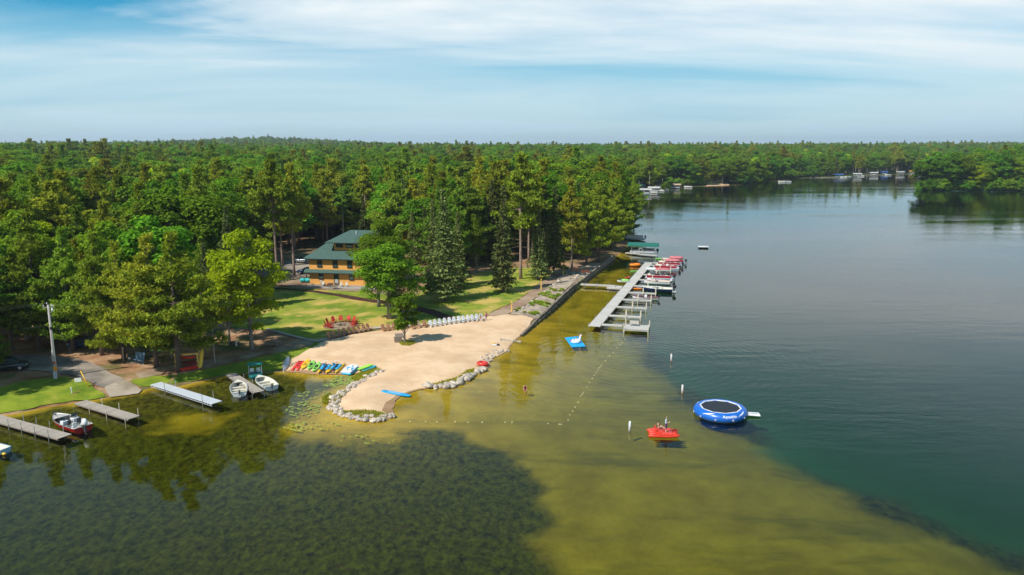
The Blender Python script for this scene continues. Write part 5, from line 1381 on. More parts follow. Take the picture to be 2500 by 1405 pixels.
berth(pontoon('pontoon boat with white and faded red flat roof', m_maroon, m_pinkc, False, canopy2=m_wht), mid(6, .55), 5.0)
rb = open_boat('runabout', 'white runabout with red stripe and open bow beside the navy boat', 5.6, 2.2, .75, m_wht, m_cream, seats=(.12, .3), stripe=m_maroon, foredeck=.78); mb = MB(); mb.add([(3.4, -.8, .8), (3.4, .8, .8), (3.0, .7, 1.25), (3.0, -.7, 1.25)], [(0, 1, 2, 3)]); mb.build('windshield', m_glass, rb); outboard(rb, -.1, .55, m_wht, 1.1); q = ppos(mid(5, .72), 8.0); put(rb, (q.x, q.y, 0), R(166))
nb = open_boat('speedboat', 'navy blue speedboat with white deck and tall black outboard', 6.3, 2.3, .78, m_navy, m_cream, seats=(.12, .3), stripe=m_wht, foredeck=.62); outboard(nb, -.2, .6, m_black, 1.7); MB().box((-.35, 0, .2), (.7, 1.9, .07)).build('swim_step', m_wht, nb); mb = MB(); mb.add([(3.7, -.85, .85), (3.7, .85, .85), (3.2, .75, 1.35), (3.2, -.75, 1.35)], [(0, 1, 2, 3)]); mb.build('windshield', m_glass, nb)
for y in (-.5, .5): bev(MB().box((2.5, y, .65), (.5, .5, .14)).box((2.28, y, .9), (.1, .5, .45)).build('seat', m_cream, nb), .04)
q = ppos(mid(4, .62), 9.3); put(nb, (q.x, q.y, 0), R(166))
sb = open_boat('fishing_boat', 'low white fishing boat with small console between two finger piers', 5.0, 1.9, .5, m_wht, m_dgrey, seats=(.2, .75), stripe=m_maroon, foredeck=.72); bev(MB().box((2.4, .3, .7), (.5, .6, .55)).build('console', m_wht, sb), .04); outboard(sb, -.1, .45, m_black, 1.0); q = ppos(mid(3, .45), 7.4); put(sb, (q.x, q.y, 0), R(166))
# ---- small craft around the dock
pw = thing('jet_ski', 'lime green jet ski parked on the square platform', 'jet ski'); mb = MB(); mb.smooth = True; mb.loft(hull_secs(2.8, 1.1, .42, 11, 9), cap=False); mb.build('hull', m_wht, pw); mb = MB(); mb.smooth = True; mb.ell((.35, 0, .5), (1.0, .42, .34), 12, 8); mb.build('cowl', m_lime, pw); bev(MB().box((-.55, 0, .68), (1.0, .34, .22)).build('seat', m_dgrey, pw), .06); MB().tube([(.25, -.32, .98), (.25, .32, .98)], .025, 6).build('handlebar', m_black, pw); q = gp(1522, 690, .45); put(pw, (q.x, q.y, .42), R(-10))
def floater(label, mat, px, py, rz, L=2.6, kind='kayak', z=0.0):
    o = kayak(kind, label, mat, L, .8, ((0, .45, .2),) if L > 2 else ()); q = gp(px, py); return put(o, (q.x, q.y, z - .06), R(rz))
floater('orange kayak floating between the walkway and the navy speedboat', m_or, 1553, 707, -10, 3.4)
floater('red kayak tied on the shore side of the marina dock', m_redp, 1531, 680, 60, 2.9)
floater('green kayak tied on the shore side of the marina dock', m_lime, 1550, 664, 10, 2.6)
floater('green kayak beyond the far end of the marina dock', m_lime, 1612, 634, -14, 2.8)
ob = thing('inflatable_raft', 'orange and brown inflatable raft on the shore side of the marina dock', 'raft'); mb = MB(); mb.smooth = True; mb.torus((0, 0, .28), .85, .28, 20, 8); mb.build('tube', m_or, ob, None); MB().prism([(.7 * math.cos(R(i * 30)), .7 * math.sin(R(i * 30))) for i in range(12)], .1, .16).build('floor', M('brown_rubber', (.16, .04, .01), .6), ob); q = gp(1550, 650); put(ob, (q.x, q.y, 0)); ob.scale = (1.4, .9, 1.2)
# swim raft
q = gp(1717, 606); sr = thing('swim_raft', 'small white swim raft floating alone on the open lake', 'raft', (q.x, q.y, 0), R(-8)); MB().box((0, 0, .42), (3.0, 2.4, .10)).build('deck', m_wht, sr)
for y in (-.8, .8): MB().tube([(-1.3, y, .14), (1.3, y, .14)], .22, 10).build('float', m_black, sr)
MB().tube([(.9, -1.2, .4), (.9, -1.25, 1.0), (1.3, -1.25, 1.0), (1.3, -1.2, .4)], .025, 6).build('ladder', m_alu, sr)
# green canopy boat lift and neighbours
def boat_lift(label, px, py, canopy, L=7.5, boat=m_alud, hh=2.9, rz=-14, sc=1.0, name='boat_lift', group=None):
    q = gp(px, py); r_ = thing(name, label, 'boat lift', (q.x, q.y, 0), R(rz), group, sc)
    pm_ = MB().box((0, 0, hh / 2 - .6), (.1, .1, hh + 1.2)).mesh('post', m_pipe)
    for x in (-L * .36, L * .36):
        for y in (-1.5, 1.5): link('post', pm_, r_, (x, y, 0))
        MB().box((x, 0, .5), (.12, 3.0, .15)).build('cross_beam', m_pipe, r_)
    mb = MB(); mb.loft([[(x, y, hh + zz) for y, zz in ((-1.75, -.45), (-1.6, 0), (-.6, .42), (.6, .42), (1.6, 0), (1.75, -.45))] for x in (-L / 2, -L / 2 + .5, L / 2 - .5, L / 2)], cap=True); mb.build('canopy', canopy, r_)
    mb = MB(); mb.torus((0, 0, 0), .5, .05, 16, 6); o = mb.build('winch_wheel', m_wht, r_, (-.6, -1.58, 1.5)); o.rotation_euler[0] = R(90)
    for s in (-1, 1): MB().tube([(-L * .42, s * .8, .75), (L * .40, s * .8, .75)], .28, 10).build('boat_pontoon', boat, r_)
    MB().box((0, 0, 1.08), (L * .84, 2.3, .1)).build('boat_deck', m_alud, r_)
    for s in (-1, 1): MB().box((0, s * 1.1, 1.4), (L * .74, .04, .5)).build('boat_rail', m_dgrey, r_)
    return r_, L
bl_, L_ = boat_lift('green canopied boat lift holding a pontoon boat beside the pines', 1570, 622, m_green, 8.5); outboard(bl_, 4.1, .9, m_black, 1.5)
dock('pale low dock running beside the green boat lift', (1528, 617), (1605, 624), 1.1, 1.2, m_deckl, .5, [(.5, -1), (.95, -1)])
bl2 = pontoon('cream pontoon boat with outboard moored behind the green boat lift', m_cream); q = gp(1550, 587); put(bl2, (q.x, q.y, .4), R(-10))

# ================================================================== LODGE AND CABINS
m_sid = M('cedar_siding', (0.78, 0.37, 0.085), .7, .12, 1.5, .0, stretch=(.5, .5, 6)); m_shing = M('green_shingles', (0.055, 0.105, 0.085), .9, .22, 2.5, .02); m_trim = M('dark_green_trim', (0.012, 0.03, 0.025), .6, .1); m_pane = M('window_glass', (0.05, 0.075, 0.075), .08, .2, 1, spec=.8); m_blind = M('window_blind', (0.42, 0.42, 0.36), .8, .1); m_found = M('foundation', (0.34, 0.31, 0.27), .9, .15)
def window(parent, x, y, z, w, h, blind=0.0, face=-1, split=True):
    """window in a wall whose outside faces local -y (face -1) : recess, frame, panes"""
    f = MB(); t = .09
    for dx, dz, sx, sz in ((0, h / 2, w + t, t), (0, -h / 2, w + t, t), (-w / 2, 0, t, h), (w / 2, 0, t, h)): f.box((dx, 0, dz), (sx, .10, sz))
    if split: f.box((0, -.005, 0), (w, .06, .05))
    o = f.build('window', m_trim, parent, (x, y, z))
    MB().box((0, .03, h / 4), (w - t, .02, h / 2 - .07)).build('pane', m_pane, o); MB().box((0, .03, -h / 4), (w - t, .02, h / 2 - .07)).build('pane', m_blind if blind else m_pane, o)
    MB().box((0, -.06, -h / 2 - .07), (w + .2, .08, .05)).build('sill', m_trim, o)
    return o
def siding(name, mat, parent, x0, x1, y, z0, z1, board=.22, out=-1):
    """lapped siding boards on a wall plane facing -y (one part per wall)"""
    for k in range(int(math.ceil((z1 - z0) / board))):
        za = z0 + k * board; zb = min(z1, za + board)
        mb = MB(); mb.add([(x0, y, za), (x1, y, za), (x1, y + out * .03, za), (x0, y + out * .03, za), (x0, y, zb), (x1, y, zb), (x1, y + out * .006, zb), (x0, y + out * .006, zb)], [(0, 3, 2, 1), (4, 5, 6, 7), (3, 0, 4, 7), (2, 3, 7, 6), (1, 2, 6, 5)]); mb.build('siding_board', mat, parent)
def hip_roof(name, mat, parent, x0, x1, y0, y1, z0, z1, run, th=.16):
    ym = (y0 + y1) / 2
    v = [(x0, y0, z0), (x1, y0, z0), (x1, y1, z0), (x0, y1, z0), (x0 + run, ym, z1), (x1 - run, ym, z1)]
    mb = MB(); mb.add(v + [(a, b_, c - th) for a, b_, c in v[:4]], [(0, 1, 5, 4), (1, 2, 5), (2, 3, 4, 5), (3, 0, 4), (6, 7, 1, 0), (7, 8, 2, 1), (8, 9, 3, 2), (9, 6, 0, 3), (9, 8, 7, 6)]); return mb.build(name, mat, parent)
p = gz(757, 698); rzl = R(-9)
lodge = thing('lodge', 'cedar-sided two-storey lodge with green shingle roofs and dark trimmed windows', 'building', (p.x, p.y, p.z), rzl)
LW, LDp = 17.0, 12.0
MB().box((LW / 2, LDp / 2, .12), (LW + .1, LDp + .1, .35)).build('foundation', m_found, lodge)
wl_b = MB().box((LW / 2, LDp / 2, 2.95), (LW - .06, LDp - .06, 5.5)).build('wall', m_sid, lodge)
siding('wall', m_sid, wl_b, 0, LW, .03, .3, 5.6)
for x, zc, h_ in ((2.55, 2.05, 1.15), (5.9, 1.55, 2.0), (9.2, 2.05, 1.15), (12.5, 2.05, 1.15)): window(lodge, x, -.06, zc, .95, h_, 1)
for x in (2.35, 5.75, 8.9, 12.2): window(lodge, x, -.06, 4.72, 1.0, 1.3, 0)
# pent roof between the storeys
mb = MB(); mb.loft([[(x, -.85, 2.90), (x, .05, 3.5), (x, .05, 3.3), (x, -.85, 2.76)] for x in (-.9, LW + .9)], closed=True); mb.build('pent_roof', m_shing, lodge); MB().box((LW / 2, -.87, 2.82), (LW + 1.84, .04, .16)).build('fascia', m_trim, lodge)
rf = hip_roof('roof', m_shing, lodge, -1.0, LW + 1.0, -.75, LDp + .8, 5.8, 8.3, 2.6); MB().box((LW / 2, -.77, 5.69), (LW + 1.9, .04, .2)).build('fascia', m_trim, rf)
# clerestory and its roof
cl = MB().box((10.2, 5.6, 7.8), (11.4, 5.4, 2.2)).build('clerestory', m_sid, lodge)
for i in range(5): window(cl, 5.7 + 2.15 * i, 2.83, 8.28, 1.5, .85, i % 2)
hip_roof('clerestory_roof', m_shing, lodge, 3.0, 17.4, 1.5, 9.8, 8.95, 11.2, 4.2); MB().box((10.2, 1.49, 8.86), (14.3, .04, .16)).build('fascia', m_trim, lodge)
MB().tube([(8.9, 4.4, 10.4), (8.9, 4.4, 11.1)], .09, 8).build('vent_pipe', m_wht, rf)
MB().box((LW / 2 - 1, -1.4, .05), (LW - 2, 2.4, .16)).build('patio_slab', m_found, lodge)
def on_lodge(x, y, z=0): v = Matrix.Rotation(rzl, 3, 'Z') @ Vector((x, y, 0)); return Vector((p.x + v.x, p.y + v.y, p.z + z))
for x, lb in ((7.2, 'left of the pair of white patio chairs by the lodge wall'), (8.4, 'right of the pair of white patio chairs by the lodge wall'), (3.3, 'white patio chair alone beside the cream cabinet')):
    q = on_lodge(x, -1.0, .13); r_ = thing('patio_chair', ('white plastic chair, ' if x > 4 else '') + lb, 'chair', q, rzl); bev(MB().box((0, 0, .42), (.5, .5, .06)).box((0, .24, .7), (.5, .05, .55)).build('seat', m_cream, r_), .02)
    for a in (-.21, .21):
        for b_ in (-.21, .21): MB().box((a, b_, .2), (.05, .05, .4)).build('leg', m_cream, r_)
q = on_lodge(2.75, -.5, .1); r_ = thing('cabinet', 'narrow cream cabinet standing against the lodge wall', 'cabinet', q, rzl); bev(MB().box((0, 0, .55), (.5, .4, 1.1)).build('body', m_cream, r_), .03); MB().box((0, -.21, .55), (.4, .02, .9)).build('door', m_tan2, r_)
q = on_lodge(5.0, -1.3, .1); r_ = thing('log_rack', 'low stack of split logs by the lodge wall', 'firewood', q, rzl)
for k in range(3):
    for i in range(6 - k): MB().tube([(-.75 + .28 * i + .14 * k, -.25, .14 + .24 * k), (-.75 + .28 * i + .14 * k, .3, .14 + .24 * k)], .13, 7).build('log', M('split_log', (.17, .08, .045), .9, .3), r_)
q = gz(814, 708); r_ = thing('swing_frame', 'small wooden swing bench frame on the dry grass before the lodge', 'bench', q, R(-8))
for s in (-1, 1):
    MB().tube([(s * .85, -.4, 0), (s * .8, 0, 1.35)], .045, 6).build('leg', m_gwood, r_); MB().tube([(s * .85, .4, 0), (s * .8, 0, 1.35)], .045, 6).build('leg', m_gwood, r_)
MB().tube([(-.9, 0, 1.33), (.9, 0, 1.33)], .045, 6).build('top_rail', m_gwood, r_); MB().box((0, 0, .45), (1.3, .4, .05)).box((0, .2, .7), (1.3, .05, .4)).build('seat', m_gwood, r_)
# teal tank pair
q = gz(746, 692); r_ = thing('fuel_tank', 'pair of turquoise barrels lying on a stand beside the lodge corner', 'tank', q, R(-6))
for x in (-.55, .6): mb = MB(); mb.smooth = True; mb.tube([(x - .55, 0, .62), (x - .5, 0, .62), (x + .5, 0, .62), (x + .55, 0, .62)], [.3, .42, .42, .3], 14); mb.build('barrel', M('turquoise_paint', (0.03, 0.42, 0.42), .5, .12), r_)
for x in (-.8, 0, .85): MB().box((x, 0, .12), (.12, .9, .24)).build('cradle', m_gwood, r_)
# split rail fence by the parking lot
q0, q1 = gz(700, 688), gz(764, 676); r_ = thing('rail_fence', 'low grey split rail fence between the parking lot and the lodge', 'fence', q0, math.atan2(q1.y - q0.y, q1.x - q0.x)); FLn = (q1 - q0).xy.length
for i in range(5): MB().box((FLn * i / 4, 0, .5), (.14, .14, 1.05)).build('post', m_gwood, r_)
for i in range(4):
    for z in (.45, .85): MB().box((FLn * (i + .5) / 4, .09, z), (FLn / 4 + .15, .06, .12)).build('rail', m_gwood, r_)
# cabins seen through the trees
def cabin(px, py, label, w=10, d=8, rz=0.0, hh=3.2, ridge=5.6, dz=0):
    q = gz(px, py); r_ = thing('cabin', label, 'building', (q.x, q.y, q.z + dz), rz); MB().box((0, 0, hh / 2), (w, d, hh)).build('wall', m_sid, r_); hip_roof('roof', m_shing, r_, -w / 2 - .8, w / 2 + .8, -d / 2 - .8, d / 2 + .8, hh, ridge, d / 2)
    for x in (-w * .3, 0, w * .3): window(r_, x, -d / 2 - .06, 1.9, .9, 1.2)
    MB().box((w * .16, -d / 2 - .02, 1.05), (.9, .06, 2.1)).build('door', m_trim, r_); return r_
cabin(1024, 577, 'green-roofed cabin glimpsed between the spruces behind the lodge', 9, 8, R(-20), 4.0, 7.0, .5)
cabin(985, 612, 'green-roofed cabin mostly hidden by the large maple behind the lodge', 9, 8, R(-20), 4.2, 6.6)
cabin(238, 700, 'orange-sided cabin hidden behind the front pines', 9, 8, R(12), 3.4, 6.2)
# ================================================================== CARS
def car(label, body, px, py, rz, L=4.7, W=1.85, Hh=1.7, suv=True):
    q = gz(px, py); r_ = thing('parked_car', label, 'car', (q.x, q.y, q.z + .06), R(rz))
    def sec(x, w, z0, z1, r__=.12): return [(x, -w, z0), (x, -w, z1 - r__), (x, -w + r__, z1), (x, w - r__, z1), (x, w, z1 - r__), (x, w, z0)]
    h = W / 2; mb = MB(); mb.smooth = True
    mb.loft([sec(-L / 2, h * .86, .35, .85), sec(-L / 2 + .15, h * .96, .25, 1.0), sec(-L * .2, h, .22, 1.02), sec(L * .18, h, .22, 1.0), sec(L * .32, h * .98, .24, .95), sec(L / 2 - .12, h * .93, .28, .82), sec(L / 2, h * .8, .36, .7)], closed=True); mb.build('body', body, r_)
    back = -L * .46 if suv else -L * .36
    gh = MB(); gh.loft([sec(back, h * .8, .98, 1.05, .03), sec(back + .18, h * .80, .98, Hh - .07, .1), sec(-L * .05, h * .80, .98, Hh, .1), sec(L * .1, h * .78, .98, Hh - .06, .1), sec(L * .27, h * .82, .96, 1.0, .02)], closed=True); gh.build('windows', m_pane, r_)
    rf_ = MB(); rf_.loft([sec(back + .15, h * .77, Hh - .06, Hh - .02, .03), sec(-L * .05, h * .78, Hh - .03, Hh + .03, .03), sec(L * .1, h * .75, Hh - .07, Hh - .03, .03)], closed=True); rf_.build('roof', body, r_)
    for x in (-L * .31, L * .31):
        for s in (-1, 1):
            wv = MB(); wv.smooth = True; wv.tube([(x, s * (h - .22), .34), (x, s * (h + .01), .34)], .34, 16); wh = wv.build('wheel', m_black, r_); MB().tube([(x, s * (h - .02), .34), (x, s * (h + .025), .34)], .2, 10).build('rim', m_alu, wh)
    for s in (-1, 1):
        bev(MB().box((L / 2 - .1, s * h * .66, .72), (.16, .34, .14)).build('headlight', m_white, r_), .03); bev(MB().box((-L / 2 + .05, s * h * .72, .85), (.1, .26, .2)).build('tail_light', M('red_lens', (.4, .01, .01), .25), r_), .02); bev(MB().box((L * .17, s * (h + .1), 1.02), (.12, .2, .14)).build('mirror', body, r_), .03)
    for x in (-L * .12, L * .1):
        for s in (-1, 1): MB().box((x, s * (h + .005), .8), (.16, .02, .03)).build('door_handle', m_dgrey, r_)
    return r_
m_cars = M('silver_car_paint', (0.42, 0.46, 0.48), .25, .05, 1, metal=.5, coat=.6); m_carb = M('dark_blue_car_paint', (0.01, 0.035, 0.10), .2, .05, 1, metal=.3, coat=.6); m_carg = M('dark_green_car_paint', (0.02, 0.035, 0.035), .25, .05, 1, metal=.3, coat=.6)
car('silver sport utility car parked behind the bare pine trunks', m_cars, 742, 643, 172)
car('dark blue car parked beside the lodge corner', m_carb, 750, 670, 172, 4.5, 1.8, 1.5, False)
car('dark car half hidden by pine branches at the road bend', m_carg, 22, 905, 20)
car('dark car parked in deep shade under the pines by the road', m_carb, 210, 850, 10, 4.5, 1.8, 1.5, False)

# ================================================================== UTILITY POLE AND ROADSIDE
q = gz(138, 926); m_polew = M('weathered_pole', (0.38, 0.35, 0.31), .85, .15, 3, stretch=(2, 2, .5)); m_orb = M('orange_band', (0.80, 0.28, 0.02), .6, .08)
up = thing('utility_pole', 'grey wooden utility pole with orange bands at its foot and insulators on top', 'utility pole', q); PH = 9.6
mb = MB(); mb.smooth = True; mb.tube([(0, 0, -.4), (0, 0, 4), (.02, 0, PH)], [.19, .165, .13], 10); mb.build('shaft', m_polew, up)
MB().tube([(0, 0, 1.05), (0, 0, 1.65)], .205, 12).build('marker_band', m_orb, up); MB().tube([(0, 0, 2.0), (0, 0, 2.25)], .2, 12).build('tag_plate', M('red_tag', (.5, .03, .03), .5), up)
for a in (-50, -90, -130): MB().tube([(.24 * math.cos(R(a)), .24 * math.sin(R(a)), 0), (.24 * math.cos(R(a)), .24 * math.sin(R(a)), 1.05)], .06, 8).build('cable_guard', m_alud, up)
MB().tube([(.18, -.05, 1.6), (.15, -.05, 6.5), (.1, -.05, 8.8)], .035, 6).build('conduit', m_alud, up); MB().tube([(-.19, -.05, 2.3), (-.16, -.05, 3.8)], .05, 6).build('conduit', m_alud, up)
bev(MB().box((.14, -.12, 6.6), (.26, .2, .38)).build('junction_box', m_black, up), .02)
MB().box((.05, 0, PH - .35), (1.3, .1, .1), R(15)).build('crossarm', m_polew, up)
for x, y, z in ((-.5, -.13, PH - .2), (-.1, -.05, PH + .08), (.35, .1, PH - .2), (.55, .15, PH - .2)):
    mb = MB(); mb.smooth = True; mb.tube([(x, y, z), (x, y, z + .06), (x, y, z + .1), (x, y, z + .2)], [.03, .09, .05, .04], 8); mb.build('insulator', m_wht, up)
mb = MB(); mb.smooth = True; mb.tube([(.42, .1, PH - .95), (.42, .1, PH - .5)], .12, 10); mb.build('cutout', m_alud, up)
base = Vector(q)
def wire(label, a, b_, sag, r_=.011, name='power_line'):
    pts = []
    for i in range(17):
        t = i / 16; v = Vector(a).lerp(Vector(b_), t); v.z -= 4 * sag * t * (1 - t); pts.append(v)
    mb = MB(); mb.tube(pts, r_, 5); return tag(mb.build(name, m_dgrey), label, 'wire')
wire('upper power line running left from the pole top', base + Vector((-.1, 0, PH + .2)), base + Vector((-40, -1, PH - .6)), .8)
wire('middle power line running left below the pole top', base + Vector((-.5, -.1, PH)), base + Vector((-40, -9, PH - .4)), .9)
wire('lower sagging cable running left from the pole', base + Vector((0, -.15, PH - 2.6)), base + Vector((-40, -9, PH - 3.2)), 1.0, .014)
wire('thin line running from the pole into the pines', base + Vector((.5, .1, PH)), base + Vector((26, 6, PH - .4)), .6)
ga = gz(218, 947); wire('guy wire slanting from the pole to its yellow guard', base + Vector((.1, 0, PH - .9)), (ga.x, ga.y, ga.z + .05), 0.0, .014, 'guy_wire')
top = base + Vector((.1, 0, PH - .9)); dv = (top - ga).normalized(); mb = MB(); mb.smooth = True; mb.tube([ga, ga + dv * 2.4], .055, 8); tag(mb.build('guy_guard', M('yellow_guard', (0.80, 0.46, 0.02), .5, .06)), 'slanting yellow guy wire guard on the lawn', 'guard')
q = gz(191, 937); r_ = thing('sign', 'small blank white sign on a short stake beside the boat ramp', 'sign', q, R(15)); MB().box((0, 0, .42), (.75, .03, .5)).build('panel', m_white, r_); MB().box((0, .03, .3), (.06, .04, .7)).build('stake', m_gwood, r_)
q = gz(177, 976); r_ = thing('vent_post', 'short white capped pipe standing in the lower lawn', 'post', q); MB().tube([(0, 0, 0), (0, 0, .62)], .05, 8).build('pipe', m_white, r_); MB().tube([(0, 0, .6), (0, 0, .72)], .1, 8).build('cap', m_white, r_)
q = gz(302, 882); r_ = thing('service_post', 'plain brown wooden post beside the green utility box', 'post', q); MB().box((0, 0, .95), (.14, .14, 1.9)).build('shaft', m_tan2, r_); MB().box((.1, -.05, 1.75), (.1, .1, .12)).build('lamp', m_white, r_)
q = gz(325, 884); r_ = thing('transformer_box', 'dark green utility box on the bare ground under the pines', 'utility box', q, R(12)); m_dg = M('box_green', (0.025, 0.055, 0.035), .5, .1); bev(MB().box((0, 0, .5), (1.15, 1.0, .95)).build('cabinet', m_dg, r_), .03); bev(MB().box((0, -.05, .99), (1.2, 1.15, .08), 0, -.08).build('lid', m_dg, r_), .02); MB().box((-.3, -.51, .62), (.25, .02, .25)).build('label_plate', m_white, r_); MB().box((0, 0, .03), (1.3, 1.2, .1)).build('pad', m_found, r_)
q = gz(342, 889); m_fb = M('faded_blue_paint', (0.14, 0.24, 0.34), .7, .2, 3); r_ = thing('bench', 'faded blue slatted bench standing beside the green utility box', 'bench', q, R(-24))
for i in range(5): MB().box((-.7 + .35 * i, .1, 1.05), (.27, .04, 1.0), 0, -.15).build('slat', m_fb, r_); MB().box((-.7 + .35 * i, -.05, .3), (.07, .07, .62)).build('leg', MATS['faded_blue_paint'], r_)
MB().box((0, -.2, .6), (1.75, .5, .05)).build('seat', m_fb, r_)
# kayak racks
m_ytim = M('yellow_timber', (0.80, 0.50, 0.13), .75, .14, 3, stretch=(1, 1, 3))
q = gz(462, 900); r_ = thing('kayak_rack', 'yellow timber kayak rack beside the dark pine trunk', 'rack', q, R(8))
for x in (-1.5, 1.3):
    for y, s in ((-.7, 1), (.7, -1)): MB().box((x, y * .62, 1.1), (.16, .16, 2.35), 0, s * .22).build('upright', m_ytim, r_)
    for z in (.55, 1.15): MB().box((x, -.1, z), (.13, 1.6, .13)).build('cross_arm', m_ytim, r_)
    MB().box((x, .75, .5), (.06, .06, 1.5), 0, .6).build('brace', m_ytim, r_)
for y in (-.2, .2): MB().box((-.1, y, 1.95), (3.0, .13, .14)).build('top_rail', m_ytim, r_)
k = kayak('kayak', 'red kayak lying on the ground in front of the timber rack', m_redp, 3.1, .7, ()); axis_put(k, (446, 907), (486, 899), .12); k.rotation_euler[0] = .5
k = kayak('kayak', 'dark red kayak stored on the lower arms of the timber rack', MATS['deep_red'], 2.3, .5, ()); put(k, (q.x - .1, q.y, q.z + .62), R(8))
k = kayak('kayak', 'red kayak stored on the upper arms of the timber rack', m_redp, 2.3, .45, ()); put(k, (q.x - .3, q.y + .2, q.z + 1.22), R(8))
sb_ = thing('paddle_board', 'orange-yellow board leaning upright against the timber rack', 'paddle board', (q.x + 1.75, q.y - .25, q.z)); mb = MB(); mb.prism([(.22 * math.copysign(abs(math.sin(R(i * 20))) ** .7, math.sin(R(i * 20))), 1.35 * math.cos(R(i * 20))) for i in range(18)], 0, .1); o = bev(mb.build('hull', m_yel, sb_, (0, .15, 1.35)), .03); o.rotation_euler = (R(62), R(18), R(35))
q = gz(402, 876); r_ = thing('kayak_rack', 'low brown rack carrying a green kayak behind the pines', 'rack', q, R(5))
for x in (-1.1, 1.1):
    for y in (-.4, .4): MB().box((x, y, .5), (.09, .09, 1.0)).build('upright', m_gwood, r_)
    MB().box((x, 0, .95), (.08, 1.0, .08)).build('cross_arm', m_gwood, r_); MB().box((x, .1, .5), (.06, .06, 1.1), 0, .6).build('brace', m_gwood, r_)
k = kayak('kayak', 'bright green kayak resting upside down on the low rack', m_lime, 3.6, .75, ()); put(k, (q.x, q.y, q.z + 1.4), R(5), R(180))
# picnic table and fire ring
q = gz(673, 846); r_ = thing('picnic_table', 'dark weathered picnic table on the shaded grass', 'picnic table', q, R(-15))
for i in range(5): MB().box((0, -.32 + .16 * i, .76), (1.9, .14, .045)).build('plank', m_gwood, r_)
for y in (-.75, .75):
    for i in (-.07, .09): MB().box((0, y + i, .45), (1.9, .14, .045)).build('seat_plank', m_gwood, r_)
for x in (-.65, .65):
    MB().box((x, 0, .42), (.07, 1.75, .09)).build('beam', m_gwood, r_)
    for s in (-1, 1): MB().box((x, s * .42, .38), (.09, .07, .85), 0, s * .45).build('leg', m_gwood, r_)
tag(bev(MB().box((0, 0, .1), (.6, .4, .2), 0, 0, 0, .8).build('cooler_bag', m_carb, None, (q.x + .1, q.y, q.z + .79), .4), .05), 'dark blue bag left on the picnic table', 'bag')
q = gz(572, 842); r_ = thing('fire_ring', 'dark steel fire ring on the bare ground by the maple', 'fire ring', q); mb = MB(); mb.smooth = True; mb.torus((0, 0, .15), .75, .09, 24, 8, sz=1.8); mb.build('ring', m_dgrey, r_); MB().prism([(.7 * math.cos(R(i * 30)), .7 * math.sin(R(i * 30))) for i in range(12)], .03, .08).build('ashes', MATS['ash'], r_)
q = gz(577, 846); r_ = thing('stump_seat', 'short pale post next to the dark fire ring', 'post', q); MB().tube([(0, 0, 0), (0, 0, .75)], .13, 9).build('shaft', m_postw, r_); MB().tube([(0, 0, .74), (0, 0, .8)], .16, 9).build('cap', m_postw, r_)
# garden posts and benches
for (px, py), h_, lb in (((1249, 764), 1.9, 'yellow wooden lamp post at the beach end of the brown path'), ((1321, 709), 2.2, 'yellow wooden lamp post midway along the gravel garden'), ((1375, 675), 2.2, 'yellow wooden lamp post near the orange benches')):
    q = gz(px, py); r_ = thing('lamp_post', lb, 'post', q); bev(MB().box((0, 0, h_ / 2), (.2, .2, h_)).build('shaft', m_ytim, r_), .015); bev(MB().box((0, 0, h_ + .05), (.26, .26, .1)).build('cap', m_ytim, r_), .02); MB().box((0, -.12, h_ - .3), (.1, .04, .16)).build('lantern', m_dgrey, r_)
m_rust = M('orange_stain_wood', (0.50, 0.15, 0.045), .7, .15, 3)
for (px, py), rz, lb in (((1404, 668), -25, 'orange wooden bench facing the lake at the end of the wall, left one'), ((1430, 670), 12, 'orange wooden bench beside the wall top, right one of the pair')):
    q = gz(px, py); r_ = thing('garden_bench', lb, 'bench', q, R(rz))
    for i in range(3): MB().box((0, -.2 + .17 * i, .46), (2.0, .15, .05)).build('seat_slat', m_rust, r_)
    for i in range(3): MB().box((0, .28 + .03 * i, .65 + .18 * i), (2.0, .04, .15), 0, -.15).build('back_slat', m_rust, r_)
    for x in (-.85, .85): MB().box((x, -.1, .22), (.08, .5, .44)).build('leg', m_rust, r_); MB().box((x, .27, .6), (.08, .06, .9), 0, -.15).build('upright', m_rust, r_)

# ================================================================== TRAMPOLINE, BUOYS, PEDAL CATAMARAN
q = gp(1758, 1012); tr_o = thing('water_trampoline', 'round blue inflatable water trampoline with black jumping mat and white ramp', 'trampoline', (q.x, q.y, 0)); TR, Tr, TZ = 2.42, .56, .40
m_tblue = M('trampoline_blue', (0.012, 0.13, 0.52), .32, .06, 2, spec=.5); m_vw = M('white_vinyl', (0.80, 0.80, 0.80), .5, .04); m_mat = M('black_mesh_mat', (0.022, 0.026, 0.034), .75, .15, 6)
mb = MB(); mb.smooth = True; mb.torus((0, 0, TZ), TR, Tr, 64, 20); mb.build('tube', m_tblue, tr_o)
NS = 10; Rm = 2.22; poly = [(Rm * math.cos(2 * math.pi * (i + .5) / NS), Rm * math.sin(2 * math.pi * (i + .5) / NS)) for i in range(NS)]
MB().prism(poly, .84, .86).build('jumping_mat', m_mat, tr_o)
for i in range(NS):
    a, b_ = Vector(poly[i]), Vector(poly[(i + 1) % NS]); c_ = (a + b_) / 2; MB().box((c_.x * 1.015, c_.y * 1.015, .90), ((b_ - a).length + .06, .13, .09), math.atan2(b_.y - a.y, b_.x - a.x)).build('edge_strap', m_vw, tr_o)
def on_tube(ang, phi, e=.006):                     # point on the tube: ang round the ring, phi from the outer rim upwards
    rr = TR + (Tr + e) * math.cos(phi); return (rr * math.cos(ang), rr * math.sin(ang), TZ + (Tr + e) * math.sin(phi))
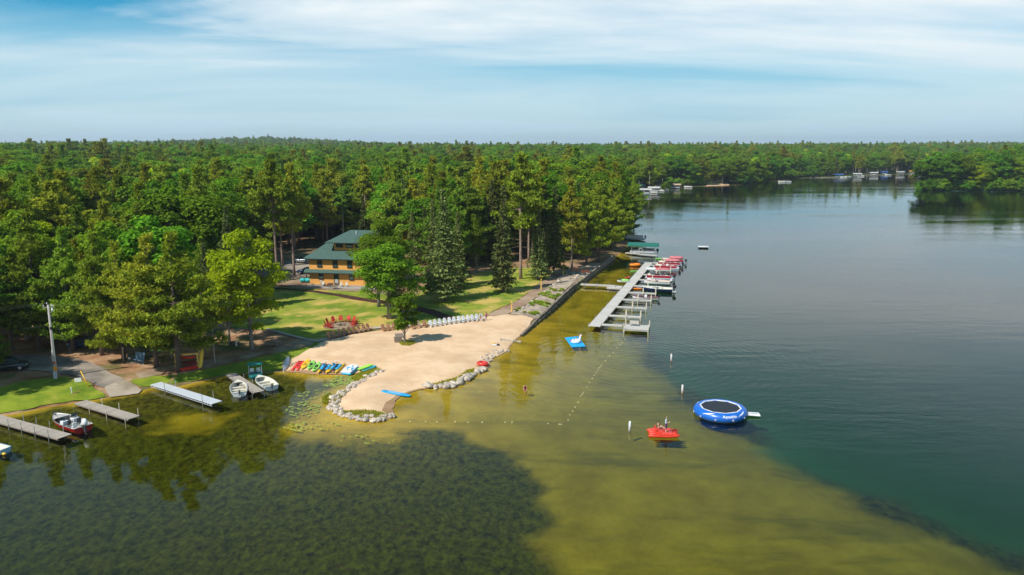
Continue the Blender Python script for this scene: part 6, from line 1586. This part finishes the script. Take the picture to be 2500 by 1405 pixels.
def decal(name, mat, pts2, sub=8):
    """flat outline (ring metres, height angle) laid on the tube"""
    vs = [Vector(p_) for p_ in pts2]; n = len(vs); G = []
    lo = [min(v[i] for v in vs) for i in (0, 1)]; hi = [max(v[i] for v in vs) for i in (0, 1)]; arr = np.array([tuple(v) for v in vs])
    g = np.array([(lo[0] + (hi[0] - lo[0]) * (i + .5) / sub, lo[1] + (hi[1] - lo[1]) * (j + .5) / sub) for i in range(sub) for j in range(sub)]); g = g[sdist(g, arr) > .02]
    r_ = geometry.delaunay_2d_cdt(vs + [Vector(x) for x in g], [(i, (i + 1) % n) for i in range(n)], [], 1, 1e-5)
    me = bpy.data.meshes.new(name); me.from_pydata([on_tube(v.x, v.y) for v in r_[0]], [], [list(f) for f in r_[2]]); me.materials.append(mat); return link(name, me, tr_o)
for a0, sgn in ((R(-135), 1), (R(-52), 1), (R(45), 1), (R(135), 1)):
    decal('swoosh', m_vw, [(a0 - .22 * sgn, .42), (a0 - .10 * sgn, .75), (a0 + .06 * sgn, 1.0), (a0 + .30 * sgn, 1.22), (a0 + .20 * sgn, .92), (a0 + .04 * sgn, .66)])
cu = bpy.data.curves.new('lettering', 'FONT'); cu.body = 'Aquaglide'; cu.align_x = 'CENTER'; cu.align_y = 'CENTER'; cu.size = .42; cu.offset = .008
to = bpy.data.objects.new('lettering', cu); C.objects.link(to); dg = bpy.context.evaluated_depsgraph_get(); tm_ = bpy.data.meshes.new_from_object(to.evaluated_get(dg)); bpy.data.objects.remove(to)
bm = bmesh.new(); bm.from_mesh(tm_); bmesh.ops.triangulate(bm, faces=bm.faces); bmesh.ops.subdivide_edges(bm, edges=[e for e in bm.edges if e.calc_length() > .12], cuts=1)
for v in bm.verts: v.co = on_tube(R(-84) + v.co.x / (TR + Tr), .62 + v.co.y / Tr, .012)
bm.to_mesh(tm_); bm.free(); tm_.materials.clear(); tm_.materials.append(m_vw); tm_.name = 'lettering'; link('lettering', tm_, tr_o)
for a in (-150, -115, -78, -45, 10, 60, 120, 180): mb = MB(); mb.torus((0, 0, 0), .09, .02, 10, 5); o = mb.build('grab_handle', m_vw, tr_o, on_tube(R(a), -.1, .03)); o.rotation_euler = (R(90), 0, R(a + 90))
mb = MB(); mb.box((3.55, -.55, .22), (1.5, .95, .16), R(-6), 0, .05); bev(mb.build('ramp', m_vw, tr_o), .06, 2); MB().box((3.55, -.55, .315), (1.1, .08, .02), R(-6), 0, .05).build('ramp_grip', m_dgrey, tr_o)
def buoy(label, px, py, band=True):
    q = gp(px, py); r_ = thing('regulatory_buoy', label, 'buoy', (q.x, q.y, 0), R(20)); r_.rotation_euler[1] = R(rk.uniform(-3, 3))
    mb = MB(); mb.smooth = True; mb.tube([(0, 0, -.3), (0, 0, .98), (0, 0, 1.05)], [.125, .125, .08], 14); mb.build('cylinder', m_vw, r_)
    if band:
        for z in (.12, .9): MB().tube([(0, 0, z), (0, 0, z + .07)], .13, 14).build('orange_band', m_or, r_)
        o = MB().torus((0, 0, 0), .06, .012, 12, 5).build('orange_ring_mark', m_or, r_, (.0, -.128, .55)); o.rotation_euler[0] = R(90)
    return r_
buoy('white and orange swim buoy over the edge of the deep water farthest from the trampoline', 1639, 882); buoy('white and orange swim buoy next to the drop-off near the trampoline', 1666, 960); buoy('plain white swim buoy close to the red pedal catamaran', 1537, 1052, False)
# float lines of the swimming area
mf = MB(); mf.smooth = True; mf.ell((0, 0, .03), (.08, .06, .06), 10, 6); fme = mf.mesh('float', M('pale_yellow_float', (0.80, 0.70, 0.40), .5, .08))
def float_line(label, pts):
    P_ = [gp(*a) for a in pts]; r_ = thing('float_line', label, 'float line', P_[0])
    for a in P_: link('float', fme, r_, a - P_[0], rk.uniform(0, 3))
    mb = MB(); mb.tube([(a - P_[0]) + Vector((0, 0, .012)) for a in P_], .006, 5); mb.build('rope', M('rope', (.16, .15, .08), .8), r_); return r_
float_line('line of small yellow floats slanting from the shallows toward the marina dock', [(1387, 1027), (1391, 1014), (1398, 1005), (1404, 995), (1411, 983), (1418, 968), (1422, 963), (1425, 959), (1433, 945), (1439, 935), (1446, 925), (1451, 917), (1456, 910), (1460, 904), (1463, 899), (1466, 896), (1469, 892), (1478, 882), (1488, 870), (1497, 862), (1506, 850), (1514, 843), (1520, 837), (1527, 829)])
float_line('line of small yellow floats crossing the water in front of the spit', [(1001, 1030), (1039, 1030), (1067, 1031), (1111, 1031), (1143, 1032), (1177, 1032), (1233, 1032), (1250, 1032), (1338, 1035), (1365, 1037), (1370, 1037)])
# blue foam mat and white inflatable
cs_ = [gp(*a) for a in ((1379, 826), (1411, 823), (1429, 847), (1396, 849))]; c_ = sum(cs_, Vector()) / 4; mt_ = thing('foam_mat', 'bright blue floating foam mat near the marina dock', 'mat', (c_.x, c_.y, 0)); mb = MB(); mb.prism([((v - c_).x, (v - c_).y) for v in reversed(cs_)], .0, .07); mb.build('slab', M('bright_blue_foam', (0.01, 0.36, 0.72), .6, .06), mt_)
for k in range(4):
    a, b_ = cs_[k] - c_, cs_[(k + 1) % 4] - c_; mb = MB(); mb.tube([(a.x, a.y, .06), (b_.x, b_.y, .06)], .035, 6); mb.build('edging', m_sky, mt_)
m_pinkp = M('magenta_vinyl', (0.60, 0.04, 0.22), .5, .1)
uq = gp(1405, 838); un = thing('inflatable_ring', 'white inflatable ring float with a long neck on the blue mat', 'float', (uq.x, uq.y, .07), R(20)); mb = MB(); mb.smooth = True; mb.torus((0, 0, .22), .55, .24, 22, 10); mb.build('ring', m_vw, un); mb = MB(); mb.smooth = True; mb.tube([(.55, 0, .3), (.78, 0, .6), (.78, 0, .95), (.92, 0, 1.08), (1.12, 0, 1.0)], [.2, .17, .15, .14, .06], 10); mb.build('neck', m_vw, un); mb = MB(); mb.tube([(.85, 0, 1.18), (.92, 0, 1.42)], [.04, .01], 7); mb.build('horn', m_or, un); mb = MB(); mb.smooth = True; mb.ell((.66, 0, .92), (.06, .05, .3), 8, 6); mb.build('mane', m_pinkp, un); mb = MB(); mb.smooth = True; mb.ell((-.75, 0, .42), (.2, .08, .1), 8, 6); mb.build('tail', m_pinkp, un)
# ================================================================== PEOPLE
m_skin = M('skin', (0.55, 0.31, 0.21), .6, .06, 3); m_hairb = M('brown_hair', (0.06, 0.03, 0.018), .7, .2, 8); m_hairg = M('fair_hair', (0.35, 0.25, 0.15), .7, .2, 8)
CL = lambda n, c: M(n, c, .85, .1, 5)
def person(label, loc, rz, height, J, cloth, hair, hairmat, head_tilt=(0, 0)):
    """J: joint positions for a 1.75 m adult, x forward, y left; cloth: bone group -> material"""
    k = height / 1.75; r_ = thing('person', label, 'person', loc, rz, None, k)
    names = ['pelvis', 'waist', 'chest', 'neck', 'head0', 'head1', 'shl', 'ell', 'wrl', 'hal', 'shr', 'elr', 'wrr', 'har', 'hil', 'knl', 'anl', 'tol', 'hir', 'knr', 'anr', 'tor']
    V = [Vector(J[n]) for n in names]; ix = {n: i for i, n in enumerate(names)}
    E_ = [('pelvis', 'waist'), ('waist', 'chest'), ('chest', 'neck'), ('neck', 'head0'), ('head0', 'head1'), ('chest', 'shl'), ('shl', 'ell'), ('ell', 'wrl'), ('wrl', 'hal'), ('chest', 'shr'), ('shr', 'elr'), ('elr', 'wrr'), ('wrr', 'har'), ('pelvis', 'hil'), ('hil', 'knl'), ('knl', 'anl'), ('anl', 'tol'), ('pelvis', 'hir'), ('hir', 'knr'), ('knr', 'anr'), ('anr', 'tor')]
    rad = dict(pelvis=(.15, .12), waist=(.13, .10), chest=(.15, .11), neck=(.06, .06), head0=(.085, .09), head1=(.075, .08), shl=(.065, .065), ell=(.047, .047), wrl=(.033, .033), hal=(.036, .02), shr=(.065, .065), elr=(.047, .047), wrr=(.033, .033), har=(.036, .02), hil=(.095, .095), knl=(.062, .062), anl=(.042, .042), tol=(.04, .03), hir=(.095, .095), knr=(.062, .062), anr=(.042, .042), tor=(.04, .03))
    grp = [('torso' if a in ('pelvis', 'waist', 'chest') and b_ in ('waist', 'chest', 'neck') else 'head' if b_.startswith('head') else 'upper_arm' if b_.startswith(('sh', 'el')) else 'lower_arm' if b_.startswith(('wr', 'ha')) else 'thigh' if b_.startswith(('hi', 'kn')) else 'calf' if b_.startswith('an') else 'foot') for a, b_ in E_]
    edges = [(ix[a], ix[b_]) for a, b_ in E_]; rr = [rad[n] for n in names]
    for s in 'lr':                                  # five fingers from each palm
        w_, h_ = Vector(J['wr' + s]), Vector(J['ha' + s]); d = (h_ - w_).normalized(); sd_ = d.orthogonal().normalized(); cd = d.cross(sd_)
        for i, ln in enumerate((.055, .078, .085, .078, .06)):
            off = sd_ * (.018 * (i - 2)); tip = h_ + off * 1.6 + d * ln * (.6 if i else .2) + cd * .03 + (sd_ * -.045 if i == 0 else Vector())
            V.append(tip); rr.append((.009, .009)); edges.append((ix['ha' + s], len(V) - 1)); grp.append('lower_arm')
    me = bpy.data.meshes.new('body'); me.from_pydata([tuple(v) for v in V], edges, []); o = link('body', me)
    o.modifiers.new('skin', 'SKIN'); sv_ = me.skin_vertices[0].data
    for i, v in enumerate(sv_): v.radius = rr[i]
    sv_[0].use_root = True; ss = o.modifiers.new('sub', 'SUBSURF'); ss.levels = 2
    bpy.context.view_layer.update(); dg_ = bpy.context.evaluated_depsgraph_get(); bme = bpy.data.meshes.new_from_object(o.evaluated_get(dg_)); bpy.data.objects.remove(o)
    mats = [m_skin]; bme.materials.clear(); bme.materials.append(m_skin); mi = {}
    for g, mt in cloth.items():
        if mt not in mats: mats.append(mt); bme.materials.append(mt)
        mi[g] = mats.index(mt)
    for pl in bme.polygons:
        c__ = pl.center; best = (9, 0)
        for (a, b_), g in zip(edges, grp):
            A_, B__ = V[a], V[b_]; d = B__ - A_; t = max(0, min(1, (c__ - A_).dot(d) / max(d.length_squared, 1e-9))); q_ = (A_ + d * t - c__).length
            if g == 'torso' and a == 0 and t < .5: g = 'hips'
            if q_ < best[0]: best = (q_, g)
        pl.material_index = mi.get(best[1], 0); pl.use_smooth = True
    b = link('body', bme, r_)
    h0, h1 = Vector(J['head0']), Vector(J['head1']); up_ = (h1 - h0).normalized(); cc = (h0 + h1) / 2
    mb = MB(); mb.smooth = True; mb.ell(cc + up_ * .05 + Vector((-.02, 0, 0)), (.105, .10, .115), 12, 8)
    if hair > 0: mb.tube([cc + Vector((-.06, 0, .02)), cc + Vector((-.11, 0, -.12)), cc + Vector((-.11, 0, -.12 - hair))], [.085, .08, .03], 8)
    mb.build('hair', hairmat, r_)
    fw = Vector((1, 0, 0)); fw = (fw - up_ * fw.dot(up_)).normalized(); lf = up_.cross(fw)
    mb = MB(); mb.ell(cc + fw * .105 - up_ * .02, (.02, .016, .024), 8, 6); mb.build('nose', m_skin, r_)
    for s in (-1, 1): mb = MB(); mb.ell(cc + fw * .092 + lf * s * .034 + up_ * .012, (.012, .014, .009), 8, 6); mb.build('eye', m_dgrey, r_); mb = MB(); mb.ell(cc + lf * s * .098 - up_ * .01, (.02, .012, .03), 8, 6); mb.build('ear', m_skin, r_)
    MB().box(cc + fw * .094 - up_ * .062, (.012, .045, .01)).build('mouth', M('lips', (.35, .12, .1), .5), r_)
    return r_
STAND = dict(pelvis=(0, 0, .95), waist=(0, 0, 1.12), chest=(0, 0, 1.34), neck=(0, 0, 1.48), head0=(.02, 0, 1.56), head1=(.02, 0, 1.67), shl=(0, .19, 1.40), ell=(-.02, .25, 1.14), wrl=(.06, .24, .92), hal=(.08, .24, .84), shr=(0, -.19, 1.40), elr=(-.02, -.25, 1.14), wrr=(.06, -.24, .92), har=(.08, -.24, .84), hil=(0, .10, .88), knl=(.02, .11, .48), anl=(0, .12, .08), tol=(.15, .13, .04), hir=(0, -.10, .88), knr=(.02, -.11, .48), anr=(0, -.12, .08), tor=(.15, -.13, .04))
def pose(**k): d = dict(STAND); d.update(k); return d
SIT = dict(pelvis=(0, 0, .14), waist=(-.02, 0, .30), chest=(-.03, 0, .52), neck=(0, 0, .66), head0=(.04, 0, .74), head1=(.05, 0, .85), shl=(-.02, .19, .58), ell=(.10, .24, .34), wrl=(.28, .18, .30), hal=(.36, .16, .29), shr=(-.02, -.19, .58), elr=(.10, -.24, .34), wrr=(.28, -.18, .30), har=(.36, -.16, .29), hil=(.03, .10, .13), knl=(.42, .13, .30), anl=(.72, .12, .08), tol=(.84, .12, .12), hir=(.03, -.10, .13), knr=(.42, -.13, .30), anr=(.72, -.12, .08), tor=(.84, -.12, .12))
# red pedal catamaran
a, b_ = gp(1582, 1062), gp(1656, 1062); rzc = math.atan2(b_.y - a.y, b_.x - a.x); c_ = (a + b_) / 2; rc_ = thing('pedal_catamaran', 'red plastic catamaran float carrying two people', 'catamaran', (c_.x, c_.y, 0), R(-4)); m_rk = M('scarlet_plastic', (0.72, 0.05, 0.025), .35, .08, 2)
for y in (-.8, -.27, .27, .8):
    mb = MB(); mb.smooth = True; L__ = 1.65 - .12 * (abs(y) < .5); mb.loft([[(x, y + .19 * w * math.cos(R(t_)), .16 + .19 * w * math.sin(R(t_)) + u_) for t_ in range(0, 360, 36)] for x, w, u_ in ((-L__, .3, .02), (-L__ + .2, .9, 0), (-.6, 1, 0), (.7, 1, 0), (L__ - .3, .8, .05), (L__, .25, .12))], closed=True); mb.build('hull', m_rk, rc_)
bev(MB().box((-.1, 0, .36), (2.0, 1.9, .12)).build('deck', m_rk, rc_), .04)
for y in (-.45, .45): bev(MB().box((-.55, y, .48), (.45, .55, .14)).box((-.8, y, .66), (.12, .55, .4), 0, 0, -.2).build('seat', m_rk, rc_), .05)
MB().box((.1, 0, .43), (.5, .12, .04)).build('center_hatch', MATS['deep_red'], rc_)
mtx = Matrix.Rotation(R(-4), 4, 'Z')
pp = Vector((c_.x, c_.y, 0)) + mtx @ Vector((.22, -.35, .42)); person('person standing on the red catamaran in pale blue shirt and purple shorts', pp, R(-25), 1.72, pose(elr=(.06, -.27, 1.14), wrr=(.30, -.14, 1.20), har=(.37, -.10, 1.24), head0=(.05, 0, 1.56), head1=(.06, 0, 1.67)), {'torso': CL('pale_blue_shirt', (.42, .52, .60)), 'upper_arm': CL('pale_blue_shirt', (.42, .52, .60)), 'hips': CL('purple_shorts', (.10, .04, .12)), 'thigh': CL('purple_shorts', (.10, .04, .12))}, 0, m_hairg)
pp = Vector((c_.x, c_.y, 0)) + mtx @ Vector((-.50, .42, .55)); person('person sitting on the red catamaran in a dark swimsuit', pp, R(-15), 1.55, SIT, {'torso': CL('dark_swimsuit', (.03, .03, .06)), 'hips': CL('dark_swimsuit', (.03, .03, .06))}, .0, m_hairb)
q = gp(1283, 957); person('person wading and bending forward in the shallows in magenta shorts', (q.x, q.y, -.32), R(-100), 1.62, pose(pelvis=(0, 0, .95), waist=(.10, 0, 1.10), chest=(.28, 0, 1.24), neck=(.40, 0, 1.29), head0=(.48, 0, 1.28), head1=(.58, 0, 1.25), shl=(.33, .19, 1.25), ell=(.36, .24, .98), wrl=(.46, .20, .74), hal=(.50, .19, .66), shr=(.33, -.19, 1.25), elr=(.36, -.24, .98), wrr=(.46, -.20, .74), har=(.50, -.19, .66)), {'hips': CL('magenta_shorts', (.45, .02, .18)), 'thigh': CL('magenta_shorts', (.45, .02, .18))}, .12, m_hairb)
q = gz(1187, 784); person('person standing beside the last white chair in a magenta swimsuit', (q.x, q.y, q.z + .04), R(-70), 1.5, pose(), {'torso': CL('magenta_suit', (.42, .015, .14)), 'hips': CL('magenta_suit', (.42, .015, .14)), 'thigh': CL('dark_swimsuit', (.03, .03, .06))}, .1, m_hairb)
q = gz(1172, 786); person('person in red and white beachwear seated on a white chair near the row end', (q.x + .1, q.y, q.z + .42), R(-52), 1.45, SIT, {'torso': CL('red_white_top', (.40, .06, .10)), 'hips': CL('magenta_suit', (.42, .015, .14))}, .1, m_hairb)
q = gp(1402, 839); person('child sitting inside the white ring float on the blue mat in pink', (q.x, q.y, .12), R(-30), 1.1, SIT, {'torso': m_pinkp, 'hips': m_pinkp}, .06, m_hairb)
q = gp(1408, 834); person('child sitting at the far side of the white ring float in navy', (q.x, q.y, .12), R(200), 1.15, SIT, {'torso': CL('navy_suit', (.02, .04, .16)), 'hips': CL('navy_suit', (.02, .04, .16))}, 0, m_hairb)
# towels on chairs
for px, py, mt, lb in ((1128, 791, m_sky, 'light blue towel hung over a white chair'), (1160, 788, m_blue, 'dark blue towel lying on a white chair seat')):
    q = gz(px, py); o = bev(MB().box((0, 0, 0), (.45, .4, .04), 0, 0, -.3).build('towel', mt, None, (q.x + .1, q.y, q.z + .46), R(-50)), .015); tag(o, lb, 'towel')

# ================================================================== FAR SHORE
m_whc = M('white_canvas', (0.50, 0.49, 0.46), .8, .1); m_blc = M('blue_canvas', (0.03, 0.12, 0.36), .7, .1); m_tanc = M('tan_canvas', (0.50, 0.36, 0.24), .8, .1); m_yec = M('yellow_canvas', (0.75, 0.42, 0.04), .7, .1)
fars = ((1575, 472, m_whc, 'white canopied boat lift at the near end of the far marina'), (1597, 467, m_whc, 'white canopied boat lift second in the far marina'), (1612, 463, m_tanc, 'tan canopied boat lift beside the far sandy bank'), (1648, 459, m_tanc, 'pinkish tan boat lift standing alone on the far shore'), (1661, 452, m_dgrey, 'dark boathouse canopy at the far wooded shore'), (2048, 432, m_blc, 'bright blue canopied boat lift on the far shore'), (2093, 430, m_whc, 'white canopied boat lift right of the blue one'), (2133, 427, m_whc, 'white canopied boat lift before the far birch'), (2157, 425, m_blc, 'white and blue canopied boat lift by the far spruce'), (2198, 425, m_whc, 'white canopied boat lift near the yellow canopy'), (2229, 423, m_yec, 'yellow canopied boat lift under the far grey spruce'), (2250, 424, m_whc, 'white canopied boat lift at the edge of the wooded point'))
for px, py, mt, lb in fars: boat_lift(lb, px, py + 2, mt, 8.0, hh=3.0, rz=rk.uniform(-20, 10), sc=1.0)
for i, (px, py) in enumerate(((1585, 474), (1606, 470), (1622, 466), (1632, 463), (1600, 463), (1918, 443), (1932, 443), (1690, 456), (2068, 432), (2078, 431), (2110, 429), (2175, 426))):
    o = open_boat('moored_boat', 'small white boat moored along the far shore', 6.0, 2.2, .9, m_wht, m_cream, group='boats along the far shore', seats=(.3, .6)); outboard(o, -.1, .6, m_black, 1.4); q = gp(px, py + 2.5); put(o, (q.x, q.y, 0), R(rk.uniform(140, 200)))
for (px, py, L__), lb in zip(((1585, 466, 26), (1640, 457, 14), (2020, 435, 30), (2120, 429, 26), (2215, 425, 24)), ('long pale dock at the far marina', 'short pale dock beside the pinkish boat lift', 'pale dock left of the blue boat lift', 'pale dock between the white boat lifts', 'pale dock under the far grey spruce')):
    q = gp(px, py); r_ = thing('dock', lb, 'dock', (q.x, q.y, 0), R(-20))
    for i in range(int(L__ / 2)): MB().box((2 * i - L__ / 2, 0, .6), (1.96, 1.6, .12)).build('deck_panel', m_deckl, r_)
    for i in range(4): MB().tube([(L__ * (i / 3 - .5), -.85, -1.5), (L__ * (i / 3 - .5), -.85, 1.2)], .07, 6).build('post', m_postw, r_)
for pp in (((1548, 464), (1575, 459), (1600, 457), (1590, 463), (1560, 470), (1545, 470)), ((1715, 455), (1740, 449), (1775, 448), (1782, 452), (1760, 456), (1720, 457))): sheet('far_beach', [tuple((lambda v: (v.x, v.y))(gp(x_, y_, .5))) for x_, y_ in pp], m_sand, .3, 4.0, 1.0, 20)
sheet('far_meadow', [tuple(gp(x_, y_, .4).xy) for x_, y_ in ((1880, 443), (1930, 439), (1990, 434), (2040, 431), (2030, 436), (1960, 441), (1890, 446))], m_lawn2, .3, 5.0, 1.0, 21)
q = gz(1568, 458); r_ = thing('storage_tent', 'teal storage box on the far sandy bank', 'box', q, R(-20)); bev(MB().box((0, 0, 1.2), (3.5, 3, 2.4)).build('body', MATS['turquoise_paint'], r_), .1); MB().box((0, -1.52, 1.0), (1.2, .05, 1.9)).build('door', m_dgrey, r_)
for (px, py, k, h, lb) in ((1632, 447, 'small', 16, 'rounded dense young tree beside the far marina'), (1698, 449, 'lime', 15, 'yellowish conical tree left of the far sandy beach'), (1790, 449, 'white', 17, 'dark cone-shaped pine right of the far sandy beach'), (1840, 446, 'lime', 20, 'bright green tree at the water edge of the far point'), (2236, 419, 'spruce', 27, 'tall grey-green spruce on the far shore above the yellow boat lift'), (1725, 420, 'birch', 24, 'pale-trunked birch in the far shoreline woods'), (1750, 425, 'birch', 24, 'pale forked birch above the far sandy beach')):
    q = gz(px, py); tree(k, 0, (q.x, q.y, q.z), h, lb, wide=1.2)

# ================================================================== AIR
mh, t = newmat('haze_air')
pv = N(t, 'ShaderNodeVolumePrincipled', i_Density=0.0001, i_Anisotropy=0.2); pv.inputs['Color'].default_value = (0.80, 0.90, 1.0, 1)
o = N(t, 'ShaderNodeOutputMaterial'); t.links.new(pv.outputs[0], o.inputs[1])
zlo = float(GZ.min()) - 1.0
hz = MB().box((0, 4000, (130 + zlo) / 2), (19000, 12000, 130 - zlo)).build('haze', mh)
stuff(hz)
